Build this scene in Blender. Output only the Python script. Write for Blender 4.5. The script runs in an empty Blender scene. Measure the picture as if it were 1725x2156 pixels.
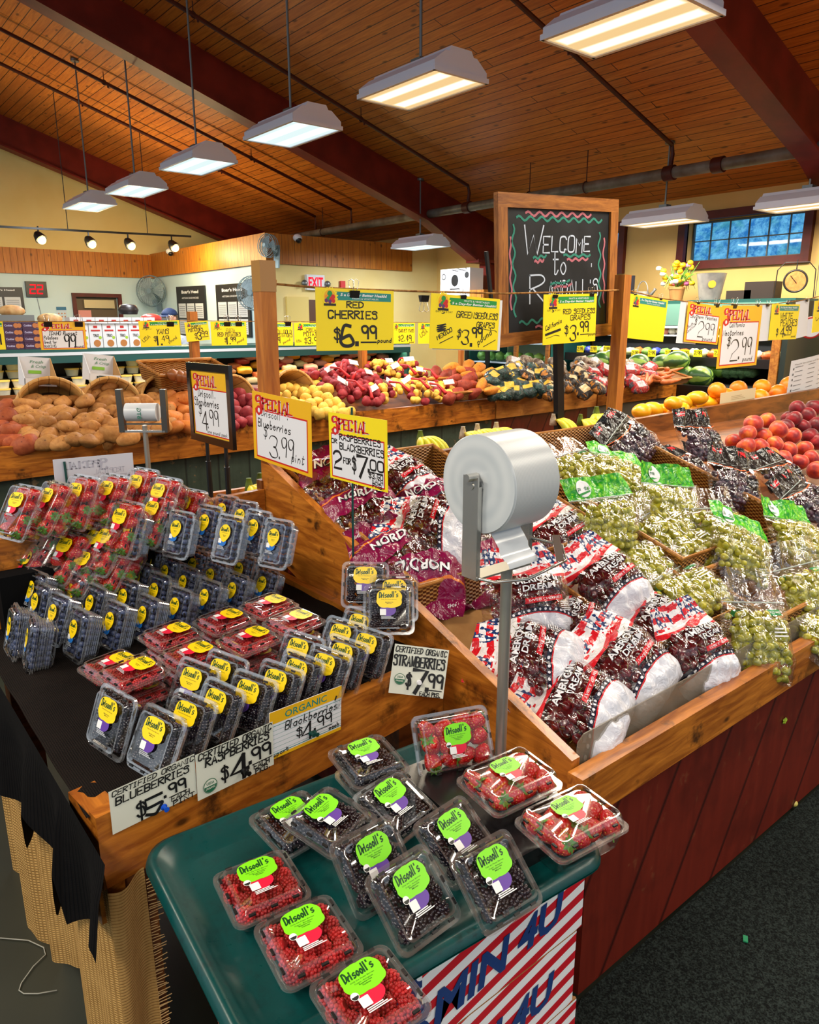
import bpy, math, random
import numpy as np
from mathutils import Vector, Matrix, Euler
R_ = random.Random(7)
PI = math.pi
rad = math.radians
COL = bpy.context.scene.collection
SC = bpy.context.scene

# ------------------------------------------------------------------ camera
FPX, CX, CY, CAM_H = 1557.0, 862.5, 1078.0, 1.65
PITCH, YAW = math.atan(398.0 / FPX), rad(39.23)
_fh = Vector((math.sin(YAW), math.cos(YAW), 0)); C_RIGHT = Vector((_fh.y, -_fh.x, 0))
C_FWD = math.cos(PITCH) * _fh - math.sin(PITCH) * Vector((0, 0, 1))
C_UP = math.sin(PITCH) * _fh + math.cos(PITCH) * Vector((0, 0, 1))
EYE = Vector((0, 0, CAM_H))
cam_data = bpy.data.cameras.new('camera')
cam = bpy.data.objects.new('camera', cam_data); COL.objects.link(cam)
cam.matrix_world = Matrix(((C_RIGHT.x, C_UP.x, -C_FWD.x, EYE.x), (C_RIGHT.y, C_UP.y, -C_FWD.y, EYE.y), (C_RIGHT.z, C_UP.z, -C_FWD.z, EYE.z), (0, 0, 0, 1)))
cam_data.sensor_fit = 'VERTICAL'; cam_data.sensor_height = 36.0
cam_data.lens = 36.0 * FPX / 2156.0
cam_data.clip_start = 0.05; cam_data.clip_end = 120
SC.camera = cam

def at(u, v, x=None, y=None, z=None, d=None):
    """point of the place seen at picture position (u, v) on the plane x=, y= or z=, or d metres deep"""
    r = C_FWD + C_RIGHT * ((u - CX) / FPX) - C_UP * ((v - CY) / FPX)
    if x is not None: t = x / r.x
    elif y is not None: t = y / r.y
    elif z is not None: t = (z - CAM_H) / r.z
    else: t = d
    return EYE + r * t

def at_plane(u, v, p0, n):
    r = C_FWD + C_RIGHT * ((u - CX) / FPX) - C_UP * ((v - CY) / FPX)
    p0, n = Vector(p0), Vector(n)
    return EYE + r * ((p0 - EYE).dot(n) / r.dot(n))

# ------------------------------------------------------------------ world, exposure
SC.view_settings.view_transform = 'Standard'; SC.view_settings.look = 'None'
SC.view_settings.gamma = 1.0; SC.view_settings.use_curve_mapping = False
SC.view_settings.exposure = EXPOSURE = 0.0
W = bpy.data.worlds.new('daylight'); SC.world = W; W.use_nodes = True
W.node_tree.nodes['Background'].inputs[0].default_value = (0.80, 0.90, 1.0, 1)
W.node_tree.nodes['Background'].inputs[1].default_value = 0.70
SC.cycles.max_bounces = 6; SC.cycles.diffuse_bounces = 3; SC.cycles.glossy_bounces = 3
SC.cycles.transmission_bounces = 4; SC.cycles.transparent_max_bounces = 28
SC.cycles.caustics_reflective = False; SC.cycles.caustics_refractive = False
SC.cycles.sample_clamp_indirect = 4.0

def area_light(name, loc, sx, sy, watts, color=(1, 1, 1), rot=(0, 0, 0)):
    d = bpy.data.lights.new(name, 'AREA'); d.shape = 'RECTANGLE'; d.size = sx; d.size_y = sy
    d.energy = watts; d.color = color
    o = bpy.data.objects.new(name, d); o.location = loc; o.rotation_euler = rot; COL.objects.link(o)
    return o

LAMP_WATTS = 70.0
# the same ceiling lamps go on behind and to the left of the place the photograph was taken from
for _x, _y, _z in ((3.72, 1.35, 3.27), (3.74, -0.6, 3.27), (3.76, -2.6, 3.27), (8.3, 1.6, 2.82), (8.3, -0.6, 2.82),
                   (-1.2, 5.2, 3.3), (-1.2, 2.6, 3.3), (-1.2, 0.2, 3.3), (-1.2, -2.4, 3.3), (-1.2, 8.2, 3.3), (-1.2, 11.4, 3.3)):
    area_light('ceiling_lamp', (_x, _y, _z), 0.42, 1.1, LAMP_WATTS, (1.0, 0.90, 0.74))

# ------------------------------------------------------------------ material helpers
def lin(c):
    """sRGB 0-255 triple (or '#rrggbb') to linear rgba"""
    if isinstance(c, str): c = tuple(int(c[i:i + 2], 16) for i in (1, 3, 5))
    f = lambda v: v / 12.92 if v <= 0.04045 else ((v + 0.055) / 1.055) ** 2.4
    return tuple(f(v / 255.0) for v in c[:3]) + (1.0,)

class S:
    """a shader socket with arithmetic"""
    def __init__(s, g, sock): s.g, s.k = g, sock
    def __add__(a, b): return a.g.m('ADD', a, b)
    __radd__ = __add__
    def __sub__(a, b): return a.g.m('SUBTRACT', a, b)
    def __rsub__(a, b): return a.g.m('SUBTRACT', b, a)
    def __mul__(a, b): return a.g.m('MULTIPLY', a, b)
    __rmul__ = __mul__
    def __truediv__(a, b): return a.g.m('DIVIDE', a, b)
    def __lt__(a, b): return a.g.m('LESS_THAN', a, b)
    def __gt__(a, b): return a.g.m('GREATER_THAN', a, b)
    def fract(a): return a.g.m('FRACT', a)
    def abs(a): return a.g.m('ABSOLUTE', a)
    def sin(a): return a.g.m('SINE', a)
    def sqrt(a): return a.g.m('SQRT', a)
    def pow(a, e): return a.g.m('POWER', a, e)
    def min(a, b): return a.g.m('MINIMUM', a, b)
    def max(a, b): return a.g.m('MAXIMUM', a, b)
    def sat(a):
        r = a.g.m('ADD', a, 0.0); r.k.node.use_clamp = True; return r

class G:
    """node graph of one material"""
    def __init__(s, name):
        s.mat = bpy.data.materials.new(name); s.mat.use_nodes = True
        s.t = s.mat.node_tree; s.t.nodes.clear()
        s.out = s.t.nodes.new('ShaderNodeOutputMaterial')
    def link(s, v, sock):
        if isinstance(v, S): s.t.links.new(v.k, sock)
        elif v is not None: sock.default_value = v
    def n(s, typ, ins=None, out=0, **at_):
        n = s.t.nodes.new(typ)
        for k, v in at_.items(): setattr(n, k, v)
        for k, v in (ins or {}).items(): s.link(v, n.inputs[k])
        return S(s, n.outputs[out])
    def m(s, op, a, b=None):
        n = s.t.nodes.new('ShaderNodeMath'); n.operation = op
        s.link(a, n.inputs[0])
        if b is not None: s.link(b, n.inputs[1])
        return S(s, n.outputs[0])
    def coord(s, which='Object'): return s.n('ShaderNodeTexCoord', out=which)
    def xyz(s, v):
        n = s.t.nodes.new('ShaderNodeSeparateXYZ'); s.link(v, n.inputs[0])
        return [S(s, o) for o in n.outputs]
    def vec(s, x, y, z=0.0): return s.n('ShaderNodeCombineXYZ', {0: x, 1: y, 2: z})
    def scale(s, v, sx, sy=None, sz=None):
        sy = sx if sy is None else sy; sz = sx if sz is None else sz
        return s.n('ShaderNodeMapping', {'Vector': v, 'Scale': (sx, sy, sz)})
    def noise(s, v, scale=5.0, detail=3.0, rough=0.5, dist=0.0):
        return s.n('ShaderNodeTexNoise', {'Vector': v, 'Scale': scale, 'Detail': detail, 'Roughness': rough, 'Distortion': dist})
    def voro(s, v, scale=5.0, rnd=1.0, out='Distance'):
        return s.n('ShaderNodeTexVoronoi', {'Vector': v, 'Scale': scale, 'Randomness': rnd}, out=out)
    def mix(s, f, a, b, mode='MIX'):
        n = s.t.nodes.new('ShaderNodeMix'); n.data_type = 'RGBA'; n.blend_type = mode
        s.link(f, n.inputs[0]); s.link(a, n.inputs[6]); s.link(b, n.inputs[7])
        return S(s, n.outputs[2])
    def step(s, v, lo, hi):
        return s.n('ShaderNodeMapRange', {'Value': v, 'From Min': lo, 'From Max': hi}, clamp=True)
    def bump(s, h, strength=0.3, dist=0.01):
        return s.n('ShaderNodeBump', {'Height': h, 'Strength': strength, 'Distance': dist})
    def bsdf(s, color, rough=0.5, metal=0.0, spec=0.5, normal=None, coat=0.0, emit=None, estr=0.0, sheen=0.0, sss=0.0):
        i = {'Base Color': color, 'Roughness': rough, 'Metallic': metal, 'Specular IOR Level': spec}
        if normal is not None: i['Normal'] = normal
        if coat: i['Coat Weight'] = coat; i['Coat Roughness'] = 0.08
        if emit is not None: i['Emission Color'] = emit; i['Emission Strength'] = estr
        if sheen: i['Sheen Weight'] = sheen
        return s.n('ShaderNodeBsdfPrincipled', i)
    def clear(s, tint=(1, 1, 1, 1)): return s.n('ShaderNodeBsdfTransparent', {'Color': tint})
    def gloss(s, rough=0.05, color=(1, 1, 1, 1), normal=None):
        i = {'Color': color, 'Roughness': rough}
        if normal is not None: i['Normal'] = normal
        return s.n('ShaderNodeBsdfGlossy', i)
    def blend(s, f, a, b):
        n = s.t.nodes.new('ShaderNodeMixShader'); s.link(f, n.inputs[0])
        s.t.links.new(a.k, n.inputs[1]); s.t.links.new(b.k, n.inputs[2]); return S(s, n.outputs[0])
    def facing(s, blend=0.3, normal=None):
        i = {'Blend': blend}
        if normal is not None: i['Normal'] = normal
        return s.n('ShaderNodeLayerWeight', i, out='Facing')
    def done(s, sh):
        s.t.links.new(sh.k, s.out.inputs[0]); return s.mat

MATS = {}
def flat(name, c, rough=0.5, metal=0.0, spec=0.5, coat=0.0):
    if name not in MATS:
        g = G(name); MATS[name] = g.done(g.bsdf(lin(c), rough, metal, spec, coat=coat))
    return MATS[name]
def glow(name, c, strength):
    if name not in MATS:
        g = G(name); MATS[name] = g.done(g.n('ShaderNodeEmission', {'Color': lin(c), 'Strength': strength}))
    return MATS[name]
def mottled(name, c1, c2, scale=8, rough=0.5, spec=0.5, bump=0.0, detail=4, coat=0.0, lo=0.35, hi=0.65, sheen=0.0, rnd=0.0):
    """two colours mixed by noise, varied a little from object to object"""
    if name not in MATS:
        g = G(name); v = g.coord()
        f = g.step(g.noise(v, scale, detail), lo, hi)
        col = g.mix(f, lin(c1), lin(c2))
        if rnd:
            oi = g.n('ShaderNodeObjectInfo', out='Random')
            col = g.n('ShaderNodeHueSaturation', {'Hue': 0.5 + (oi - 0.5) * (0.03 * rnd), 'Saturation': 1.0, 'Value': 1.0 + ((oi * 7.31).fract() - 0.5) * (0.5 * rnd), 'Color': col})
        nb = g.bump(g.noise(v, scale * 3, 3), bump, 0.004) if bump else None
        MATS[name] = g.done(g.bsdf(col, rough, 0, spec, nb, coat=coat, sheen=sheen))
    return MATS[name]
def wood(name, light, dark, along='X', grain=1.0, rough=0.45, knots=True, stains=0.0, coat=0.0, rough_saw=0.0):
    """sawn or varnished wood, grain along one axis of the object"""
    if name in MATS: return MATS[name]
    g = G(name); v = g.coord(); x, y, z = g.xyz(v)
    st = {'X': (0.12, 1, 1), 'Y': (1, 0.12, 1), 'Z': (1, 1, 0.12)}[along]
    sv = g.scale(v, *st)
    a = g.noise(sv, 26 * grain, 5, 0.6, 0.6); b = g.noise(sv, 5 * grain, 3, 0.5, 1.2)
    col = g.mix(g.step(a, 0.36, 0.66), lin(dark), lin(light))
    col = g.mix(g.step(b, 0.45, 0.80) * 0.45, col, lin(dark))
    if knots:
        k = g.voro(g.scale(v, *[q * 1.0 if q == 1 else 0.5 for q in st]), 7 * grain)
        col = g.mix(g.step(k, 0.13, 0.05) * 0.85, col, lin(tuple(int(q * 0.35) for q in lin2rgb(dark))))
    if stains:
        s1 = g.noise(v, 9, 6, 0.65)
        col = g.mix(g.step(s1, 0.56, 0.68) * stains, col, lin((38, 20, 8)))
    nb = g.bump(a, 0.25 + rough_saw, 0.004)
    MATS[name] = g.done(g.bsdf(col, rough, 0, 0.4, nb, coat=coat)); return MATS[name]
def lin2rgb(c):
    return tuple(int(c[i:i + 2], 16) for i in (1, 3, 5)) if isinstance(c, str) else c

# ------------------------------------------------------------------ mesh helpers
class MB:
    def __init__(s): s.v, s.f, s.mi, s.uv = [], [], [], {}
    def add(s, vs, fs, m=0, T=None):
        o = len(s.v)
        s.v += [tuple(T @ Vector(p)) for p in vs] if T is not None else [tuple(p) for p in vs]
        s.f += [tuple(o + i for i in f) for f in fs]; s.mi += [m] * len(fs); return s
    def box(s, c, d, m=0, T=None, rz=0.0):
        x, y, z = d[0] / 2, d[1] / 2, d[2] / 2; cs, sn = math.cos(rz), math.sin(rz)
        vs = [(c[0] + a * x * cs - b * y * sn, c[1] + a * x * sn + b * y * cs, c[2] + e * z) for a in (-1, 1) for b in (-1, 1) for e in (-1, 1)]
        return s.add(vs, [(0, 1, 3, 2), (4, 6, 7, 5), (0, 4, 5, 1), (2, 3, 7, 6), (0, 2, 6, 4), (1, 5, 7, 3)], m, T)
    def prism(s, poly, a, b, m=0, T=None):
        """polygon (list of 3-D points) swept by the vector b-a given as (a=offset0, b=offset1)"""
        n = len(poly); A = [Vector(p) + Vector(a) for p in poly]; B = [Vector(p) + Vector(b) for p in poly]
        fs = [tuple(range(n - 1, -1, -1)), tuple(range(n, 2 * n))] + [(i, (i + 1) % n, n + (i + 1) % n, n + i) for i in range(n)]
        return s.add(A + B, fs, m, T)
    def bar(s, p, q, w, h, up=(0, 0, 1), m=0):
        p, q = Vector(p), Vector(q); d = (q - p).normalized(); u = Vector(up)
        sd = d.cross(u).normalized(); u = sd.cross(d).normalized()
        vs = [b + sd * (a * w / 2) + u * (e * h / 2) for b in (p, q) for a, e in ((-1, -1), (1, -1), (1, 1), (-1, 1))]
        return s.add(vs, [(3, 2, 1, 0), (4, 5, 6, 7), (0, 1, 5, 4), (1, 2, 6, 5), (2, 3, 7, 6), (3, 0, 4, 7)], m)
    def tube(s, pts, r, n=8, m=0, cap=True, closed=False):
        pts = [Vector(p) for p in pts]; k = len(pts); rr = r if isinstance(r, (list, tuple)) else [r] * k
        o = len(s.v); pu = None
        for i, p in enumerate(pts):
            if closed: d = pts[(i + 1) % k] - pts[i - 1]
            else: d = pts[min(i + 1, k - 1)] - pts[max(i - 1, 0)]
            d.normalize()
            if pu is None: pu = d.orthogonal().normalized()
            else: pu = (pu - d * pu.dot(d)).normalized()
            w = d.cross(pu)
            for j in range(n):
                t = 2 * PI * j / n; s.v.append(tuple(p + (pu * math.cos(t) + w * math.sin(t)) * rr[i]))
        for i in range(k if closed else k - 1):
            i2 = (i + 1) % k
            for j in range(n):
                s.f.append((o + i * n + j, o + i * n + (j + 1) % n, o + i2 * n + (j + 1) % n, o + i2 * n + j)); s.mi.append(m)
        if cap and not closed:
            s.f.append(tuple(o + j for j in range(n - 1, -1, -1))); s.f.append(tuple(o + (k - 1) * n + j for j in range(n))); s.mi += [m, m]
        return s
    def lathe(s, prof, n=16, m=0, T=None, c=(0, 0, 0)):
        vs, fs = [], []; k = len(prof)
        for r, z in prof:
            for j in range(n): vs.append((c[0] + r * math.cos(2 * PI * j / n), c[1] + r * math.sin(2 * PI * j / n), c[2] + z))
        for i in range(k - 1):
            for j in range(n): fs.append((i * n + j, i * n + (j + 1) % n, (i + 1) * n + (j + 1) % n, (i + 1) * n + j))
        if prof[0][0] > 1e-6: fs.append(tuple(range(n - 1, -1, -1)))
        if prof[-1][0] > 1e-6: fs.append(tuple((k - 1) * n + j for j in range(n)))
        return s.add(vs, fs, m, T)
    def ball(s, c, r, n=12, k=8, m=0, T=None, fn=None):
        rx, ry, rz = r if isinstance(r, (tuple, list)) else (r, r, r)
        vs, fs = [], []
        for i in range(k + 1):
            ph = PI * i / k
            for j in range(n):
                th = 2 * PI * j / n; p = Vector((math.sin(ph) * math.cos(th), math.sin(ph) * math.sin(th), -math.cos(ph)))
                if fn: p = fn(p)
                vs.append((c[0] + p.x * rx, c[1] + p.y * ry, c[2] + p.z * rz))
        for i in range(k):
            for j in range(n): fs.append((i * n + j, i * n + (j + 1) % n, (i + 1) * n + (j + 1) % n, (i + 1) * n + j))
        return s.add(vs, fs, m, T)
    def grid(s, nu, nv, fn, m=0, uv=False, mfn=None, wrap=False):
        """fn(u, v) -> point, u and v 0..1"""
        o = len(s.v)
        for i in range(nv + 1):
            for j in range(nu + 1): s.v.append(tuple(fn(j / nu, i / nv)))
        for i in range(nv):
            for j in range(nu):
                a = o + i * (nu + 1) + j
                if uv: s.uv[len(s.f)] = [(j / nu, i / nv), ((j + 1) / nu, i / nv), ((j + 1) / nu, (i + 1) / nv), (j / nu, (i + 1) / nv)]
                s.f.append((a, a + 1, a + nu + 2, a + nu + 1)); s.mi.append(mfn((j + .5) / nu, (i + .5) / nv) if mfn else m)
        return s
    def merge(s, o, T=None, m=0):
        k = len(s.v); s.v += [tuple(T @ Vector(p)) for p in o.v] if T is not None else o.v
        s.f += [tuple(k + i for i in f) for f in o.f]; s.mi += [q + m for q in o.mi]; return s
    def mesh(s, name, mats, smooth=False, angle=None):
        me = bpy.data.meshes.new(name); me.from_pydata(s.v, [], s.f)
        for q in mats if isinstance(mats, (list, tuple)) else [mats]: me.materials.append(q)
        if any(s.mi): me.polygons.foreach_set('material_index', s.mi)
        if s.uv:
            ul = me.uv_layers.new(name='UVMap'); li = 0
            for fi, f in enumerate(s.f):
                q = s.uv.get(fi)
                for k2 in range(len(f)):
                    if q: ul.data[li].uv = q[k2]
                    li += 1
        if smooth: me.polygons.foreach_set('use_smooth', [True] * len(s.f))
        if smooth and angle: me.set_sharp_from_angle(angle=rad(angle))
        me.update(); return me
    def build(s, name, mats, parent=None, smooth=False, angle=None, loc=None, kind=None):
        return put(name, s.mesh(name, mats, smooth, angle), parent, loc, kind)

def put(name, me, parent=None, loc=None, kind=None):
    o = bpy.data.objects.new(name, me); COL.objects.link(o)
    if parent is not None: o.parent = parent
    if loc is not None: o.location = loc
    if kind: o['kind'] = kind
    return o
def tag(o, label, cat, group=None, kind=None):
    o['label'] = label; o['category'] = cat
    if group: o['group'] = group
    if kind: o['kind'] = kind
    return o
def thing(name, label, cat, loc=(0, 0, 0), rot=(0, 0, 0), group=None):
    o = bpy.data.objects.new(name, None); COL.objects.link(o); o.empty_display_size = 0.05
    o.location = loc; o.rotation_euler = rot
    return tag(o, label, cat, group)
def struct(o): o['kind'] = 'structure'; return o
def dup(o, parent=None):
    c = o.copy(); COL.objects.link(c)
    if parent is not None: c.parent = parent
    for ch in o.children: dup(ch, c)
    return c
def copy_thing(o, label, loc, rot, group=None, scale=None):
    c = dup(o); c.location = loc; c.rotation_euler = rot; c['label'] = label
    if group: c['group'] = group
    if scale: c.scale = (scale,) * 3 if isinstance(scale, float) else scale
    return c
def basis(px, py, pz, o):
    return Matrix(((px[0], py[0], pz[0], o[0]), (px[1], py[1], pz[1], o[1]), (px[2], py[2], pz[2], o[2]), (0, 0, 0, 1)))
# ------------------------------------------------------------------ lettering
# marker / chalk strokes: each glyph is strokes of points on a 4 x 6 grid ('~' first: a smooth stroke)
GL = {'A': '002640|1232', 'B': '0006|~0626453303|~0333413000', 'C': '~453616050110303141', 'D': '0006|~0626443100', 'E': '46060040|0333', 'F': '460600|0333', 'G': '~4536160501103041|404323',
'H': '0006|4046|0343', 'I': '2026|1030|1636', 'J': '~4641302001', 'K': '0006|460340', 'L': '060040', 'M': '0006234640', 'N': '00064046', 'O': '~160501103041453616', 'P': '0006|~0636453403', 'Q': '~160501103041453616|3140',
'R': '0006|~0636453403|1340', 'S': '~4536160514344130 1001', 'T': '2026|0646', 'U': '~060110304146', 'V': '062046', 'W': '0610243046', 'X': '0046|0640', 'Y': '0623|462320', 'Z': '06460040',
'a': '~332313020110203132|3330', 'b': '0006|~02132332312010', 'c': '~32231302011020 31', 'd': '3630|~3223130201102031', 'e': '~0232231302011020 31', 'f': '~3626152120|0434', 'g': '~3223130201102031|~333a2b1b0a', 'h': '0006|~0213233230', 'i': '1013|1415', 'j': '~131a0b|1415', 'k': '0006|330230',
'l': '1016', 'm': '0003|~0212232220|~2232434240', 'n': '0003|~0213233230', 'o': '~130201102031322313', 'p': '0b03|~0213233231201001', 'q': '~3223130201102031|333b', 'r': '0003|~01122333', 's': '~331302312000', 't': '~1611102031|0434', 'u': '~0301102031|3330', 'v': '031033', 'w': '0310223043', 'x': '0033|0330', 'y': '0310|330b', 'z': '03330030',
'0': '~160501103041453616', '1': '2026', '2': '~0516364412|120040', '3': '~051636453323|~233341301001', '4': '3036|360242', '5': '460603|~032343312001', '6': '~36160201103041332302', '7': '064610', '8': '~16051433413010013345 3616', '9': '~453616051333 45|4540',
'$': '~45361605143441301001|2b27', '.': '1011', ',': '110b', "'": '1615', '!': '1216|1010', '-': '1333', '#': '1016|3036|0242|0444', '&': '~4015253614011041', '/': '0046', ':': '1011|1314', '+': '1333', ' ': ''}
GL = {k: v.replace(' ', '') for k, v in GL.items()}
NARROW = {'I': 3, 'l': 2, 'i': 2, '.': 2, ',': 2, "'": 2, '1': 3, '!': 2, ' ': 3, 'r': 3, 't': 3.4, 'f': 3.4, 'j': 3, 'm': 5, ':': 2}
def _pts(t):
    dec = lambda ch: {'a': -1, 'b': -2, 'c': -3}.get(ch) if ch in 'abc' else float(ch)
    return [(dec(t[i]), dec(t[i + 1])) for i in range(0, len(t) - 1, 2)]
def _smooth(p, n=5):
    q = []
    for i in range(len(p) - 1):
        a, b, c, d = p[max(i - 1, 0)], p[i], p[i + 1], p[min(i + 2, len(p) - 1)]
        for k in range(n):
            t = k / n
            q.append(tuple(0.5 * (2 * b[j] + (c[j] - a[j]) * t + (2 * a[j] - 5 * b[j] + 4 * c[j] - d[j]) * t * t + (3 * b[j] - a[j] - 3 * c[j] + d[j]) * t ** 3) for j in (0, 1)))
    q.append(p[-1]); return q
def ribbon(mb, p, w, m=0, nib=None, z=0.0, T=None):
    """a pen stroke through the 2-D points p, w wide; nib = (angle, thin) makes a broad-nib pen"""
    n = len(p)
    if n < 2: return
    L, Rr = [], []
    for i in range(n):
        a, b = p[max(i - 1, 0)], p[min(i + 1, n - 1)]
        dx, dy = b[0] - a[0], b[1] - a[1]; l = math.hypot(dx, dy) or 1e-9; nx, ny = -dy / l, dx / l
        ww = w / 2
        if nib:
            t = abs(math.sin(math.atan2(dy, dx) - nib[0])); ww *= nib[1] + (1 - nib[1]) * t
        ex = 0.0
        if i == 0: ex = -ww * 0.8
        if i == n - 1: ex = ww * 0.8
        x, y = p[i][0] + dx / l * ex, p[i][1] + dy / l * ex
        L.append((x + nx * ww, y + ny * ww, z)); Rr.append((x - nx * ww, y - ny * ww, z))
    vs = L + Rr
    mb.add(vs, [(i, n + i, n + i + 1, i + 1) for i in range(n - 1)], m, T)
def strokes(mb, text, x, y, h, w=None, pen=0.09, slant=0.0, m=0, align='L', z=0.0, jit=0.0, nib=None, rot=0.0, squeeze=1.0, seed=1, fn=None):
    """handwrite text with its base line at (x, y); h = capital height; w = width to fit (optional)"""
    rr = random.Random(seed); k = h / 6.0
    adv = [(NARROW.get(c, 4) + 1.35) for c in text]
    tot = (sum(adv) - 1.35) * k * squeeze
    sx = k * squeeze * (w / tot if w else 1.0); tot = tot * (w / tot if w else 1.0)
    px = x - (tot / 2 if align == 'C' else tot if align == 'R' else 0); cs, sn = math.cos(rot), math.sin(rot); cur = 0.0; x0 = px
    for c, ad in zip(text, adv):
        dy = rr.uniform(-jit, jit) * h; js = 1 + rr.uniform(-jit, jit)
        off = -1 if c in 'Ilji1' and NARROW.get(c, 4) <= 3 else 0
        for st in GL.get(c, '').split('|'):
            if not st: continue
            sm = st[0] == '~'; p = _pts(st[1:] if sm else st)
            p = [((cur + q[0] + off) * sx + slant * q[1] * k, dy + q[1] * k * js) for q in p]
            if sm or fn: p = _smooth(p) if sm else [(a[0] + (b[0] - a[0]) * t / 3, a[1] + (b[1] - a[1]) * t / 3) for a, b in zip(p, p[1:]) for t in range(3)] + [p[-1]]
            p = [(x0 + a * cs - b * sn, y + a * sn + b * cs) for a, b in p]
            ribbon(mb, p, pen * h, m, nib, z)
        cur += ad
    return tot
_FONT_CACHE = {}
def printed(mb, text, x, y, h, w=None, m=0, align='L', z=0.0, shear=0.0, bold=0.0, T=None, rot=0.0, res=2):
    """printed (type-set) text as flat faces; h = capital height"""
    key = (text, bold, res)
    if key not in _FONT_CACHE:
        cu = bpy.data.curves.new('type', 'FONT'); cu.body = text; cu.size = 1.0; cu.offset = bold; cu.resolution_u = res
        o = bpy.data.objects.new('type', cu); COL.objects.link(o)
        dg = bpy.context.evaluated_depsgraph_get(); me = bpy.data.meshes.new_from_object(o.evaluated_get(dg))
        vs = [tuple(v.co) for v in me.vertices]; fs = [tuple(p.vertices) for p in me.polygons]
        bpy.data.objects.remove(o); bpy.data.curves.remove(cu); bpy.data.meshes.remove(me)
        _FONT_CACHE[key] = (vs, fs)
    vs, fs = _FONT_CACHE[key]
    if not vs: return 0
    x0, x1 = min(v[0] for v in vs), max(v[0] for v in vs)
    k = h / 0.70; kx = (w / max(x1 - x0, 1e-6)) if w else k
    tot = (x1 - x0) * kx; ox = x - (tot / 2 if align == 'C' else tot if align == 'R' else 0)
    cs, sn = math.cos(rot), math.sin(rot); q = []
    for v in vs:
        a, b = (v[0] - x0) * kx + shear * v[1] * k, v[1] * k
        q.append((ox + a * cs - b * sn, y + a * sn + b * cs, z))
    mb.add(q, fs, m, T); return tot
def rrect(x, y, w, h, r=0.0, n=4):
    """rounded rectangle, lower left (x, y)"""
    if r <= 0: return [(x, y), (x + w, y), (x + w, y + h), (x, y + h)]
    q = []
    for cx, cy, a in ((x + w - r, y + r, -90), (x + w - r, y + h - r, 0), (x + r, y + h - r, 90), (x + r, y + r, 180)):
        for i in range(n + 1):
            t = rad(a + 90 * i / n); q.append((cx + r * math.cos(t), cy + r * math.sin(t)))
    return q
def face(mb, pts, m=0, z=0.0): mb.add([(p[0], p[1], z) for p in pts], [tuple(range(len(pts)))], m)
def disc(mb, x, y, r, m=0, z=0.0, n=16, ry=None):
    face(mb, [(x + r * math.cos(2 * PI * i / n), y + (ry or r) * math.sin(2 * PI * i / n)) for i in range(n)], m, z)
def warp(mb, fn, start=0):
    mb.v[start:] = [tuple(fn(*p)) for p in mb.v[start:]]
# ------------------------------------------------------------------ the setting
XW, YG = 9.5, 15.7
def roof_z(x): return 3.25 + 0.31 * (XW - x)

def m_ceiling():
    g = G('ceiling boards'); v = g.coord(); x, y, z = g.xyz(v)
    bv = g.vec(y, x * 1.047)
    br = g.n('ShaderNodeTexBrick', {'Vector': bv, 'Color1': (0.0, 0, 0, 1), 'Color2': (1, 1, 1, 1), 'Mortar': (0.5, 0.5, 0.5, 1), 'Scale': 1.0, 'Mortar Size': 0.006, 'Mortar Smooth': 0.4, 'Bias': 0.0, 'Brick Width': 3.1, 'Row Height': 0.125}, offset=0.37)
    fac = S(g, br.k.node.outputs['Fac'])
    grain = g.noise(g.scale(v, 18, 1.2, 18), 2.2, 4, 0.6, 0.5)
    col = g.mix(g.step(grain, 0.3, 0.7), lin((186, 100, 34)), lin((236, 146, 58)))
    col = g.mix(g.n('ShaderNodeRGBToBW', {'Color': br}) * 0.5, col, lin((176, 88, 28)))
    k = g.voro(g.scale(v, 7.5, 3.0, 7.5), 1.0)
    col = g.mix(g.step(k, 0.17, 0.07) * 0.8, col, lin((84, 36, 12)))
    col = g.mix(fac, col, lin((70, 30, 10)))
    return g.done(g.bsdf(col, 0.42, 0, 0.35, g.bump(1.0 - fac, 0.5, 0.01)))

def m_vboards(name, c1, c2, pitch, axis='x', tilt=0.0, dark=(60, 30, 10), rough=0.45, knots=0.8, wear=0.0):
    """upright boards: joints every `pitch` metres along one axis"""
    g = G(name); v = g.coord(); x, y, z = g.xyz(v)
    a = x if axis == 'x' else y
    t = (a + z * tilt) / pitch
    idx = g.m('FLOOR', t); f = t.fract()
    j = (g.step(f, 0.0, 0.05)) * (g.step(f, 1.0, 0.95))
    rnd = g.n('ShaderNodeTexWhiteNoise', {'W': idx}, noise_dimensions='1D')
    gv = g.scale(v, 14, 14, 1.4)
    gr = g.noise(gv, 2.0, 4, 0.6, 0.4)
    col = g.mix(g.step(gr, 0.3, 0.7), lin(c1), lin(c2))
    col = g.mix(rnd * 0.35, col, lin(c1))
    if knots:
        k = g.voro(g.scale(v, 6, 6, 4), 1.0); col = g.mix(g.step(k, 0.16, 0.06) * knots, col, lin(dark))
    if wear:
        s = g.noise(v, 11, 6, 0.7); col = g.mix(g.step(s, 0.60, 0.66) * wear, col, lin((168, 128, 84)))
        s = g.noise(v, 4, 5, 0.7); col = g.mix(g.step(s, 0.5, 0.7) * 0.45, col, lin(dark))
    col = g.mix(1.0 - j, col, lin(dark))
    return g.done(g.bsdf(col, rough, 0, 0.4, g.bump(j, 0.35, 0.006)))

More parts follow.
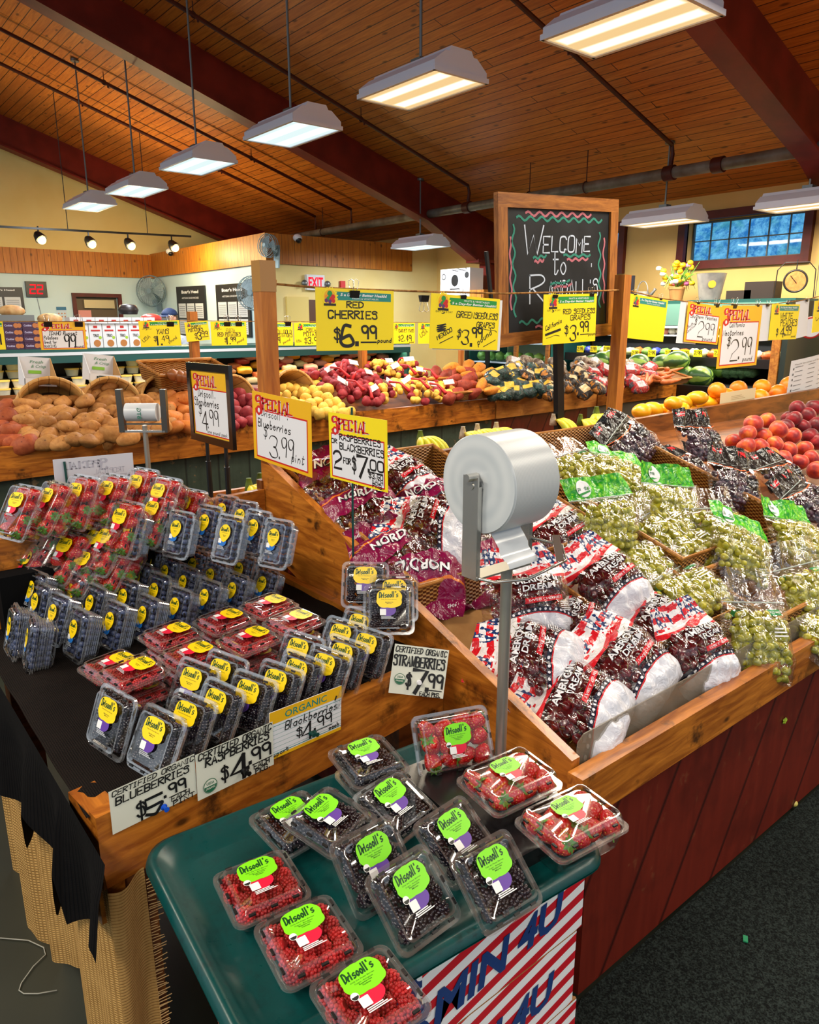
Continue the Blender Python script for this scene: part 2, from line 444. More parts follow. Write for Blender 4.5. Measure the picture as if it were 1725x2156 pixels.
M_CEIL = m_ceiling()
M_BAND = m_vboards('bulkhead pine boards', (170, 96, 24), (206, 132, 46), 0.115, 'x')
M_BANDY = m_vboards('bulkhead pine boards side', (170, 96, 24), (206, 132, 46), 0.115, 'y')
M_STEEL = mottled('red oxide steel', (104, 24, 14), (130, 36, 24), 3, 0.5, 0.4)
M_CREAM = mottled('cream wall paint', (243, 224, 160), (236, 212, 142), 1.2, 0.7, 0.2)
M_TAN = mottled('warm tan wall paint', (238, 203, 132), (230, 192, 118), 1.2, 0.7, 0.2)
M_BLUEW = mottled('pale blue wall paint', (196, 222, 228), (206, 228, 230), 1.0, 0.55, 0.3)
M_REDTRIM = mottled('dark red painted wood', (96, 26, 18), (74, 18, 12), 6, 0.5, 0.4)
M_CONC = mottled('sealed concrete', (30, 35, 29), (46, 49, 41), 1.6, 0.35, 0.5, detail=6)
M_BLACK = flat('black plastic', (16, 16, 17), 0.35)
M_WHITE = flat('white enamel', (226, 228, 232), 0.4)
M_GREY = flat('grey metal', (120, 124, 126), 0.4, 0.7)
M_CHROME = flat('polished steel', (204, 202, 196), 0.24, 0.85)

# floor, ceiling, walls
mb = MB(); mb.box((2, 5, -0.05), (30, 30, 0.1)); struct(mb.build('floor', M_CONC))
mb = MB(); x0 = -9.0
mb.prism([(x0, 0, roof_z(x0)), (XW + .3, 0, roof_z(XW + .3)), (XW + .3, 0, roof_z(XW + .3) + .15), (x0, 0, roof_z(x0) + .15)], (0, -6, 0), (0, YG + .2, 0))
struct(mb.build('ceiling', M_CEIL))
mb = MB(); mb.prism([(x0, 0, 0), (XW + .2, 0, 0), (XW + .2, 0, roof_z(XW + .2)), (x0, 0, roof_z(x0))], (0, YG, 0), (0, YG + .2, 0)); struct(mb.build('wall_far', M_CREAM))

# right wall with its two clerestory windows cut out
w1 = [at(1440, 478, x=XW), at(1700, 440, x=XW), at(1432, 562, x=XW)]
WIN = [(at(1447, 500, x=XW).y, at(1695, 500, x=XW).y, 2.44, 2.95), (at(1282, 500, x=XW).y + 1.55, at(1307, 520, x=XW).y, 2.44, 2.95)]
WIN = [(max(a, b), min(a, b), c, d) for a, b, c, d in WIN]
mb = MB(); ys = [YG]
for a, b, c, d in sorted(WIN, reverse=True): ys += [a, b]
ys.append(-6.0)
def wallbox(ya, yb, za, zb): mb.box((XW + .1, (ya + yb) / 2, (za + zb) / 2), (.2, abs(ya - yb), zb - za))
for i in range(0, len(ys), 2): wallbox(ys[i], ys[i + 1], 0, 3.3)
for a, b, c, d in WIN: wallbox(a, b, 0, c); wallbox(a, b, d, 3.3)
struct(mb.build('wall_right', M_TAN))
M_GLASSW = None
def m_pane():
    g = G('window pane'); v = g.coord()
    return g.done(g.blend(g.facing(0.25) * 0.15, g.clear((0.93, 0.97, 1, 1)), g.gloss(0.03)))
M_PANE = m_pane()
for i, (a, b, c, d) in enumerate(WIN):
    mb = MB(); t = .10
    for ya, yb, za, zb in ((a + t, b - t, d, d + t), (a + t, b - t, c - t, c), (a + t, a, c, d), (b, b - t, c, d)):
        mb.box((XW - .02, (ya + yb) / 2, (za + zb) / 2), (.10, abs(ya - yb), zb - za))
    wn = struct(mb.build('window_%d' % (i + 1), M_REDTRIM))
    mb = MB(); mb.box((XW + .16, (a + b) / 2, (c + d) / 2), (.008, a - b, d - c)); mb.build('pane', M_PANE, wn)
    mb = MB(); n = 6
    for k in range(1, n): mb.box((XW + .155, a + (b - a) * k / n, (c + d) / 2), (.02, .014, d - c))
    mb.box((XW + .155, (a + b) / 2, c + (d - c) * .52), (.02, a - b, .014))
    for q in (c + .012, d - .012): mb.box((XW + .15, (a + b) / 2, q), (.04, a - b, .024))
    for q in (a - .012, b + .012): mb.box((XW + .15, q, (c + d) / 2), (.04, .024, d - c))
    mb.build('window_sash', flat('grey sash', (70, 84, 88), 0.4), wn)
# trees and sky beyond the windows
def m_outside():
    g = G('foliage beyond the window'); v = g.coord()
    n1 = g.noise(v, 1.3, 6, 0.7); n2 = g.noise(v, 7, 4, 0.7)
    col = g.mix(g.step(n2, 0.38, 0.62), lin((40, 120, 190)), lin((120, 200, 240)))
    col = g.mix(g.step(n1, 0.5, 0.62) * 0.6, col, lin((60, 150, 150)))
    return g.done(g.n('ShaderNodeEmission', {'Color': col, 'Strength': 1.0}))
mb = MB(); mb.grid(24, 8, lambda u, v: (XW + 5 + .8 * math.sin(u * 31) * math.sin(v * 9), 1 + 20 * u, 1.0 + 6.5 * v)); struct(mb.build('outside_trees', m_outside()))

# the deli room: three walls with a pine bulkhead round their tops
def band(name, a, b, z0, z1, mat):
    mb = MB(); mb.bar((a[0], a[1], (z0 + z1) / 2), (b[0], b[1], (z0 + z1) / 2), .05, z1 - z0)
    return struct(mb.build(name, mat))
YC, XB, YA = 10.83, 6.10, 15.60
mb = MB(); mb.box(((XB + XW) / 2, YC + .06, 1.5), (XW - XB, .12, 3.0)); struct(mb.build('wall_front', M_CREAM))
mb = MB(); mb.box((XB - .06 + .0, (YC + YA) / 2 + .06, 1.5), (.12, YA - YC, 3.0)); struct(mb.build('wall_left', M_BLUEW))
KX0, KX1, KZ0, KZ1 = 4.40, 5.20, 1.35, 2.14
mb = MB()
for xa, xb, za, zb in ((-4, KX0, 0, 2.98), (KX1, XB, 0, 2.98), (KX0, KX1, 0, KZ0), (KX0, KX1, KZ1, 2.98)): mb.box(((xa + xb) / 2, YA + .04, (za + zb) / 2), (xb - xa, .08, zb - za))
struct(mb.build('wall_back', M_BLUEW))
band('trim_1', (-4, YA - .03), (XB - .12, YA - .03), 2.53, 2.98, M_BAND)
band('trim_2', (XB - .15, YA), (XB - .15, YC - .02), 2.55, 3.0, M_BANDY)
band('trim_3', (XB - .18, YC - .03), (8.86, YC - .03), 2.55, 3.0, M_BAND)
mb = MB()
for xa, xb, za, zb in ((KX0 - .07, KX0, KZ0 - .07, KZ1 + .07), (KX1, KX1 + .07, KZ0 - .07, KZ1 + .07), (KX0, KX1, KZ1, KZ1 + .07), (KX0, KX1, KZ0 - .07, KZ0)):
    mb.box(((xa + xb) / 2, YA - .02, (za + zb) / 2), (xb - xa, .06, zb - za))
kw = struct(mb.build('window_3', M_REDTRIM))
mb = MB(); mb.box(((KX0 + KX1) / 2, YA + .085, (KZ0 + KZ1) / 2), (KX1 - KX0, .006, KZ1 - KZ0)); mb.build('dark_kitchen_wall', flat('kitchen brown', (92, 74, 50), 0.5), kw)
mb = MB(); mb.box((KX0 + .45, YA + .05, KZ1 - .13), (.58, .05, .16)); mb.build('range_hood', flat('hood steel', (196, 180, 140), 0.35, 0.4), kw)
mb = MB(); mb.box((KX0 + .16, YA + .06, KZ1 - .36), (.24, .03, .22)); mb.build('notice', flat('pink notice', (226, 150, 140), 0.6), kw)
# the door in the cream wall
d0, d1 = at(602, 650, y=YC), at(648, 650, y=YC); d2 = at(667, 650, y=YC)
mb = MB(); mb.box(((d1.x + d2.x) / 2, YC - .015, 1.01), (d2.x - d1.x, .03, 2.02)); dr = struct(mb.build('door_1', flat('brown door', (92, 54, 30), 0.5)))
mb = MB(); mb.box(((d0.x + d1.x) / 2, YC - .02, 1.03), (d1.x - d0.x, .04, 2.06)); mb.build('door_panel', flat('yellow door panel', (232, 206, 120), 0.5), dr)

# steel frames: tapered rafters and their columns
def frame(i, y, w=.24, col=True):
    mb = MB(); x1 = XW - .05
    poly = [(x0, roof_z(x0)), (x1, roof_z(x1)), (x1, 2.62), (8.95, 2.66), (7.9, roof_z(7.9) - .56), (x0, roof_z(x0) - .42)]
    mb.prism([(p[0], 0, p[1]) for p in poly], (0, y - .012, 0), (0, y + .012, 0))
    bot = [(x0, roof_z(x0) - .42), (7.9, roof_z(7.9) - .56), (8.95, 2.66), (x1, 2.62)]
    for p, q in zip(bot, bot[1:]): mb.bar((p[0], y, p[1]), (q[0], y, q[1]), w, .03)
    o = struct(mb.build('ceiling_beam', M_STEEL))
    if col:
        mb = MB(); mb.box((9.25, y, 1.31), (.03, w, 2.62)); mb.box((9.40, y, 1.31), (.28, .02, 2.62)); mb.box((9.2, y, 2.64), (.5, w + .06, .05)); struct(mb.build('column_right', M_STEEL))
frame(1, 15.35); frame(2, 9.32); frame(3, 3.55)

# sprinkler main along the eave, its branch pipes up the slope
M_PIPE = mottled('galvanised pipe', (128, 124, 116), (96, 84, 70), 5, 0.45, 0.5)
M_PIPER = mottled('red painted pipe', (84, 28, 18), (60, 20, 12), 8, 0.5, 0.4)
t = thing('sprinkler_main', 'grey sprinkler main pipe running level under the eave with red couplings', 'pipe', (8.0, 0, 3.29))
mb = MB(); mb.tube([(0, -1, 0), (0, 14.6, 0)], .062, 14); mb.build('pipe', M_PIPE, t, True, 40)
branches = [(1410, 370), (985, 432), (740, 478), (660, 492)]
bys = [at(u, v, x=8.0).y for u, v in branches]
for yy in bys[:2] + [at(1513, 353, x=8).y]:
    mb = MB(); mb.tube([(0, yy - .06, 0), (0, yy + .06, 0)], .082, 14); mb.build('coupling', M_PIPER, t, True, 40)
for yy in (at(1235, 385, x=8).y, at(1115, 410, x=8).y, at(680, 480, x=8).y):
    mb = MB(); mb.tube([(0, yy, .05), (0, yy, roof_z(8.0) - 3.29)], .007, 6); mb.tube([(.07 * math.cos(k * PI / 6), yy, .07 * math.sin(k * PI / 6)) for k in range(13)], .006, 5, closed=True); mb.build('hanger', M_PIPER, t)
for i, yy in enumerate(bys[:3] + [12.6]):
    t = thing('sprinkler_branch', ['red-brown sprinkler branch pipe climbing the ceiling nearest the large lamp', 'red-brown sprinkler branch pipe climbing the ceiling behind the second lamp', 'red-brown sprinkler branch pipe climbing past the three hanging cords', 'red-brown sprinkler branch pipe along the far end of the ceiling'][i], 'pipe', (8.0, yy, 3.29))
    mb = MB(); zr = lambda x: roof_z(x) - 3.29 - .13
    pts = [(0, 0, .04), (.03, 0, .20)] if i < 2 else [(0, 0, .04)]
    mb.tube(pts + [(.0, 0, zr(8.0)), (-12.0, 0, zr(-4.0))], .024, 8); mb.build('pipe', M_PIPER, t, True, 40)
    for xx in (-1.9, -4.1, -6.3, -8.5):
        mb = MB(); mb.tube([(xx, 0, zr(8 + xx) - .0), (xx, 0, zr(8 + xx) + .13)], .006, 5); mb.tube([(xx + .03 * math.cos(k * PI / 5), 0, zr(8 + xx) + .03 * math.sin(k * PI / 5)) for k in range(10)], .008, 5, closed=True)
        mb.tube([(xx + .05, 0, zr(8 + xx)), (xx + .05, 0, zr(8 + xx) - .06)], .012, 6); mb.build('sprinkler_head', M_PIPER, t)

# hanging strip lamps
def m_lens(name, c, s):
    g = G(name); v = g.coord(); x, y, z = g.xyz(v)
    tb = ((x - 0.11).abs() - 0.028).max((y.abs() - 0.36) * 1.0)
    tb2 = ((x + 0.11).abs() - 0.028).max((y.abs() - 0.36) * 1.0)
    hot = g.step(tb.min(tb2), 0.035, 0.0)
    return g.done(g.n('ShaderNodeEmission', {'Color': g.mix(hot, lin(c), lin((255, 250, 236))), 'Strength': s[0] + hot * (s[1] - s[0])}))
M_LENS_W = m_lens('warm lamp lens', (255, 214, 150), (0.95, 1.9))
M_LENS_C = m_lens('cool lamp lens', (226, 246, 246), (1.05, 1.7))
M_HOUS = flat('white lamp housing', (232, 234, 250), 0.45)
LAMPS = [((188, 433), 3.25, 0, 'hanging strip lamp nearest the gable wall, farthest of the left row'), ((286, 400), 3.25, 0, 'hanging strip lamp second from the gable wall'), ((416, 347), 3.25, 0, 'hanging strip lamp third from the gable wall'),
         ((614, 280), 3.25, 0, 'hanging strip lamp in front of the long red beam'), ((886, 187), 3.25, 1, 'hanging strip lamp with warm lens over the aisle'), ((1325, 52), 3.25, 1, 'largest strip lamp, cut by the top of the photo'),
         ((885, 519), 2.80, 0, 'hanging strip lamp left of the chalkboard'), ((1398, 467), 2.80, 1, 'hanging strip lamp right of the chalkboard in front of the window'), ((1700, 432), 2.80, 1, 'hanging strip lamp cut by the right edge above the window')]
for (u, v), z, warm, lab in LAMPS:
    p = at(u, v, z=z); w, l = .47, .84
    t = thing('strip_lamp', lab, 'hanging lamp', p, group='strip lamps hanging from the ceiling')
    mb = MB()
    prof = [(-w / 2, 0), (-w / 2, .045), (-w * .30, .115), (-.11, .115), (-.09, .15), (.09, .15), (.11, .115), (w * .30, .115), (w / 2, .045), (w / 2, 0)]
    mb.prism([(a, 0, b) for a, b in prof], (0, -l / 2, 0), (0, l / 2, 0))
    for a in (-1, 1): mb.box((a * w / 2, 0, -.006), (.025, l + .01, .03)); mb.box((0, a * l / 2, -.006), (w + .02, .025, .03))
    mb.build('housing', M_HOUS, t)
    mb = MB(); mb.box((0, 0, -.012), (w - .035, l - .035, .008)); mb.build('lens', M_LENS_W if warm else M_LENS_C, t)
    zr = roof_z(p.x) - z
    mb = MB(); mb.tube([(0, 0, .14), (0, 0, zr)], .011, 8); mb.box((0, 0, .16), (.10, .10, .05)); mb.build('stem', M_GREY, t)
    mb = MB(); mb.lathe([(.055, -.03), (.055, 0)], 12, c=(0, 0, zr)); mb.build('ceiling_cup', M_GREY, t)
    area_light('lamp_glow', p + Vector((0, 0, -.03)), w - .05, l - .05, LAMP_WATTS, (1.0, 0.86, 0.66) if warm else (0.92, 0.97, 1.0)).parent = None

# spotlight track hung on two cords
ta, tb_ = at(-60, 474, y=13.0), at(402, 498, y=13.0)
t = thing('track_light', 'black spotlight track hanging over the deli with four lit heads', 'track light', ta)
mb = MB(); mb.bar((0, 0, 0), tb_ - ta, .035, .03); mb.build('track', M_BLACK, t)
for u, v, cu in ((143, 483, 1), (311, 493, 1)):
    p = at(u, v, y=13.0) - ta; mb = MB(); mb.tube([p, (p.x, p.y, roof_z((p + ta).x) - ta.z)], .006, 5); mb.build('cord', M_BLACK, t)
M_BULB = glow('lit bulb', (255, 214, 120), 9.0)
for u, v in ((84, 503), (190, 512), (273, 516), (365, 520)):
    p = at(u, v, y=12.95) - ta; top = p + Vector((0, .05, .11))
    mb = MB(); mb.tube([top + Vector((0, 0, .08)), top - Vector((0, 0, .02))], .012, 6)
    d = Vector((.25, -.55, -.6)).normalized(); q = p + Vector((0, 0, .02))
    mb.tube([q - d * .10, q - d * .06, q + d * .04, q + d * .05], [.035, .065, .09, .085], 14); h = mb.build('spot_head', M_BLACK, t, True, 40)
    mb = MB(); mb.ball(q + d * .052, .066, 12, 8); mb.build('bulb', M_BULB, h, True)
    sp = bpy.data.lights.new('spot_glow', 'POINT'); sp.energy = 55; sp.color = (1, .74, .36); sp.shadow_soft_size = .07
    so = bpy.data.objects.new('spot_glow', sp); so.location = ta + q + d * .16; COL.objects.link(so)
# ------------------------------------------------------------------ produce island, berry table, tray
M_WOODX = wood('varnished board', (204, 126, 42), (142, 76, 20), 'X', 1.7, 0.38, stains=0.85, coat=0.15)
M_WOODY = wood('varnished board lengthwise', (204, 126, 42), (142, 76, 20), 'Y', 1.7, 0.38, stains=0.9, coat=0.15)
M_WOODD = wood('dark varnished board', (150, 88, 34), (92, 48, 16), 'X', 1.0, 0.42, stains=0.5)
M_WOODL = wood('light pine board', (214, 146, 62), (170, 100, 38), 'X', 1.0, 0.5, stains=0.25)
M_POST = wood('pine post', (202, 126, 46), (156, 86, 28), 'Z', 1.0, 0.5)
M_BASER = m_vboards('red stained boards', (112, 34, 20), (92, 24, 14), 0.27, 'x', -0.577, (44, 10, 6), 0.42, knots=0.0, wear=0.12)
M_BASEG = m_vboards('worn green boards', (52, 66, 56), (66, 80, 68), 0.24, 'x', 0.0, (26, 32, 28), 0.5, knots=0.0, wear=0.5)
XI0, XI1 = 1.19, 7.6
deck_z = lambda y: 0.62 + 0.32 * (y - 0.9)
isl = thing('produce_island', 'wooden produce island with red board base heaped with bagged cherries and grapes', 'display stand', (0, 0, 0))
mb = MB(); mb.box(((1.27 + XI1) / 2, 1.62, .295), (XI1 - 1.27, 1.46, .55)); mb.build('base', M_BASER, isl)
mb = MB(); mb.bar((XI0, .88, .625), (XI1, .88, .625), .042, .115); mb.build('front_lip', M_WOODX, isl)
mb = MB(); mb.prism([(0, .905, .70), (0, 2.27, 1.19), (0, 2.30, 1.185), (0, 2.30, .88), (0, 1.80, .72), (0, 1.35, .50), (0, .905, .50)], (1.208, 0, 0), (1.236, 0, 0)); mb.build('end_panel', M_WOODY, isl)
mb = MB(); mb.prism([(0, .90, deck_z(.9) - .02), (0, 2.29, deck_z(2.29) - .02), (0, 2.29, deck_z(2.29)), (0, .90, deck_z(.9))], (1.24, 0, 0), (XI1, 0, 0)); mb.build('deck', M_WOODD, isl)
mb = MB(); mb.prism([(1.20, 0, .95), (XI1, 0, .95), (XI1, 0, 1.225), (1.20, 0, 1.115)], (0, 2.29, 0), (0, 2.325, 0)); mb.build('back_board', M_WOODD, isl)
mb = MB(); mb.prism([(1.24, 0, 0), (5.2, 0, 0), (5.2, 0, .075), (1.265, 0, .075), (1.245, 0, .06)], (0, .918, .665), (0, .921, .665))
def m_plexi():
    g = G('plexi guard'); return g.done(g.blend(0.45, g.clear((.9, .9, .88, 1)), g.bsdf(lin((150, 140, 124)), 0.25)))
mb.build('plexi_guard', m_plexi(), isl)
mb = MB(); mb.prism([(1.24, 2.34, 1.02), (XI1, 2.34, 1.02), (XI1, 3.15, .86), (1.24, 3.15, .86)], (0, 0, -.02), (0, 0, 0)); mb.build('rear_deck', M_WOODD, isl)
mb = MB(); mb.box(((1.27 + XI1) / 2, 3.165, .80), (XI1 - 1.27, .03, .18)); mb.build('rear_lip', M_WOODX, isl)
mb = MB(); mb.box(((1.27 + XI1) / 2, 2.75, .36), (XI1 - 1.27, .78, .68)); mb.build('rear_base', M_BASER, isl)
# brown paper liner
mb = MB(); rr = random.Random(3)
mb.grid(10, 10, lambda u, v: (1.25 + .42 * u, 1.02 + .62 * v, deck_z(1.02 + .62 * v) + .008 + .008 * math.sin(u * 9 + v * 5)))
tag(mb.build('paper_liner', mottled('brown kraft paper', (196, 150, 92), (170, 122, 70), 9, 0.7, 0.2, 0.4), None, True), 'crumpled brown kraft paper lining the cherry bin beside the end panel', 'paper')

# door mat along the island
mb = MB(); zt = .012
edge = [at(u, v, z=zt) for u, v in ((1205, 2156), (1224, 2100), (1262, 2040), (1300, 1990), (1350, 1935), (1395, 1900), (1440, 1863), (1490, 1826), (1525, 1806), (1600, 1745), (1725, 1645))]
edge = [(p.x, min(p.y, .885)) for p in edge] + [(8.0, .885), (8.0, -3), (edge[0].x - .25, -3)]
mb.prism([(p[0], p[1], 0) for p in edge], (0, 0, .001), (0, 0, zt))
def m_mat():
    g = G('dark loop mat'); v = g.coord()
    a = g.noise(v, 190, 2, 0.7); b = g.noise(v, 70, 3, 0.6)
    col = g.mix(g.step(a * 0.6 + b * 0.4, 0.44, 0.62), lin((9, 14, 14)), lin((48, 58, 56)))
    return g.done(g.bsdf(col, 0.9, 0, 0.15, g.bump(a, 0.9, 0.006)))
tag(mb.build('floor_mat', m_mat()), 'dark charcoal loop pile mat on the floor along the red island', 'floor mat')
p = at(1674, 1692, z=.022); mb = MB(); mb.ball((0, 0, 0), (.013, .010, .010), 12, 8)
tag(mb.build('fallen_grape', flat('stale grape', (196, 184, 96), 0.35), None, True, loc=p), 'single yellowish grape fallen on the dark mat', 'grape')
p = at(1570, 1977, z=.016); mb = MB(); mb.box((0, 0, 0), (.022, .012, .004), rz=.5); tag(mb.build('paper_scrap', flat('green scrap', (20, 140, 92), 0.6), loc=p), 'tiny green scrap lying on the dark mat', 'scrap')
p = at(1653, 1518, y=.886); mb = MB(); mb.ball((0, 0, 0), (.012, .004, .009), 10, 6, fn=lambda q: q * (1 + .3 * math.sin(9 * q.x + 5 * q.z)))
tag(mb.build('leaf_scrap', flat('leaf scrap', (150, 180, 40), 0.5), loc=p), 'small green leaf scrap stuck on the red boards', 'scrap')

# berry table
FB0, FB1 = Vector((.285, 1.222, 0)), Vector((1.205, 1.335, 0)); fd = (FB1 - FB0).normalized(); fn_ = Vector((fd.y, -fd.x, 0))
bt = thing('berry_table', 'low wooden berry table with nailed front board, draped in black cloth', 'table', (0, 0, 0))
mb = MB(); z0, z1 = .655, .805
mb.prism([FB0 - fn_ * 0, FB1 - fn_ * 0, FB1 - fn_ * .03, FB0 - fn_ * .03], (0, 0, z0), (0, 0, z1)); mb.build('front_board', M_WOODX, bt)
mb = MB(); mb.prism([FB0 + fd * .0 - fn_ * .03, FB0 + fd * .05 - fn_ * .03, FB0 + fd * .05 - fn_ * .12, FB0 - fn_ * .12], (0, 0, .56), (0, 0, .80)); mb.build('corner_block', M_WOODY, bt)
mb = MB(); mb.prism([(1.175, 1.34), (1.205, 1.335), (1.205, 2.27), (1.175, 2.27)] if 0 else [(1.178, 1.335, 0), (1.206, 1.335, 0), (1.206, 2.27, 0), (1.178, 2.27, 0)], (0, 0, .62), (0, 0, .812)); mb.build('side_board', M_WOODY, bt)
mb = MB(); mb.prism([(.30, 0, .7), (1.206, 0, .7), (1.206, 0, 1.085), (.30, 0, 1.055)], (0, 2.28, 0), (0, 2.305, 0)); mb.build('back_board', M_WOODX, bt)
mb = MB(); mb.prism([(.30, 1.26, .76), (1.178, 1.36, .76), (1.178, 2.28, .76), (.30, 2.28, .76)], (0, 0, 0), (0, 0, .03)); mb.build('table_top', M_WOODD, bt)
for x, y in ((.36, 1.32), (1.13, 1.42), (.36, 2.22), (1.13, 2.22)):
    mb = MB(); mb.box((x, y, .38), (.07, .07, .76)); mb.build('leg', M_WOODD, bt)
# black mesh cloth: over the top, down the left side
def m_mesh(name, c1, c2, s):
    g = G(name); uv = g.coord('UV'); x, y, z = g.xyz(uv)
    a = (x * s).fract() - 0.5; b = (y * s).fract() - 0.5
    k = g.step(a.abs().max(b.abs()), 0.22, 0.42)
    w = g.noise(uv, 9, 4)
    col = g.mix(k, lin(c2), lin(c1)); col = g.mix(g.step(w, .4, .7) * .4, col, lin(c2))
    return g.done(g.bsdf(col, 0.9, 0, 0.08, g.bump(k, 0.6, 0.003)))
M_BCLOTH = m_mesh('black mesh cloth', (11, 10, 11), (34, 27, 24), 210)
M_BCLOTH2 = m_mesh('black knit drape', (7, 8, 11), (22, 20, 20), 120)
M_BURLAP = m_mesh('tan burlap', (150, 112, 62), (206, 164, 100), 95)
bc = thing('black_cloth', 'black mesh cloth over the berry table with a long drape down its left side', 'tablecloth', (0, 0, 0))
mb = MB(); mb.grid(30, 36, lambda u, v: (.275 + .90 * u, 1.245 + .10 * u + (1.03 - .10 * u) * v, .797 + .004 * math.sin(u * 25 + v * 9) * math.sin(v * 22)), uv=True); mb.build('top_cloth', M_BCLOTH, bc, True)
hem = [(224, 2030), (214, 1995), (204, 1974), (150, 1952), (134, 1925), (128, 1830), (70, 1785), (62, 1705), (8, 1655), (-60, 1580), (-220, 1470)]
hp = [at(u, v, x=.245) for u, v in hem]
def hem_z(y):
    pts = sorted((p.y, p.z) for p in hp)
    if y <= pts[0][0]: return pts[0][1]
    for (a, b), (c, d) in zip(pts, pts[1:]):
        if a <= y <= c: return b + (d - b) * (y - a) / max(c - a, 1e-6)
    return pts[-1][1]
Y0D = at(212, 1745, x=.262).y
def drape(u, v, x=.262, amp=.016, ph=0.0):
    y = Y0D - .0 + u * (2.30 - Y0D); zz = .80 - v * (.80 - hem_z(y))
    f = min(1, v * 2.5)
    return (x - amp * f * (0.4 + v) * math.sin(y * 24 + ph + .6 * math.sin(y * 9)) - .012 * v, y + .016 * f * math.cos(y * 24), zz)
mb = MB(); mb.grid(90, 24, drape, uv=True); mb.build('side_drape', M_BCLOTH2, bc, True)
bs = thing('burlap_skirt', 'tan burlap skirt with frayed edge hanging round the berry table legs', 'cloth', (0, 0, 0))
bh = [at(u, v, x=.268) for u, v in ((260, 2330), (182, 2156), (175, 2110), (108, 2075), (95, 1985), (40, 1950), (0, 1890), (-160, 1740))]
def bz(y):
    pts = sorted((p.y, p.z) for p in bh)
    for (a, b), (c, d) in zip(pts, pts[1:]):
        if a <= y <= c: return b + (d - b) * (y - a) / max(c - a, 1e-6)
    return pts[0][1] if y < pts[0][0] else pts[-1][1]
def skirt(u, v):
    y = 1.20 + u * 1.1; zz = .72 - v * (.72 - bz(y))
    return (.284 - .022 * min(1, v * 2) * math.sin(y * 19 + .6 + .5 * math.sin(y * 7)) - .003 * math.sin(y * 75), y, zz)
mb = MB(); mb.grid(90, 20, skirt, uv=True); mb.build('side_panel', M_BURLAP, bs, True)
mb = MB(); mb.grid(20, 24, lambda u, v: (.285 + .075 * u, 1.205 + .012 * u - .014 * math.sin(u * 5 + v * 2), .66 - v * .62), uv=True); fp = mb.build('front_panel', M_BURLAP, bs, True)
mb = MB(); rr = random.Random(5)
for k in range(90):
    z = .64 - k * .0066; l = rr.uniform(.010, .024); y = 1.217 + rr.uniform(-.002, .002)
    mb.bar((.358, y, z), (.360 + l, y - .002, z + rr.uniform(-.003, .003)), .0012, .0012)
mb.build('frayed_edge', flat('burlap thread', (196, 160, 108), 0.8), fp)
mb = MB(); th = [(0, 1975), (60, 1980), (92, 1995), (96, 2010), (70, 2035), (45, 2070), (40, 2085), (50, 2092), (80, 2092), (120, 2085)]
mb.tube([at(u, v, z=.004) for u, v in th], .0016, 5); tag(mb.build('loose_thread', flat('pale thread', (150, 150, 140), 0.7), None, True), 'loose pale thread curling on the concrete floor', 'thread')

# stepped riser under the rear berries
mb = MB(); mb.box((.62, 2.235, .88), (.56, .07, .18)); rs = mb.build('display_riser', M_BCLOTH2); tag(rs, 'low black step behind the strawberry packs at the table back', 'riser')

# folding cafeteria tray on a stack of produce boxes
TR_R = -rad(4.5); TRM = Matrix.Translation((.672, .922, .705)) @ Matrix.Rotation(TR_R, 4, 'Z')
tr = thing('serving_tray', 'green plastic cafeteria tray holding organic berry packs', 'tray', (.672, .922, .705), (0, 0, TR_R))
mb = MB(); tw, tl = .70, .50
loops = [(.0, .012, .055), (.004, .026, .055), (.012, .030, .055), (.019, .027, .050), (.032, .012, .045), (.05, .004, .042), (.06, .003, .042), (.062, -.002, .042), (.05, -.003, .042), (.03, .006, .045), (.0, .008, .055)]
rings = []
for ins, z, r in loops: rings.append([(p[0], p[1], z) for p in rrect(-tw / 2 + ins, -tl / 2 + ins, tw - 2 * ins, tl - 2 * ins, r, 6)])
n = len(rings[0])
for q in rings: mb.v += q
for i in range(len(rings) - 1):
    for j in range(n): mb.f.append((i * n + j, i * n + (j + 1) % n, (i + 1) * n + (j + 1) % n, (i + 1) * n + j)); mb.mi.append(0)
mb.f.append(tuple(6 * n + j for j in range(n))); mb.mi.append(0); mb.f.append(tuple(7 * n + j for j in range(n - 1, -1, -1))); mb.mi.append(0)
def m_tray():
    g = G('green tray plastic'); v = g.coord()
    s = g.noise(v, 26, 6, 0.75); s2 = g.noise(g.scale(v, 60, 6, 1), 3, 5, 0.8)
    col = g.mix(g.step(s, 0.5, 0.75), lin((4, 64, 64)), lin((3, 44, 46)))
    col = g.mix(g.step(s2, 0.70, 0.78) * 0.25, col, lin((120, 160, 150)))
    d = g.voro(v, 16); col = g.mix(g.step(g.noise(v, 14, 7, 0.75), 0.62, 0.68) * 0.7, col, lin((4, 32, 30)))
    return g.done(g.bsdf(col, g.step(s, 0.3, 0.9) * 0.25 + 0.25, 0, 0.5, g.bump(g.noise(v, 300, 2), 0.06, 0.001)))
mb.build('tray_body', m_tray(), tr, True, 50)
mb = MB(); mb.box((0, 0, .016), (.20, .34, .032)); mb.box((.075, -.09, .04), (.05, .15, .02)); o = mb.build('plastic_stand', flat('smoky black plastic', (26, 26, 28), 0.25), loc=(.935, .90, .708)); o.rotation_euler = (0, 0, TR_R)
tag(o, 'smoky black plastic stand under the strawberry packs on the green tray', 'stand')
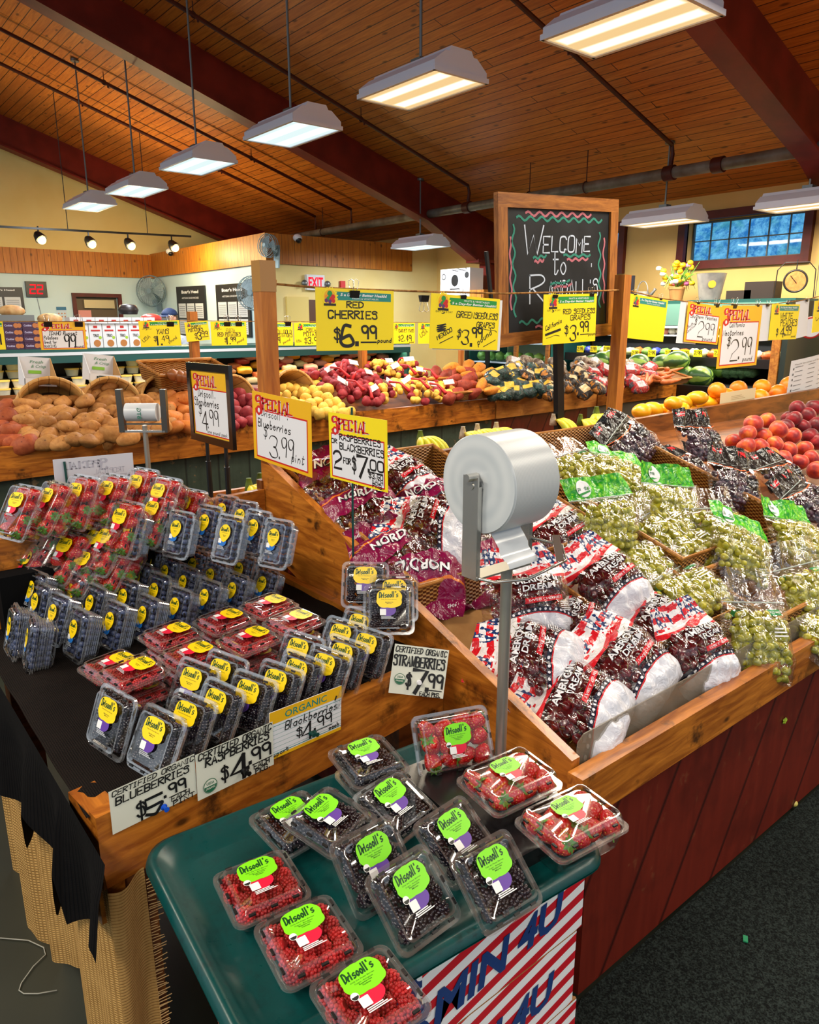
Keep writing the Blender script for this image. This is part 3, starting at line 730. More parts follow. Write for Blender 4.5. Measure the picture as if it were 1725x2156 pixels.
# the produce boxes with stars and stripes
def m_box():
    g = G('stars and stripes carton'); uv = g.coord('UV'); x, y, z = g.xyz(uv)
    t = (x * 0.80 - y * 1.0 + (x * 2.2 + 1.0).sin() * 0.08) * 4.2
    st = g.step((t.fract() - 0.5).abs(), 0.235, 0.255)
    col = g.mix(st, lin((196, 24, 40)), lin((238, 240, 244)))
    bl = (x < 0.30) * (y > 0.52)
    sx = ((x * 15.0).fract() - 0.5); sy = ((y * 5.0).fract() - 0.5)
    star = ((sx * sx + sy * sy).sqrt() < 0.30) * bl
    col = g.mix(bl, col, lin((30, 56, 112))); col = g.mix(star, col, lin((240, 242, 246)))
    return g.done(g.bsdf(col, 0.45, 0, 0.4))
M_BOX = m_box(); M_INK = flat('dark blue print', (24, 58, 120), 0.5); M_KRAFT = flat('corrugated edge', (150, 106, 60), 0.8)
pr_ = at(1222, 1897, z=.70); byf = pr_.y + .075; bx1 = at(1221, 1905, y=byf).x
for k in range(4):
    zb = .012 + k * .171; zt = zb + .168; xl = .43; xr = bx1 + (.010 if k % 2 else -.004)
    t = thing('produce_carton', ['stars and stripes carton on the floor, bottom of the stack under the tray', 'stars and stripes carton second from the floor under the tray', 'stars and stripes carton third from the floor, large dark letters under the tray edge', 'topmost stars and stripes carton touching the green tray'][k], 'box', (0, 0, 0), group='cartons stacked under the tray')
    mb = MB()
    mb.grid(1, 1, lambda u, v: (xl + (xr - xl) * u, byf, zb + (zt - zb) * v), uv=True)
    mb.grid(1, 1, lambda u, v: (xl, byf + .40 * (1 - u), zb + (zt - zb) * v), uv=True)
    mb.grid(1, 1, lambda u, v: (xr, byf + .40 * u, zb + (zt - zb) * v), uv=True)
    mb.grid(1, 1, lambda u, v: (xr + (xl - xr) * u, byf + .40, zb + (zt - zb) * v), uv=True)
    mb.add([(xl, byf, zb), (xr, byf, zb), (xr, byf + .4, zb), (xl, byf + .4, zb), (xl, byf, zt), (xr, byf, zt), (xr, byf + .4, zt), (xl, byf + .4, zt)], [(3, 2, 1, 0), (4, 5, 6, 7)], 1)
    mb.build('carton', [M_BOX, M_KRAFT], t)
    mb = MB(); printed(mb, 'FARMIN 4U', xl + .03, zb + .02, .065, xr - xl - .10, bold=.035, shear=.2, rot=rad(4)); warp(mb, lambda a, b, c: (a, byf - .0015, b)); mb.build('lettering', M_INK, t)
    mb = MB(); mb.bar((xl, byf + .003, zt - .0), (xr, byf + .003, zt - .0), .004, .005); mb.build('corrugated_edge', M_KRAFT, t)

# posts, ropes
M_TAPE = flat('clear tape', (176, 130, 74), 0.12)
ROPE = []
def post(name, u, v_top, y, w, label, z0):
    p = at(u, v_top, y=y); t = thing(name, label, 'post', (p.x, y, z0))
    mb = MB(); mb.box((0, 0, (p.z - z0) / 2), (w, w, p.z - z0)); mb.build('timber', M_POST, t); return p, t
pL, tL = post('wooden_post', 554, 550, 2.40, .058, 'pine post wrapped in clear tape at its top, left end of the sign rope', .60)
mb = MB(); mb.box((0, 0, pL.z - .6 - .05), (.061, .061, .103)); mb.build('tape_wrap', M_TAPE, tL)
pR, tR = post('wooden_post', 1313, 579, 2.40, .060, 'bare pine post right of the chalkboard, right end of the sign rope', .60)
M_ROPE = mottled('jute rope', (176, 128, 70), (120, 80, 38), 60, 0.85, 0.2, 0.5)
ra = at(566, 596, y=2.40)
def sag(pts, y, r, name, label):
    mb = MB(); P = [at(u, v, y=y) for u, v in pts]; mb.tube(P, r, 7)
    t = thing(name, label, 'rope'); mb.build('line', M_ROPE, t, True); return t, P
t, P = sag([(566, 597), (660, 605), (745, 609), (900, 614), (1060, 618), (1200, 615), (1303, 611)], 2.395, .0042, 'sign_rope', 'jute rope strung between the two front pine posts holding yellow signs')
mb = MB()
for k in range(14):
    a = k * 1.1; mb.tube([P[0] + Vector((.012 + .012 * math.cos(a + j * .8), -.004 + .014 * math.sin(a + j * .8), .012 * math.sin(a * 1.7 + j))) for j in range(5)], .004, 5)
mb.build('knot', M_ROPE, t, True)
t, P2 = sag([(1326, 612), (1390, 628), (1460, 636), (1560, 641), (1630, 640), (1690, 632), (1780, 612)], 2.395, .0032, 'sign_rope', 'thin cord running right from the bare pine post holding price signs')

# chalkboard on its easel
ctl, ctr, cbl, cbr = at(1032, 404, y=2.50), at(1284, 420, y=2.50), at(1048, 732, y=2.50), at(1296, 692, y=2.50)
ux = (ctr - ctl).normalized(); uy = (ctl - cbl); ch = uy.length; uy = (uy - ux * uy.dot(ux)).normalized(); uz = ux.cross(uy)
cw = ((ctr - ctl).length + (cbr - cbl).length) / 2
lean = Matrix.Rotation(rad(-4), 4, 'X')
t = thing('chalkboard', 'oak framed chalkboard reading Welcome to in white chalk on a black pole', 'chalkboard'); t.matrix_world = basis(ux, uy, uz, cbl)
M_OAKX = wood('oak frame', (178, 112, 44), (122, 68, 20), 'X', 2.2, 0.5, knots=False); M_OAKY = wood('oak frame upright', (178, 112, 44), (122, 68, 20), 'Y', 2.2, 0.5, knots=False)
fw = .062
for q in (ch - fw / 2, fw / 2): mb = MB(); mb.box((cw / 2, q, 0), (cw, fw, .028)); mb.build('frame_rail', M_OAKX, t)
for q in (fw / 2, cw - fw / 2): mb = MB(); mb.box((q, ch / 2, 0), (fw, ch - 2 * fw, .028)); mb.build('frame_stile', M_OAKY, t)
mb = MB(); mb.box((cw / 2, ch / 2, -.004), (cw - 2 * fw + .01, ch - 2 * fw + .01, .01)); mb.build('slate', mottled('chalkboard slate', (22, 24, 27), (34, 36, 40), 7, 0.6, 0.3), t)
M_CHW, M_CHG, M_CHP = flat('white chalk', (196, 206, 222), 0.9), flat('green chalk', (50, 130, 112), 0.9), flat('pink chalk', (180, 104, 116), 0.9)
mb = MB(); W0, H0 = cw - 2 * fw, ch - 2 * fw
strokes(mb, 'ELCOME', .355 * cw, .625 * ch, .105 * ch, .40 * cw, pen=.11, slant=.06, jit=.06); strokes(mb, 'W', .195 * cw, .61 * ch, .19 * ch, .15 * cw, pen=.065, slant=.10)
strokes(mb, 'to', .50 * cw, .475 * ch, .15 * ch, .12 * cw, pen=.07, align='C'); strokes(mb, 'R',   .25 * cw, .28 * ch, .19 * ch, .12 * cw, pen=.06); strokes(mb, "ANDALL'S", .40 * cw, .305 * ch, .12 * ch, .44 * cw, pen=.09, jit=.05)
strokes(mb, "'", .76 * cw, .42 * ch, .12 * ch, pen=.07)
mb2, mb3 = MB(), MB()
def wave(m, x0, y0, x1, y1, nw, amp=.010, pen=.011):
    n = nw * 6; d = Vector((x1 - x0, y1 - y0)); L = d.length; nn = Vector((-d.y, d.x)) / L
    ribbon(m, [tuple(Vector((x0, y0)) + d * (k / n) + nn * amp * math.sin(k * PI / 3 + .4)) for k in range(n + 1)], pen)
wave(mb2, .15 * cw, .845 * ch, .86 * cw, .845 * ch, 8); wave(mb3, .22 * cw, .875 * ch, .76 * cw, .88 * ch, 6)
wave(mb2, .12 * cw, .80 * ch, .135 * cw, .20 * ch, 4); wave(mb3, .10 * cw, .72 * ch, .105 * cw, .25 * ch, 3, .006)
wave(mb2, .84 * cw, .76 * ch, .865 * cw, .22 * ch, 4); wave(mb3, .885 * cw, .72 * ch, .90 * cw, .25 * ch, 3, .007)
wave(mb2, .28 * cw, .585 * ch, .38 * cw, .60 * ch, 2, .006); wave(mb3, .29 * cw, .56 * ch, .36 * cw, .57 * ch, 2, .006)
wave(mb2, .53 * cw, .60 * ch, .76 * cw, .60 * ch, 3, .006); wave(mb3, .56 * cw, .57 * ch, .74 * cw, .575 * ch, 3, .006)
wave(mb2, .42 * cw, .40 * ch, .58 * cw, .425 * ch, 1, .006); wave(mb3, .45 * cw, .375 * ch, .60 * cw, .40 * ch, 1, .006)
wave(mb2, .17 * cw, .15 * ch, .50 * cw, .165 * ch, 4); wave(mb3, .30 * cw, .11 * ch, .50 * cw, .125 * ch, 2, .007)
for m_, nm, mt in ((mb, 'white_chalk_writing', M_CHW), (mb2, 'green_chalk_lines', M_CHG), (mb3, 'pink_chalk_lines', M_CHP)):
    warp(m_, lambda a, b, c: (a, b, .0022)); m_.build(nm, mt, t)
mb = MB(); pb, pt = at(1196, 905, y=2.52), at(1178, 600, y=2.53)
im = t.matrix_world.inverted(); mb.bar(im @ Vector((pb.x, 2.55, .70)), im @ Vector((pt.x, 2.54, pt.z)), .05, .03); mb.bar(im @ (ctl + Vector((-.015, .0, -.25))), im @ (cbl + Vector((-.012, 0, .02))), .014, .014); mb.build('pole', flat('black steel', (24, 26, 28), 0.4, 0.3), t)
# ------------------------------------------------------------------ price signs
INK = flat('black marker ink', (12, 12, 14), 0.5)
YEL = flat('yellow sign card', (250, 226, 20), 0.45); GOLD = flat('gold sign card', (240, 184, 24), 0.4); WHT = flat('white sign card', (232, 234, 240), 0.45)
REDP = flat('red sign print', (206, 28, 32), 0.45); GRN = flat('green sign print', (20, 146, 64), 0.45); TEAL = flat('teal sign print', (22, 136, 130), 0.45); PAPER = flat('plain paper', (226, 228, 232), 0.6)
ORNG = flat('orange print', (240, 140, 30), 0.5); PLUM = flat('purple print', (96, 40, 110), 0.5); SIGNM = [YEL, GRN, WHT, REDP, GOLD, INK, ORNG, PLUM, TEAL]
def plane_pt(q, pl):
    if pl[0] == 'x': return at(*q, x=pl[1])
    if pl[0] == 'y': return at(*q, y=pl[1])
    if pl[0] == 'd': return at_plane(q[0], q[1], at(pl[1][0], pl[1][1], d=pl[2]), -C_FWD if len(pl) < 4 else pl[3])
    return at_plane(q[0], q[1], pl[1], pl[2])
def card(name, label, cat, tl, tr, bl, pl, group=None):
    A, B, D = plane_pt(tl, pl), plane_pt(tr, pl), plane_pt(bl, pl)
    ux = (B - A).normalized(); w = (B - A).length; uy = A - D; uy = uy - ux * uy.dot(ux); h = uy.length; uy.normalize(); uz = ux.cross(uy)
    t = thing(name, label, cat, group=group); t.matrix_world = basis(ux, uy, uz, A - uy * h)
    return t, w, h
def ink(t, w, h, lines, name='handwriting', mat=None, z=.0016):
    mb = MB()
    for k, L in enumerate(lines):
        tx, x, y, hh = L[:4]; o = L[4] if len(L) > 4 else {}
        o = dict(o); ww = o.pop('w', None)
        if tx == '_': ribbon(mb, [(x * w, y * h), ((x + hh) * w, (y + o.get('dy', 0)) * h)], o.get('pen', .02) * h); continue
        if tx == '~': ribbon(mb, _smooth([(a * w, b * h) for a, b in L[4]['p']]), L[4].get('pen', .02) * h, nib=(.6, .4)); continue
        o['pen'] = o.get('pen', .09) * (1.35 if hh < .2 else 1.12); strokes(mb, tx, x * w, y * h, hh * h, ww * w if ww else None, seed=k + 3, **o)
    n = len(mb.f)
    mb.v = [(a, b, z + 2.5e-6 * (i % 97)) for i, (a, b, c) in enumerate(mb.v)]
    return mb.build(name, mat or INK, t)
def five(t, w, h, teal=False, small=False):
    """yellow card with the green 5-a-day heading and its sun of fruit"""
    mb = MB(); mb.box((w / 2, h / 2, 0), (w, h, .002), 0); z = .0013
    g = 8 if teal else 1
    face(mb, rrect(.10 * w if teal else .09 * w, .815 * h, .86 * w, .135 * h), g, z)
    n = 18; cx, cy, r = .17 * w, .86 * h, .105 * w
    face(mb, [(cx + r * (1.0 if k % 2 else .80) * math.cos(k * PI / n), cy + r * (1.0 if k % 2 else .80) * math.sin(k * PI / n)) for k in range(2 * n)], 0, z + .0002)
    disc(mb, cx, cy, r * .70, 4, z + .0003, 20); z2 = z + .0004
    for dx, dy, rr, m in ((0, .30, .30, 1), (-.36, .0, .22, 6), (.36, .02, .24, 3), (-.15, -.18, .26, 1), (.16, -.22, .24, 3), (-.42, -.34, .2, 7), (.0, -.42, .2, 7), (.42, -.36, .2, 3)): disc(mb, cx + dx * r, cy + dy * r, rr * r, m, z2, 12); z2 += .00003
    face(mb, rrect(cx - r * .7, cy - r * .82, 1.4 * r, .22 * r), 5, z2)
    tx, ty = ('5 a Day-for Better Health!', 'FRUITS & VEGETABLES')
    if teal: printed(mb, tx, .30 * w, .885 * h, .042 * h, .60 * w, 2, z=z + .0003, shear=.25, bold=.03); printed(mb, ty, .45 * w, .835 * h, .026 * h, .34 * w, 2, z=z + .0003)
    else:
        printed(mb, ty, .46 * w, .893 * h, .034 * h, .38 * w, 2, z=z + .0003, bold=.01); printed(mb, tx, .29 * w, .832 * h, .042 * h, .65 * w, 2, z=z + .0003, shear=.25, bold=.03)
        if not small: printed(mb, 'EAT', .07 * w, .665 * h, .035 * h, .07 * w, 5, z=z); printed(mb, '5', .15 * w, .645 * h, .075 * h, .045 * w, 5, z=z, bold=.03); printed(mb, 'A DAY', .205 * w, .665 * h, .035 * h, .10 * w, 5, z=z)
    return mb.build('card', SIGNM, t)
def serif(mb, tx, x, y, h, w, m, z):
    """heavy letters with slab serifs, first one large"""
    n = len(tx); cw_ = w / (n - 1 + 1.45); cur = x
    for k, c in enumerate(tx):
        H = h * (1.65 if k == 0 else 1.0); Wd = cw_ * (1.45 if k == 0 else 1.0); yy = y - (h * .50 if k == 0 else 0)
        if c == 'I': q = [[(2, 0), (2, 6)]]
        else: q = [_smooth(_pts(s_[1:])) if s_[0] == '~' else _pts(s_) for s_ in GL[c].split('|')]
        xs = .78 * Wd / 4
        for p in q: ribbon(mb, [(cur + a * xs, yy + b * H / 6) for a, b in p], Wd * (.40 if k else .34), m, (0.05, .32), z)
        for p in q:
            for a, b in (p[0], p[-1]):
                if b in (0, 6) and c not in 'CS': face(mb, [(cur + a * xs - Wd * .20, yy + b * H / 6 - H * .03), (cur + a * xs + Wd * .20, yy + b * H / 6 - H * .03), (cur + a * xs + Wd * .20, yy + b * H / 6 + H * .03), (cur + a * xs - Wd * .20, yy + b * H / 6 + H * .03)], m, z)
        cur += Wd
def special(t, w, h, base=4, top=.74, m=.05):
    mb = MB(); mb.box((w / 2, h / 2, 0), (w, h, .002), base); z = .0013
    face(mb, rrect(m * w, m * h * .8, (1 - 2 * m) * w, (top - m * .8) * h), 3, z); b = .014 * w
    face(mb, rrect(m * w + b, m * h * .8 + b, (1 - 2 * m) * w - 2 * b, (top - m * .8) * h - 2 * b), 2, z + .0002)
    serif(mb, 'SPECIAL', .085 * w, .768 * h, .145 * h, .64 * w, 2, z + .0003)
    for dx in (0,): serif(mb, 'SPECIAL', .075 * w, .774 * h, .145 * h, .64 * w, 3, z + .0005)
    disc(mb, .12 * w, .735 * h, .045 * w, 3, z + .0006, 14); disc(mb, .125 * w, .738 * h, .022 * w, 2, z + .0007, 12)
    return mb.build('card', SIGNM, t)
def clip_at(p, nrm, label, s=1.0, flip=False, group=None):
    n_ = Vector(nrm).normalized(); ux = Vector((0, 0, 1)).cross(n_).normalized(); t = thing('binder_clip', label, 'binder clip', group=group); t.matrix_world = basis(ux, (0, 0, 1), n_, p)
    mb = MB(); a, b = .016 * s, .020 * s
    mb.prism([(0, 0, .0085 * s), (0, -b, .003 * s), (0, -b, -.003 * s), (0, 0, -.0085 * s)], (-a, 0, 0), (a, 0, 0)); mb.build('clamp', M_BLACK, t)
    for q in (1, -1):
        mb = MB(); k = -1 if flip else 1; y0 = .0 if not flip else -b
        mb.tube([(-.006 * s, y0, q * .006 * s), (-.008 * s, y0 + k * .012 * s, q * .010 * s), (-.010 * s, y0 + k * .026 * s, q * .012 * s), (0, y0 + k * .031 * s, q * .012 * s), (.010 * s, y0 + k * .026 * s, q * .012 * s), (.008 * s, y0 + k * .012 * s, q * .010 * s), (.006 * s, y0, q * .006 * s)], .0009 * s, 5); mb.build('wire_handle', M_CHROME, t)
    return t
YR = ('y', 2.383); G1 = 'produce signs clipped to the front ropes'
t, w, h = card('price_sign', 'yellow sign reading RED CHERRIES $6.99 pound clipped to the jute rope', 'sign', (664, 605), (829, 613), (663, 739), YR, G1); five(t, w, h, True)
ink(t, w, h, [('RED', .38, .70, .095, {'w': .21, 'pen': .17}), ('CHERRIES', .15, .525, .12, {'w': .62, 'pen': .16}), ('$', .22, .19, .16, {'pen': .14}), ('6', .30, .08, .32, {'w': .16, 'pen': .16}), ('.', .49, .10, .14, {'pen': .4}), ('99', .57, .20, .20, {'w': .19, 'pen': .17}), ('_', .56, .135, .20, {'pen': .025}), ('pound', .78, .13, .07, {'w': .19, 'pen': .16, 'slant': .15})])
t, w, h = card('price_sign', 'yellow sign reading GREEN SEEDLESS GRAPES $3.99 pound with MEXICO', 'sign', (908, 617), (1053, 630), (893, 733), YR, G1); five(t, w, h)
ink(t, w, h, [('GREEN', .36, .60, .11, {'w': .25, 'pen': .12, 'slant': .2, 'jit': .05}), ('SEEDLESS', .63, .60, .11, {'w': .34, 'pen': .12, 'slant': .15, 'jit': .05}), ('GRAPES', .66, .43, .10, {'w': .27, 'pen': .13, 'slant': .15}), ('~', 0, 0, 0, {'p': [(.70, .42), (.84, .39), (.95, .38), (.97, .35)], 'pen': .012}), ('$', .38, .23, .13, {'pen': .12, 'slant': .2}), ('3', .45, .10, .26, {'w': .10, 'pen': .12, 'nib': (.5, .3)}), ('.', .58, .08, .12, {'pen': .4}), ('99', .60, .24, .17, {'w': .15, 'pen': .16}), ('pound', .70, .09, .12, {'w': .24, 'pen': .1, 'rot': .55, 'slant': .2}), ('_', .78, .06, .18, {'dy': .14, 'pen': .014}), ('MEXICO', .11, .16, .075, {'w': .22, 'pen': .16, 'rot': .45}), ('_', .14, .10, .18, {'dy': .13, 'pen': .016}), ('~', 0, 0, 0, {'p': [(.10, .42), (.22, .46), (.09, .38), (.22, .42), (.09, .34), (.22, .38), (.10, .31), (.22, .35)], 'pen': .035})])
mb = MB(); mb.box((w * .5 + .02, h * .5 - .004, -.004), (w, h, .0015)); mb.build('backing_card', PAPER, t)
t, w, h = card('price_sign', 'yellow sign reading RED SEEDLESS GRAPES $3.99 with California, in front of the chalkboard', 'sign', (1145, 620), (1257, 618), (1150, 726), YR, G1); five(t, w, h)
ink(t, w, h, [('RED SEEDLESS', .36, .60, .095, {'w': .61, 'pen': .13}), ('GRAPES', .50, .47, .10, {'w': .38, 'pen': .13}), ('California', .05, .28, .09, {'w': .30, 'pen': .12, 'rot': .30, 'slant': .2}), ('_', .05, .20, .26, {'dy': .09, 'pen': .05}), ('~', 0, 0, 0, {'p': [(.06, .13), (.14, .15), (.22, .18), (.30, .16)], 'pen': .016}), ('$', .40, .20, .15, {'pen': .12}), ('3', .50, .05, .30, {'w': .11, 'pen': .12, 'nib': (.5, .4)}), ('.', .64, .17, .1, {'pen': .4}), ('99', .69, .22, .20, {'w': .16, 'pen': .14}), ('_', .70, .16, .15, {'pen': .02}), ('pound', .86, .13, .07, {'w': .16, 'pen': .13, 'slant': .2})])
t, w, h = card('price_sign', 'blank yellow sign hanging just right of the bare pine post', 'sign', (1327, 618), (1407, 632), (1323, 712), YR, G1); five(t, w, h, True)
def paper_back(label, tl, tr, bl):
    t, w, h = card('paper_sheet', label, 'paper', tl, tr, bl, ('y', 2.396), G1); mb = MB(); mb.grid(6, 6, lambda u, v: (w * u, h * v, .008 * math.sin(u * 3) * (1 - v)), 0); mb.build('sheet', PAPER, t, True)
paper_back('plain white sheet behind the Southern Peaches sign', (1434, 632), (1475, 638), (1425, 722)); paper_back('plain white sheet left of the White Peaches sign', (1600, 640), (1640, 640), (1602, 718)); paper_back('plain white sheet right of the White Peaches sign', (1676, 636), (1705, 630), (1678, 712))
t, w, h = card('price_sign', 'gold SPECIAL sign reading Southern Peaches $2.99 pound', 'sign', (1450, 635), (1521, 646), (1446, 720), YR, G1); special(t, w, h)
ink(t, w, h, [('Southern Peaches', .10, .62, .10, {'w': .78, 'pen': .12, 'slant': .25}), ('$', .24, .46, .13, {'pen': .12, 'slant': .2}), ('2', .36, .16, .38, {'w': .16, 'pen': .09, 'nib': (.5, .3)}), ('99', .56, .24, .28, {'w': .27, 'pen': .10, 'nib': (.5, .3), 'slant': .1}), ('pound', .52, .08, .09, {'w': .30, 'pen': .14, 'slant': .2}), ('South', .06, .34, .07, {'w': .17, 'pen': .12, 'rot': .4}), ('Carolina', .06, .22, .07, {'w': .22, 'pen': .12, 'rot': .5})])
t, w, h = card('price_sign', 'large gold SPECIAL sign reading California Nectarines $2.99 pound', 'sign', (1521, 643), (1606, 643), (1517, 776), YR, G1); special(t, w, h)
ink(t, w, h, [('California', .22, .655, .075, {'w': .36, 'pen': .12, 'slant': .2}), ('Nectarines', .08, .525, .085, {'w': .50, 'pen': .12, 'slant': .12}), ('$', .20, .36, .13, {'pen': .13, 'slant': .15}), ('2', .30, .11, .33, {'w': .18, 'pen': .09, 'nib': (.5, .3)}), ('.', .50, .14, .1, {'pen': .3}), ('99', .56, .20, .27, {'w': .24, 'pen': .10, 'nib': (.5, .3), 'slant': .08}), ('pound', .62, .09, .07, {'w': .24, 'pen': .14, 'slant': .2})])
t, w, h = card('price_sign', 'yellow sign reading WHITE PEACHES $4.99 at the right of the cord', 'sign', (1627, 640), (1685, 641), (1625, 716), YR, G1); five(t, w, h, True, True)
ink(t, w, h, [('WHITE', .33, .60, .15, {'w': .44, 'pen': .13}), ('PEACHES', .36, .39, .17, {'w': .60, 'pen': .12}), ('$', .24, .14, .16, {'pen': .13}), ('4', .38, .08, .26, {'w': .15, 'pen': .18}), ('.', .55, .12, .12, {'pen': .4}), ('99', .58, .17, .19, {'w': .20, 'pen': .15}), ('_', .58, .13, .19, {'pen': .02}), ('pound', .80, .06, .06, {'w': .15, 'pen': .15})])
t, w, h = card('price_sign', 'yellow sign cut by the right edge at the end of the cord', 'sign', (1716, 634), (1785, 625), (1714, 700), YR, G1); five(t, w, h); ink(t, w, h, [('USA', .10, .35, .15, {'w': .4, 'pen': .12, 'rot': .5})])
for (u, v, s, fl), lab in zip(((745, 612, 1.0, 0), (893, 622, .95, 1), (975, 622, .75, 0), (1168, 621, .8, 0), (1245, 618, .75, 0), (1337, 619, .55, 0), (1391, 628, .6, 0), (1470, 636, .65, 0), (1510, 640, .85, 0), (1547, 641, .95, 0), (1596, 641, .7, 0), (1618, 640, .6, 0), (1659, 638, .6, 0), (1700, 631, .5, 0)),
        ('binder clip at the top of the Red Cherries sign', 'spare binder clip hanging open left of the Green Seedless Grapes sign', 'binder clip holding the Green Seedless Grapes sign', 'left binder clip of the Red Seedless Grapes sign', 'right binder clip of the Red Seedless Grapes sign', 'left clip of the blank yellow sign', 'right clip of the blank yellow sign', 'clip at the left of the Southern Peaches sign', 'clip between the Southern Peaches and Nectarines signs', 'left clip of the California Nectarines sign', 'right clip of the California Nectarines sign', 'clip just left of the White Peaches sign', 'clip at the middle of the White Peaches sign', 'clip at the far right of the cord')):
    clip_at(at(u, v, y=2.386), (0, -1, 0), lab, s * 1.35, fl, 'binder clips on the ropes')

# signs round the berry table
def stake(t, w, h, a, b, mat, r=.0035):
    im = t.matrix_world.inverted(); mb = MB(); mb.tube([im @ a, im @ b], r, 6); mb.build('stake', mat, t)
SGRN = flat('dark green stake', (14, 66, 62), 0.4)
t, w, h = card('price_sign', 'gold SPECIAL sign reading Driscoll Blueberries $3.99 pint leaning on the end panel', 'sign', (531, 822), (655, 848), (520, 958), ('x', 1.19)); special(t, w, h, 4, .76, .055)
ink(t, w, h, [('Driscoll', .17, .665, .10, {'w': .34, 'pen': .08, 'slant': .1}), ('.', .62, .70, .06, {'pen': .2}), ('Blueberries', .10, .505, .115, {'w': .58, 'pen': .10, 'slant': .1}), ('$', .20, .38, .13, {'pen': .09, 'slant': .2}), ('3', .30, .11, .30, {'w': .14, 'pen': .08, 'nib': (.5, .3)}), ('.', .46, .12, .08, {'pen': .3}), ('99', .50, .17, .26, {'w': .20, 'pen': .09, 'nib': (.5, .3), 'slant': .15}), ('pint', .68, .14, .12, {'w': .20, 'pen': .08, 'slant': .25})])
t, w, h = card('price_sign', 'yellow SPECIAL sign reading Raspberries or Blackberries 2 for $7.00 on a green stake', 'sign', (692, 867), (815, 885), (692, 1004), ('x', 1.185)); special(t, w, h, 0, .70, .04)
ink(t, w, h, [('RASPBERRIES', .20, .615, .085, {'w': .70, 'pen': .17}), ('OR', .05, .55, .06, {'w': .10, 'pen': .2}), ('BLACKBERRIES', .20, .475, .095, {'w': .75, 'pen': .16}), ('2', .08, .175, .25, {'w': .14, 'pen': .14}), ('FOR', .26, .275, .08, {'w': .13, 'pen': .18}), ('$', .42, .21, .17, {'w': .06, 'pen': .13}), ('7', .51, .13, .30, {'w': .17, 'pen': .17}), ('.', .69, .24, .1, {'pen': .4}), ('00', .73, .27, .14, {'w': .21, 'pen': .15}), ('_', .73, .235, .20, {'pen': .018}), ('$3.50', .70, .155, .065, {'w': .23, 'pen': .18}), ('EACH', .76, .09, .055, {'w': .17, 'pen': .18}), ('PKG.', .76, .025, .055, {'w': .18, 'pen': .18})])
stake(t, w, h, at(741, 858, x=1.190), at(744, 1192, x=1.190), SGRN)
# framed sign on two posts behind the table
t, w, h = card('framed_sign', 'black framed SPECIAL sign reading Driscoll Strawberries $4.99 on two black posts', 'sign', (402, 778), (478, 786), (402, 908), ('x', at(440, 840, d=2.98).x)); special(t, w, h, 4, .73, .02)
ink(t, w, h, [('Driscoll.', .18, .60, .11, {'w': .48, 'pen': .10, 'slant': .05}), ('Strawberries', .06, .46, .12, {'w': .68, 'pen': .10, 'slant': .05}), ('$', .16, .33, .12, {'w': .08, 'pen': .11, 'slant': .2}), ('4', .24, .09, .28, {'w': .16, 'pen': .10}), ('.', .40, .13, .06, {'pen': .3}), ('99', .46, .19, .22, {'w': .24, 'pen': .11, 'nib': (.5, .3)}), ('one pound pack', .38, .05, .05, {'w': .54, 'pen': .14, 'slant': .2})])
mb = MB(); f = .030
for a, b, c, d in ((-f, -f, w + 2 * f, f), (-f, h, w + 2 * f, f), (-f, 0, f, h), (w, 0, f, h)): mb.box((a + c / 2, b + d / 2, 0), (c, d, .016))
mb.box((w / 2, h / 2, -.006), (w, h, .004)); mb.build('frame', flat('glossy black plastic', (14, 14, 15), 0.18, coat=0.4), t)
for k in (.30, .82):
    mb = MB(); mb.tube([(w * k, -f, -.004), (w * k, -.14, -.004)], .008, 8); mb.tube([(w * k, -.11, -.004), (w * k, -1.0, -.004)], .0115, 8); mb.build('post', M_BLACK, t, True, 40)
# white sign seen from behind
t, w, h = card('price_sign', 'white sign seen from behind in a clear sleeve above the strawberry packs', 'sign', (111, 968), (279, 953), (116, 1082), ('y', 2.34))
mb = MB(); mb.box((w / 2, h / 2, 0), (w, h, .002)); mb.build('card', flat('back of sign card', (205, 208, 220), 0.5), t)
mb = MB(); serif(mb, 'SPECIAL', .35 * w, .80 * h, .12 * h, .52 * w, 0, 0); strokes(mb, 'TROPICAL', .12 * w, .66 * h, .09 * h, .40 * w, pen=.1); strokes(mb, 'YELLOW Mangoes', .06 * w, .50 * h, .12 * h, .8 * w, pen=.1)
warp(mb, lambda a, b, c: (w - a, b, .0016)); mb.build('show_through', flat('faint print', (176, 178, 194), 0.6), t)
mb = MB(); mb.tube([(.13 * w, .95 * h, .004), (.145 * w, .2 * h, .004)], .004, 6); mb.build('stake', SGRN, t)
# cards pinned along the front board
FBP = ('p', FB0 + fn_ * .003, fn_); FBP2 = ('p', FB0 + fn_ * .0055, fn_); IVORY = flat('ivory card', (222, 224, 210), 0.5); USDA = flat('organic seal green', (30, 104, 72), 0.5)
def plain(t, w, h, mat, curl=0.0):
    mb = MB(); mb.grid(12, 8, lambda u, v: (w * u, h * v, -curl * (1 - u) ** 2 * (v * 1.0)) if curl >= 0 else (w * u, h * v, -curl * v * v)); return mb.build('card', mat, t, True)
def seal(t, x, y, r):
    mb = MB(); disc(mb, x, y, r, 0, .0016, 24); disc(mb, x, y, r * .90, 1, .0018, 24); face(mb, [(x + r * .88 * math.cos(rad(180 + k * 10)), y + r * .88 * math.sin(rad(180 + k * 10))) for k in range(19)], 0, .0019)
    printed(mb, 'USDA', x, y + r * .22, r * .36, r * 1.1, 0, 'C', .0021, bold=.02); printed(mb, 'ORGANIC', x, y - r * .42, r * .28, r * 1.35, 1, 'C', .0021, bold=.02); return mb.build('organic_seal', [USDA, IVORY], t)
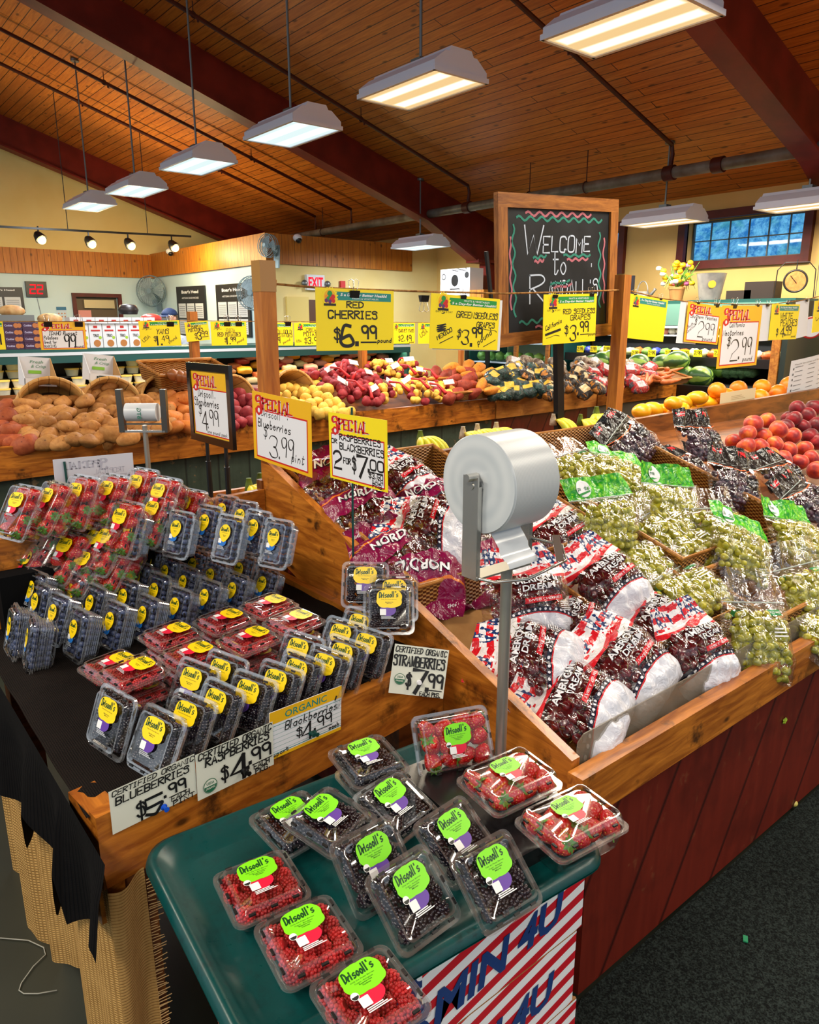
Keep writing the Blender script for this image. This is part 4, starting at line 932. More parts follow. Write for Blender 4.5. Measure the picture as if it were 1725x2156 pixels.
def pin(t, x, y, c, name='push_pin'):
    mb = MB(); M90 = Matrix.Translation((x, y, .002)); mb.lathe([(.006, 0), (.0065, .0015), (.003, .003), (.0028, .009), (.005, .011), (.0052, .0125), (0, .0128)], 12, 0, M90); return mb.build(name, c, t, True, 40)
PG = 'price cards pinned to the berry table front'
t, w, h = card('price_card', 'white card reading Certified Organic Blueberries $5.99 pinned at the table corner', 'sign', (228, 1668), (409, 1587), (217, 1768), FBP, PG); plain(t, w, h, IVORY)
ink(t, w, h, [('CERTIFIED ORGANIC', .03, .86, .11, {'w': .95, 'pen': .15, 'slant': .2}), ('BLUEBERRIES', .06, .64, .16, {'w': .85, 'pen': .15, 'slant': .1}), ('$', .28, .13, .30, {'w': .09, 'pen': .14}), ('5', .38, .02, .42, {'w': .19, 'pen': .15}), ('.', .60, .30, .1, {'pen': .5}), ('99', .66, .30, .24, {'w': .20, 'pen': .18}), ('_', .66, .24, .21, {'pen': .022}), ('EACH', .68, .12, .11, {'w': .22, 'pen': .16}), ('PINT', .70, -.01, .11, {'w': .26, 'pen': .16})]); pin(t, w * .58, h * .09, flat('blue pin plastic', (24, 84, 210), 0.25), 'push_pin')
t, w, h = card('price_card', 'white card reading Certified Organic Raspberries $4.99, middle of the front board', 'sign', (411, 1590), (574, 1519), (411, 1690), FBP2, PG); plain(t, w, h, IVORY)
ink(t, w, h, [('CERTIFIED ORGANIC', .03, .85, .13, {'w': .94, 'pen': .15, 'slant': .15}), ('RASPBERRIES', .11, .66, .16, {'w': .82, 'pen': .16, 'slant': .1}), ('$', .30, .22, .25, {'w': .08, 'pen': .15}), ('4', .42, .06, .50, {'w': .22, 'pen': .17}), ('.', .66, .30, .12, {'pen': .5}), ('99', .70, .30, .28, {'w': .25, 'pen': .16}), ('_', .70, .235, .27, {'pen': .022}), ('EACH', .72, .12, .11, {'w': .21, 'pen': .17}), ('PKG.', .74, -.01, .11, {'w': .20, 'pen': .17})]); seal(t, .155 * w, .22 * h, .085 * w); pin(t, w * .57, h * .20, M_BLACK); pin(t, w * .61, h * .16, M_BLACK)
t, w, h = card('price_card', 'yellow topped card reading ORGANIC Blackberries $4.99 each on the front board', 'sign', (567, 1502), (719, 1443), (579, 1597), FBP, PG)
mb = MB(); mb.box((w / 2, h / 2, 0), (w, h, .0015), 2); z = .0009
face(mb, rrect(0, .74 * h, w, .26 * h), 4, z); face(mb, rrect(0, 0, w, .07 * h), 4, z)
for k in range(6): face(mb, rrect(0, (.14 + .09 * k) * h, w, .006 * h), 8, z)
face(mb, rrect(0, .68 * h, w, .012 * h), 8, z); face(mb, rrect(0, .09 * h, w, .015 * h), 8, z); printed(mb, 'ORGANIC', .2 * w, .79 * h, .14 * h, .58 * w, 8, z=z + .0002, bold=.01); mb.build('card', SIGNM, t)
ink(t, w, h, [('Blackberries', .20, .53, .17, {'w': .74, 'pen': .09, 'slant': .15}), ('$', .36, .28, .16, {'w': .07, 'pen': .12}), ('4', .43, .12, .36, {'w': .15, 'pen': .12}), ('.', .60, .26, .1, {'pen': .4}), ('99', .65, .28, .22, {'w': .20, 'pen': .13}), ('_', .64, .22, .22, {'pen': .018}), ('each', .82, .12, .09, {'w': .15, 'pen': .15}), ('import', .01, .03, .08, {'w': .24, 'pen': .14, 'rot': .1})]); pin(t, w * .55, h * .22, SGRN); pin(t, w * .60, h * .20, SGRN)
p0 = at_plane(875, 1400, FB0 + fn_ * .030, fn_)
t, w, h = card('price_card', 'white card reading Certified Organic Strawberries $7.99 at the right end of the board', 'sign', (832, 1355), (946, 1369), (806, 1457), ('p', p0, (-.42, -.78, .30)), PG); plain(t, w, h, IVORY)
ink(t, w, h, [('CERTIFIED ORGANIC', .03, .85, .11, {'w': .93, 'pen': .13, 'slant': .1}), ('STRAWBERRIES', .02, .58, .20, {'w': .93, 'pen': .15}), ('$', .29, .19, .22, {'w': .08, 'pen': .16}), ('7', .41, .06, .46, {'w': .24, 'pen': .16}), ('.', .66, .14, .12, {'pen': .5}), ('99', .69, .20, .26, {'w': .26, 'pen': .15}), ('_', .69, .14, .26, {'pen': .022}), ('EACH PKG.', .56, .01, .085, {'w': .38, 'pen': .16})]); seal(t, .17 * w, .30 * h, .10 * w); pin(t, w * .52, h * .28, flat('white pin plastic', (230, 230, 236), 0.25))
p = at_plane(941, 1430, FB0 + fn_ * .004, fn_); mb = MB(); mb.lathe([(.008, 0), (.008, .004), (.004, .006), (0, .006)], 12); o = mb.build('thumbtack', flat('teal tack', (60, 130, 130), 0.25, 0.5), None, True, 40); o.matrix_world = basis(fd, (0, 0, 1), fn_, p); tag(o, 'round teal thumbtack beside the strawberry card', 'thumbtack')

# roll of bags on its steel stand (front) and a smaller one behind
M_FILM = mottled('bag roll film', (226, 230, 234), (206, 212, 218), 4, 0.32, 0.5)
def roll_lines(name):
    g = G(name); v = g.coord(); x, y, z = g.xyz(v)
    r = (y * y + z * z).sqrt(); ring = (r * 210.0 + g.noise(v, 3, 2) * 6.0).sin() * 0.5 + 0.5; side = (x * 1500.0 + g.noise(g.scale(v, 1, 6, 6), 2, 2) * 5.0).sin() * 0.5 + 0.5
    nm = g.n('ShaderNodeNewGeometry', out='Normal'); 
    k = g.step(ring, .0, 1.0) * .5 + side * .5
    return g.done(g.bsdf(g.mix(k, lin((182, 190, 196)), lin((206, 211, 214))), 0.32, 0, 0.5, g.bump(k, 0.12, 0.001)))
M_ROLL = roll_lines('wound plastic film')
M_STEELB = flat('brushed steel', (176, 174, 166), 0.36, 0.75)
cR = at(1056, 1012, y=1.035); t = thing('bag_roll', 'large white roll of produce bags held on the steel stand', 'bag roll', cR, (0, 0, rad(2)))
R0, RL = .101, .138; t.location.x -= RL * .5; mb = MB(); T = Matrix.Rotation(rad(90), 4, 'Y')
mb.lathe([(.018, 0), (.05, -.002), (.085, -.001), (R0 - .003, 0), (R0, .004), (R0, RL - .004), (R0 - .003, RL), (.05, RL + .002), (.018, RL), (.018, 0)], 64, 0, T); mb.build('wound_film', M_ROLL, t, True, 35)
mb = MB(); mb.grid(4, 8, lambda u, v: (.02 + .09 * u + .01 * v, -.02 - .05 * v + .004 * math.sin(v * 14), -R0 - .012 - .055 * v + .03 * (1 - v) ** 4)); mb.build('loose_bag', m_plexi() if 0 else flat('loose film', (214, 220, 226), 0.18), t, True)
px = at(1064, 1300, y=1.05); zt = at(1063, 1190, y=1.05).z
t = thing('roll_stand', 'brushed steel stand with upright pole and bracket for the large bag roll', 'stand', (px.x, 1.05, 0))
mb = MB(); mb.tube([(0, 0, .60), (0, 0, zt)], .0128, 16); mb.build('pole', M_STEELB, t, True, 40)
xl = cR.x - RL / 2 - px.x - .014; xr = xl + RL + .026; zc = cR.z
mb = MB(); mb.box(((xl + xr) / 2, -.012, zt + .002), (xr - xl, .045, .004)); mb.build('bracket_base', M_STEELB, t)
for x, s_ in ((xl, 0), (xr, 1)):
    mb = MB(); mb.box((x, -.012, (zt + zc + .02) / 2), (.004, .042, zc + .02 - zt)); mb.box((x + (.004 if s_ == 0 else -.004), -.032, (zt + zc) / 2), (.010, .003, zc - zt)); mb.tube([(x + .012, -.015, zc + .018), (x - .016, -.015, zc + .018)], .008, 10); mb.build('bracket_arm', M_CHROME, t)
mb = MB(); mb.tube([(xl - .004, -.015, zc), (xr + .004, -.015, zc)], .007, 10); mb.build('axle', M_CHROME, t, True, 40)
mb = MB(); mb.tube([(xl + .004, -.035, zt + .004), (xl + .03, -.055, zt - .004), (xl + .08, -.10, zt + .004), (xr + .01, -.12, zt + .03), (xr + .02, -.10, zt + .055), (xr, -.03, zt + .06)], .0035, 8); mb.build('tear_wire', M_CHROME, t, True)
mb = MB(); mb.bar((xr - .015, -.125, zt + .035), (xr + .015, -.085, zt + .075), .016, .004); mb.build('tear_tongue', M_CHROME, t)
dq = 4.0; c2 = at(300, 868, d=dq); t = thing('bag_roll', 'small white roll of bags on the narrow stand before the potatoes', 'bag roll', c2, (0, 0, -YAW))
mb = MB(); k = dq / FPX; L2 = 66 * k; mb.lathe([(.01, -L2 / 2), (19 * k, -L2 / 2), (19 * k, L2 / 2), (.01, L2 / 2)], 32, 0, T); mb.build('wound_film', M_FILM, t, True, 35)
mb = MB(); printed(mb, 'BTG', 0, -5 * k, 9 * k, 22 * k, 0, 'C', bold=.02); warp(mb, lambda a, b, c: (b * .9, -19.6 * k, a)); mb.build('print', flat('green bag print', (60, 130, 110), 0.5), t)
t = thing('roll_stand', 'narrow steel stand for the small bag roll before the potatoes', 'stand', (c2.x, c2.y, 0), (0, 0, -YAW))
mb = MB(); zz = c2.z; mb.tube([(2 * k, 0, 0), (2 * k, 0, zz - 28 * k)], 5.5 * k, 10); mb.build('pole', M_STEELB, t, True, 40)
for x in (-44 * k, 46 * k):
    mb = MB(); mb.bar((x, 0, zz - 42 * k), (x * 1.03, 0, zz + 48 * k), 12 * k, 14 * k, (0, 1, 0)); mb.build('bracket_arm', flat('dull steel', (110, 104, 96), 0.3, 0.9), t)
mb = MB(); mb.box((0, 0, zz - 40 * k), (92 * k, 14 * k, 4 * k)); mb.tube([(-44 * k, 0, zz - 25 * k), (46 * k, 0, zz - 25 * k)], 2 * k, 6); mb.build('bracket_base', M_CHROME, t)
# ------------------------------------------------------------------ berry packs
def m_film(name, base=0.05, k=0.55, rough=0.06, milk=0.0, bl=0.35, wr=0.0, tint=(1, 1, 1, 1)):
    g = G(name); nb = None
    if wr:
        v = g.coord(); nb = g.bump(g.noise(v, 34, 3, 0.6, 1.2), wr, 0.02)
    f = g.facing(bl, nb); fac = (f * k + base)
    top = g.gloss(rough, (1, 1, 1, 1), nb)
    if milk: top = g.blend(milk, top, g.n('ShaderNodeBsdfDiffuse', {'Color': (.9, .92, .95, 1)}))
    return g.done(g.blend(fac.sat(), g.clear(tint), top))
M_CLAM = m_film('clear clamshell', 0.028, 0.55, 0.09); M_EDGE = m_film('clear clamshell rim', 0.16, 0.60, 0.09, 0.14)
M_SLOT = flat('vent slot', (14, 12, 14), 0.5)
def loop_pts(W_, H_, r, ins, z, ns=5, fl=0.0):
    w, h = W_ / 2 - ins, H_ / 2 - ins; r = max(r - ins * .3, .003); q = []
    cs = [(w - r, -h + r, -90), (w - r, h - r, 0), (-w + r, h - r, 90), (-w + r, -h + r, 180)]
    for k in range(4):
        cx, cy, a = cs[k]
        for i in range(5): t = rad(a + 90 * i / 4); q.append((cx + r * math.cos(t), cy + r * math.sin(t), z))
        nx = cs[(k + 1) % 4]; p0 = q[-1]; t1 = rad(nx[2]); p1 = (nx[0] + r * math.cos(t1), nx[1] + r * math.sin(t1))
        for i in range(1, ns): q.append((p0[0] + (p1[0] - p0[0]) * i / ns, p0[1] + (p1[1] - p0[1]) * i / ns, z))
    if fl:
        n = len(q); q = [(x * (1 + (fl if i % 2 else -fl)), y * (1 + (fl if i % 2 else -fl)), z) for i, (x, y, z) in enumerate(q)]
    return q
def loft(mb, loops, ms, cap0=None, cap1=None):
    o = len(mb.v); n = len(loops[0])
    for q in loops: mb.v += q
    for i in range(len(loops) - 1):
        for j in range(n): mb.f.append((o + i * n + j, o + i * n + (j + 1) % n, o + (i + 1) * n + (j + 1) % n, o + (i + 1) * n + j)); mb.mi.append(ms[i])
    if cap0 is not None: mb.f.append(tuple(o + j for j in range(n - 1, -1, -1))); mb.mi.append(cap0)
    if cap1 is not None: mb.f.append(tuple(o + (len(loops) - 1) * n + j for j in range(n))); mb.mi.append(cap1)
def clam_meshes(key, W_, H_, D, zf, ribs=0):
    P = lambda ins, z, fl=0.0: loop_pts(W_, H_, .016, ins, z, 6, fl)
    lid = MB()
    loft(lid, [P(0, -zf - .002), P(0, -zf), P(.006, -zf), P(.008, -zf * .55), P(.011, -.004), P(.014, 0), P(.018, 0), P(.022, -.003)], [1, 1, 0, 0, 0, 1, 0], None, 0)
    for sx in (-1, 1):
        for k in (-.28, 0, .28):
            lid.box((sx * (W_ / 2 - .0085), k * H_, -zf * .45), (.004, .011, .003), 2); lid.box((k * W_, sx * (H_ / 2 - .0085), -zf * .45), (.011, .004, .003), 2)
    base = MB(); lp = [P(0, -zf - .004), P(0, -zf - .006), P(.008, -zf - .006)]; ms = [1, 1]
    if ribs:
        for k in range(1, ribs + 1):
            z = -zf - .006 - (D - zf - .012) * k / (ribs + 1); i0 = .009 + .006 * k / ribs
            lp += [P(i0, z + .002), P(i0 - .0022, z), P(i0, z - .002)]; ms += [0, 1, 1]
    else: lp += [P(.012, -D * .72, .006)]; ms += [0]
    lp += [P(.016, -D + .006, 0 if ribs else .006), P(.022, -D)]; ms += [0, 1]
    loft(base, lp, ms, None, 0)
    return lid.mesh('clamshell_lid_' + key, [M_CLAM, M_EDGE, M_SLOT], True, 35), base.mesh('clamshell_base_' + key, [M_CLAM, M_EDGE], True, 35)

# berries
def m_berry(name, c1, c2, rough, facing_c=None, coat=0.0, scale=60, spec=.5):
    g = G(name); v = g.coord(); oi = g.n('ShaderNodeObjectInfo', out='Random')
    col = g.mix(g.step(g.noise(v, scale, 3), .35, .65), lin(c1), lin(c2))
    if facing_c: col = g.mix(g.facing(.45) * .7, col, lin(facing_c))
    col = g.n('ShaderNodeHueSaturation', {'Hue': 0.5, 'Saturation': 1.0, 'Value': oi * 0.5 + 0.75, 'Color': col})
    return g.done(g.bsdf(col, rough, 0, spec, coat=coat))
M_RASP = m_berry('raspberry flesh', (190, 24, 32), (136, 10, 20), 0.38, (214, 72, 70)); M_RASPIN = flat('raspberry hollow', (110, 8, 16), .6)
M_BLKB = m_berry('blackberry flesh', (36, 28, 42), (22, 16, 26), 0.16, None, 0.8); M_BLUB = m_berry('blueberry skin', (30, 38, 70), (56, 68, 106), 0.45, (96, 110, 146), 0, 45); M_BCROWN = flat('blueberry crown', (26, 28, 48), .7)
M_LEAF = mottled('strawberry leaf', (92, 140, 44), (52, 96, 30), 70, .5)
def m_straw():
    g = G('strawberry flesh'); v = g.coord(); x, y, z = g.xyz(v); oi = g.n('ShaderNodeObjectInfo', out='Random')
    d = g.voro(v, 190.0, 0.55); seed = g.step(d, .26, .17)
    col = g.mix(g.step(g.noise(v, 40, 2), .3, .7), lin((206, 22, 22)), lin((176, 8, 16)))
    col = g.mix(g.step(z, .010, .020) * .55, col, lin((238, 120, 80)))
    col = g.mix(seed, col, lin((226, 168, 70)))
    return g.done(g.bsdf(col, 0.27, 0, 0.6, g.bump(g.step(d, .1, .6), .55, .003)))
M_STRAW = m_straw()
rb = random.Random(11)
def drupe_mesh(name, r, n, rd, mats, hollow=True):
    mb = MB(); g = PI * (3 - 5 ** .5)
    for i in range(n):
        z = 1 - 1.86 * (i + .5) / n if hollow else 1 - 2 * (i + .5) / n
        q = math.sqrt(max(0, 1 - z * z)); t = g * i
        mb.ball((q * math.cos(t) * r * .94, q * math.sin(t) * r * .94, z * r * 1.14), rd * rb.uniform(.9, 1.1), 7, 5)
    mb.ball((0, 0, .0), (r * .86, r * .86, r * 1.0), 10, 8)
    if hollow: mb.lathe([(r * .36, -r * 1.10), (r * .30, -r * .75), (0, -r * .6)], 10, 1); mb.lathe([(r * .36, -r * 1.1), (r * .60, -r * 1.0), (r * .75, -r * .7)], 10, 0)
    return mb.mesh(name, mats, True)
ME_RASP = drupe_mesh('raspberry', .0132, 64, .0030, [M_RASP, M_RASPIN]); ME_BLKB = drupe_mesh('blackberry', .0122, 40, .0036, [M_BLKB, M_BLKB], False)
mb = MB(); mb.ball((0, 0, 0), (.0076, .0076, .0068), 12, 8); mb.lathe([(.0022, .0062), (.0032, .0071), (.0026, .0064), (0, .0058)], 8, 1); ME_BLUB = mb.mesh('blueberry', [M_BLUB, M_BCROWN], True)
mb = MB(); mb.lathe([(0, -.024), (.006, -.0225), (.012, -.015), (.0165, -.003), (.0175, .006), (.015, .013), (.008, .0165), (0, .0155)], 16); ME_STRAW = mb.mesh('strawberry', M_STRAW, True)
mb = MB()
for k in range(9):
    a = 2 * PI * k / 9; r2 = .0145 + .002 * (k % 2); c, s_ = math.cos(a), math.sin(a); w = .0042
    mb.add([(c * .002 - s_ * .001, s_ * .002 + c * .001, .0172), (c * .008 - s_ * w, s_ * .008 + c * w, .0182), (c * r2, s_ * r2, .0150 + .003 * (k % 3)), (c * .008 + s_ * w, s_ * .008 - c * w, .0182), (c * .009, s_ * .009, .0192)], [(0, 3, 4, 1), (1, 4, 2), (4, 3, 2)])
mb.tube([(0, 0, .016), (.001, .001, .026)], .0014, 5); ME_CALYX = mb.mesh('calyx', M_LEAF)

# printed labels
LY, LG, LK, LP, LR, LB, LW, LD, LGR = [flat(n_, c, .4) for n_, c in (('label yellow', (252, 214, 10)), ('label lime', (128, 226, 26)), ('label green lettering', (12, 72, 28)), ('label purple', (96, 58, 160)), ('label red', (220, 24, 62)), ('label blue', (30, 110, 196)), ('label white', (236, 238, 240)), ('label dark', (40, 44, 40)), ('label grey lines', (180, 184, 192)))]
LM = [LY, LG, LK, LP, LR, LB, LW, LD, LGR]
def cloud(mb, x, y, w, h, m, z):
    """label blob: straight upper left, scalloped right and lower edges"""
    pts = []
    for k in range(48):
        a = 2 * PI * k / 48; e = 1 + (.055 * abs(math.sin(a * 4 + .6)) if not (PI * .55 < a < PI * 1.05) else .02)
        ca, sa = math.cos(a), math.sin(a); s_ = (abs(ca) ** 3.2 + abs(sa) ** 3.2) ** (-1 / 3.2)
        pts.append((x + w / 2 * ca * s_ * e, y + h / 2 * sa * s_ * e))
    face(mb, pts, m, z)
def label_mesh(kind, org=False):
    mb = MB(); z = .0006; base = 1 if org else 0; tagc = {'raspberry': 4, 'blackberry': 3, 'strawberry': 4, 'blueberry': 5}[kind]
    if kind == 'blueberry':
        disc(mb, -.004, -.026, .0150, 5, z, 20, .012); face(mb, rrect(-.019, -.030, .012, .013, .001), 6, z + .0002)
        q = []
        for k in range(28):
            a = 2 * PI * k / 28; rx = .0205; ry = .022 if math.sin(a) > 0 else .028
            q.append((rx * math.cos(a) * (1 if math.sin(a) > 0 else (1 - .35 * abs(math.sin(a)) ** 2)), .002 + ry * math.sin(a)))
        face(mb, q, 0, z + .0003); W_, y0 = .033, .004
        for k in range(3): face(mb, rrect(-.020, -.046 + .0035 * k, .028 - .004 * k, .0018), 8, z)
    else:
        big = 1.0; face(mb, [(-.002 + .019 * math.cos(2 * PI * k / 20), -.022 + .014 * math.sin(2 * PI * k / 20)) for k in range(20)], tagc, z)
        face(mb, rrect(-.021, -.034, .0145, .0145, .001), 6, z + .0002)
        for k in range(3): face(mb, rrect(-.018, -.0425 + .0026 * k, .034 - .005 * k, .0015), 6 if org else 8, z)
        cloud(mb, .001, .005, .058, .042, base, z + .0003); W_, y0 = .050, .007
        if org: disc(mb, -.022, -.0145, .0058, 6, z + .0004, 14); face(mb, [(-.022 + .005 * math.cos(PI + PI * k / 8), -.0145 + .005 * math.sin(PI + PI * k / 8)) for k in range(9)], 7, z + .0005)
    st = len(mb.v); strokes(mb, "Driscoll's", 0, y0 + .000, .0130 if kind != 'blueberry' else .0105, W_ * .90, .20, .10, 2, 'C', z + .0005, 0, (.7, .6), rot=.05, seed=2)
    printed(mb, 'Only the Finest Berries', 0, y0 - .0048, .0021, W_ * .72, 2, 'C', z + .0005)
    two = {'raspberry': ('Raspberries', 'Framboises'), 'blackberry': ('Blackberries', 'Mûres'), 'strawberry': ('Strawberries', 'Fraises'), 'blueberry': ('Blueberries', 'Bleuets')}[kind]
    if org: printed(mb, 'Organic - Biologiques', 0, y0 - .0085, .0019, W_ * .55, 2, 'C', z + .0005)
    for k, tx in enumerate(two): printed(mb, tx, .001, y0 - .0115 - .003 * k, .0021, W_ * (.38 if k == 0 else .24), 2, 'C', z + .0005, bold=.01)
    return mb.mesh(kind + '_label', LM)

def fill(kind, W_, H_, D, seed):
    """places of the berries that can be seen in a pack"""
    r = random.Random(seed); q = []
    s = {'raspberry': .0262, 'blackberry': .0240, 'strawberry': .034, 'blueberry': .0150}[kind]
    mg = .022 if kind == 'raspberry' else .028; nx, ny = int((W_ - mg) / s), int((H_ - mg) / s); sx, sy = (W_ - mg) / nx, (H_ - mg) / ny
    nz = max(1, int((D - .014) / s)); sz = (D - .014) / nz
    for k in range(nz):
        for i in range(nx):
            for j in range(ny):
                if k > (1 if kind == 'raspberry' else 0) and not (i in (0, nx - 1) or j in (0, ny - 1)): continue
                if k > 0 and kind == 'blueberry' and r.random() < .1: continue
                sh = 1.0 - .10 * k / max(1, nz - 1)
                q.append(Vector(((-W_ / 2 + mg / 2 + (i + .5) * sx) * sh + r.uniform(-.12, .12) * s, (-H_ / 2 + mg / 2 + (j + .5) * sy) * sh + r.uniform(-.12, .12) * s, -.008 - s * .5 - k * sz + r.uniform(-.15, .05) * s)))
    return q[:100]
PACK = {}
def pack_proto(kind, org, W_, H_, D, zf, ribs, lab_y, lab_s, heap=False, variant=0):
    key = (kind, org, heap, variant, W_)
    if key in PACK: return PACK[key]
    name = kind + '_pack'; t = thing(name, 'x', 'berry pack'); me_l, me_b = clam_meshes('%s%s%d' % (kind, 'o' if org else '', int(W_ * 1000)), W_, H_, D, zf, ribs)
    put('lid', me_l, t); put('tub', me_b, t)
    lb = put('label', label_mesh(kind, org), t); lb.location = (0, lab_y, -.0028 if 1 else 0); lb.scale = (lab_s, lab_s, 1); lb.location.z = .0004
    me = {'raspberry': ME_RASP, 'blackberry': ME_BLKB, 'strawberry': ME_STRAW, 'blueberry': ME_BLUB}[kind]; r = random.Random(hash((kind, variant)) % 999 if 0 else len(kind) * 7 + variant)
    pts = fill(kind, W_, H_, D, variant + 5)
    if heap:
        mb = MB(); src = [v.co.copy() for v in me.vertices]; fs = [tuple(p.vertices) for p in me.polygons]; mi = [p.material_index for p in me.polygons]
        for p in pts:
            T = Matrix.Translation(p) @ Euler((r.uniform(0, 6), r.uniform(0, 6), r.uniform(0, 6))).to_matrix().to_4x4(); o = len(mb.v)
            mb.v += [tuple(T @ v) for v in src]; mb.f += [tuple(o + i for i in f) for f in fs]; mb.mi += mi
        o = put(kind.replace('berry', 'berries'), mb.mesh(kind + '_heap', list(me.materials), True), t, None, 'stuff')
    else:
        for p in pts:
            o = put(kind, me, t, p)
            if kind == 'strawberry':
                o.rotation_euler = (r.uniform(0, 6), r.uniform(-1, 1), r.uniform(0, 6)); sc = r.uniform(1.02, 1.25); o.scale = (sc, sc, sc * r.uniform(.9, 1.1)); put('calyx', ME_CALYX, o)
            else: o.rotation_euler = (r.uniform(0, 6), r.uniform(0, 6), r.uniform(0, 6)); o.scale = (r.uniform(.9, 1.08),) * 3
    PACK[key] = [t, False]; return PACK[key]
ARG = {'raspberry': (.132, .128, .050, .014, 0, .018, 1.08), 'blackberry': (.132, .130, .050, .014, 0, .020, 1.08), 'strawberry': (.175, .130, .078, .026, 0, .012, 1.0), 'blueberry': (.102, .140, .066, .012, 6, .016, 1.0), 'strawberry_tall': (.125, .165, .085, .024, 0, .025, 1.0)}
def pack(kind, label, loc, yaw, tilt, org=False, group=None, heap=False, variant=0, roll=0.0):
    k2 = kind.replace('_tall', '')
    pr = pack_proto(k2, org, *ARG[kind], heap=heap, variant=variant)
    if pr[1]: o = dup(pr[0])
    else: o = pr[0]; pr[1] = True
    o.matrix_world = Matrix.Translation(loc) @ Matrix.Rotation(rad(yaw), 4, 'Z') @ Matrix.Rotation(rad(tilt), 4, 'X') @ Matrix.Rotation(rad(roll), 4, 'Z')
    o['label'] = label; o['category'] = 'berry pack'
    if group: o['group'] = group
    return o
ORD = ['first', 'second', 'third', 'fourth', 'fifth', 'sixth', 'seventh', 'eighth', 'ninth', 'tenth']
# organic packs on the green tray (lime labels)
GT = 'organic berry packs on the green tray'
for kind, loc, yaw, tilt, roll, lab in (
    ('raspberry', (.463, .953, .762), -4, 3, -3, 'organic raspberry pack lying flat on green tray, farthest of three, white glare on label'),
    ('raspberry', (.462, .805, .768), -2, 5, -4, 'organic raspberry pack on green tray, middle of three, orange smeared label'),
    ('raspberry', (.475, .666, .768), -1, 5, -2, 'organic raspberry pack on green tray, nearest of all, cut by the picture bottom'),
    ('blackberry', (.780, 1.085, .800), -4, 8, -2, 'organic blackberry pack stacked on another at the back of the green tray'),
    ('blackberry', (.792, 1.080, .755), -4, 4, 0, 'organic blackberry pack underneath the rearmost pack on the green tray'),
    ('blackberry', (.590, 1.060, .760), 0, 7, 4, 'organic blackberry pack half hidden at the back left of the green tray'),
    ('blackberry', (.622, .985, .793), 8, 9, 8, 'organic blackberry pack lying on top in the middle left of the green tray'),
    ('blackberry', (.760, .965, .768), 2, 22, 6, 'organic blackberry pack in the middle of the tray, mostly covered, behind the leaning ones'),
    ('blackberry', (.628, .850, .770), -2, 48, 2, 'organic blackberry pack leaning behind the front central one on the green tray'),
    ('blackberry', (.632, .752, .773), 3, 42, 0, 'organic blackberry pack leaning at the front centre of the green tray'),
    ('blackberry', (.782, .812, .770), 2, 35, 2, 'organic blackberry pack leaning beside the strawberries, behind the right front one'),
    ('blackberry', (.760, .695, .775), -3, 41, 0, 'organic blackberry pack leaning at the right front edge of the green tray'),
    ('strawberry', (.952, 1.005, .800), -20, 62, 0, 'organic strawberry pack standing on edge at the back right of the tray'),
    ('strawberry', (.945, .850, .815), -5, 3, 0, 'organic strawberry pack lying flat, middle of three, at the right of the tray'),
    ('strawberry', (.957, .708, .800), -6, 2, 0, 'organic strawberry pack lying flat, nearest of three, overhanging the tray corner')):
    pack(kind, lab, loc, yaw, tilt, True, GT, variant=0, roll=roll)

# yellow-label packs on the berry table
def crop(u, v): return (u / 2.695, 960 + v / 2.695)
def crop2(u, v): return (560 + u / 2.695, 860 + v / 2.695)
BGRP = 'blueberry packs in rows on the berry table'
rows = [('front row', .878, [(405, 985), (610, 940), (797, 905), (980, 855), (1147, 805), (1305, 765), (1475, 730)], 1.93),
        ('second row', .890, [(285, 895), (495, 840), (687, 805), (863, 770), (1025, 725), (1180, 685), (1345, 650)], None),
        ('third row', .905, [(187, 830), (390, 775), (525, 690), (763, 700), (920, 665), (1080, 625)], None),
        ('back row', .925, [(160, 760), (345, 720), (675, 655), (830, 610)], None)]
rj = random.Random(21)
for rn, z, pts, yy in rows:
    for k, q in enumerate(pts):
        p = at(*crop(*q), z=z)
        pack('blueberry', 'blueberry pack with yellow label in the %s, %s from the left' % (rn, ORD[k]), p + Vector((0, -.002, -.014)), -79 + rj.uniform(-3, 3), 71 + rj.uniform(-3, 3), group=BGRP, heap=not (rn == 'front row' and k < 3))
for k, q in enumerate([(145, 1040), (45, 975)]):
    p = at(*crop(*q), z=.878); pack('blueberry', ['blueberry pack turned side-on at the near left corner of the rows', 'blueberry pack at the left edge behind the side-on one'][k], p + Vector((0, 0, -.012)), -98 + 6 * k, 76, group=BGRP, heap=False)
for k, q in enumerate([(717, 420), (990, 420), (1270, 445), (1545, 470)]):
    p = at(*crop(*q), z=1.078); pack('blueberry', 'large blueberry pack standing on top of the rows, %s from the left in front' % ORD[k], p + Vector((0, 0, -.012)), -72 + 2 * (k % 2), 70, group=BGRP, heap=False)
for k, q in enumerate([(873, 380), (1150, 385), (1427, 415)]):
    p = at(*crop(*q), z=1.085); pack('blueberry', 'blueberry pack on top, directly behind the %s standing one from the left' % ORD[k], p + Vector((.0, .0, -.012)), -72, 70, group=BGRP, heap=True)
for k, q in enumerate([(1055, 330), (1245, 318), (1350, 352)]):
    p = at(*crop(*q), z=1.085); pack('blueberry', 'blueberry pack in the rearmost top row, %s from the left' % ORD[k], p + Vector((0, 0, -.012)), -72, 66, group=BGRP, heap=True)
RGRP = 'raspberry packs in flat stacks on the berry table'
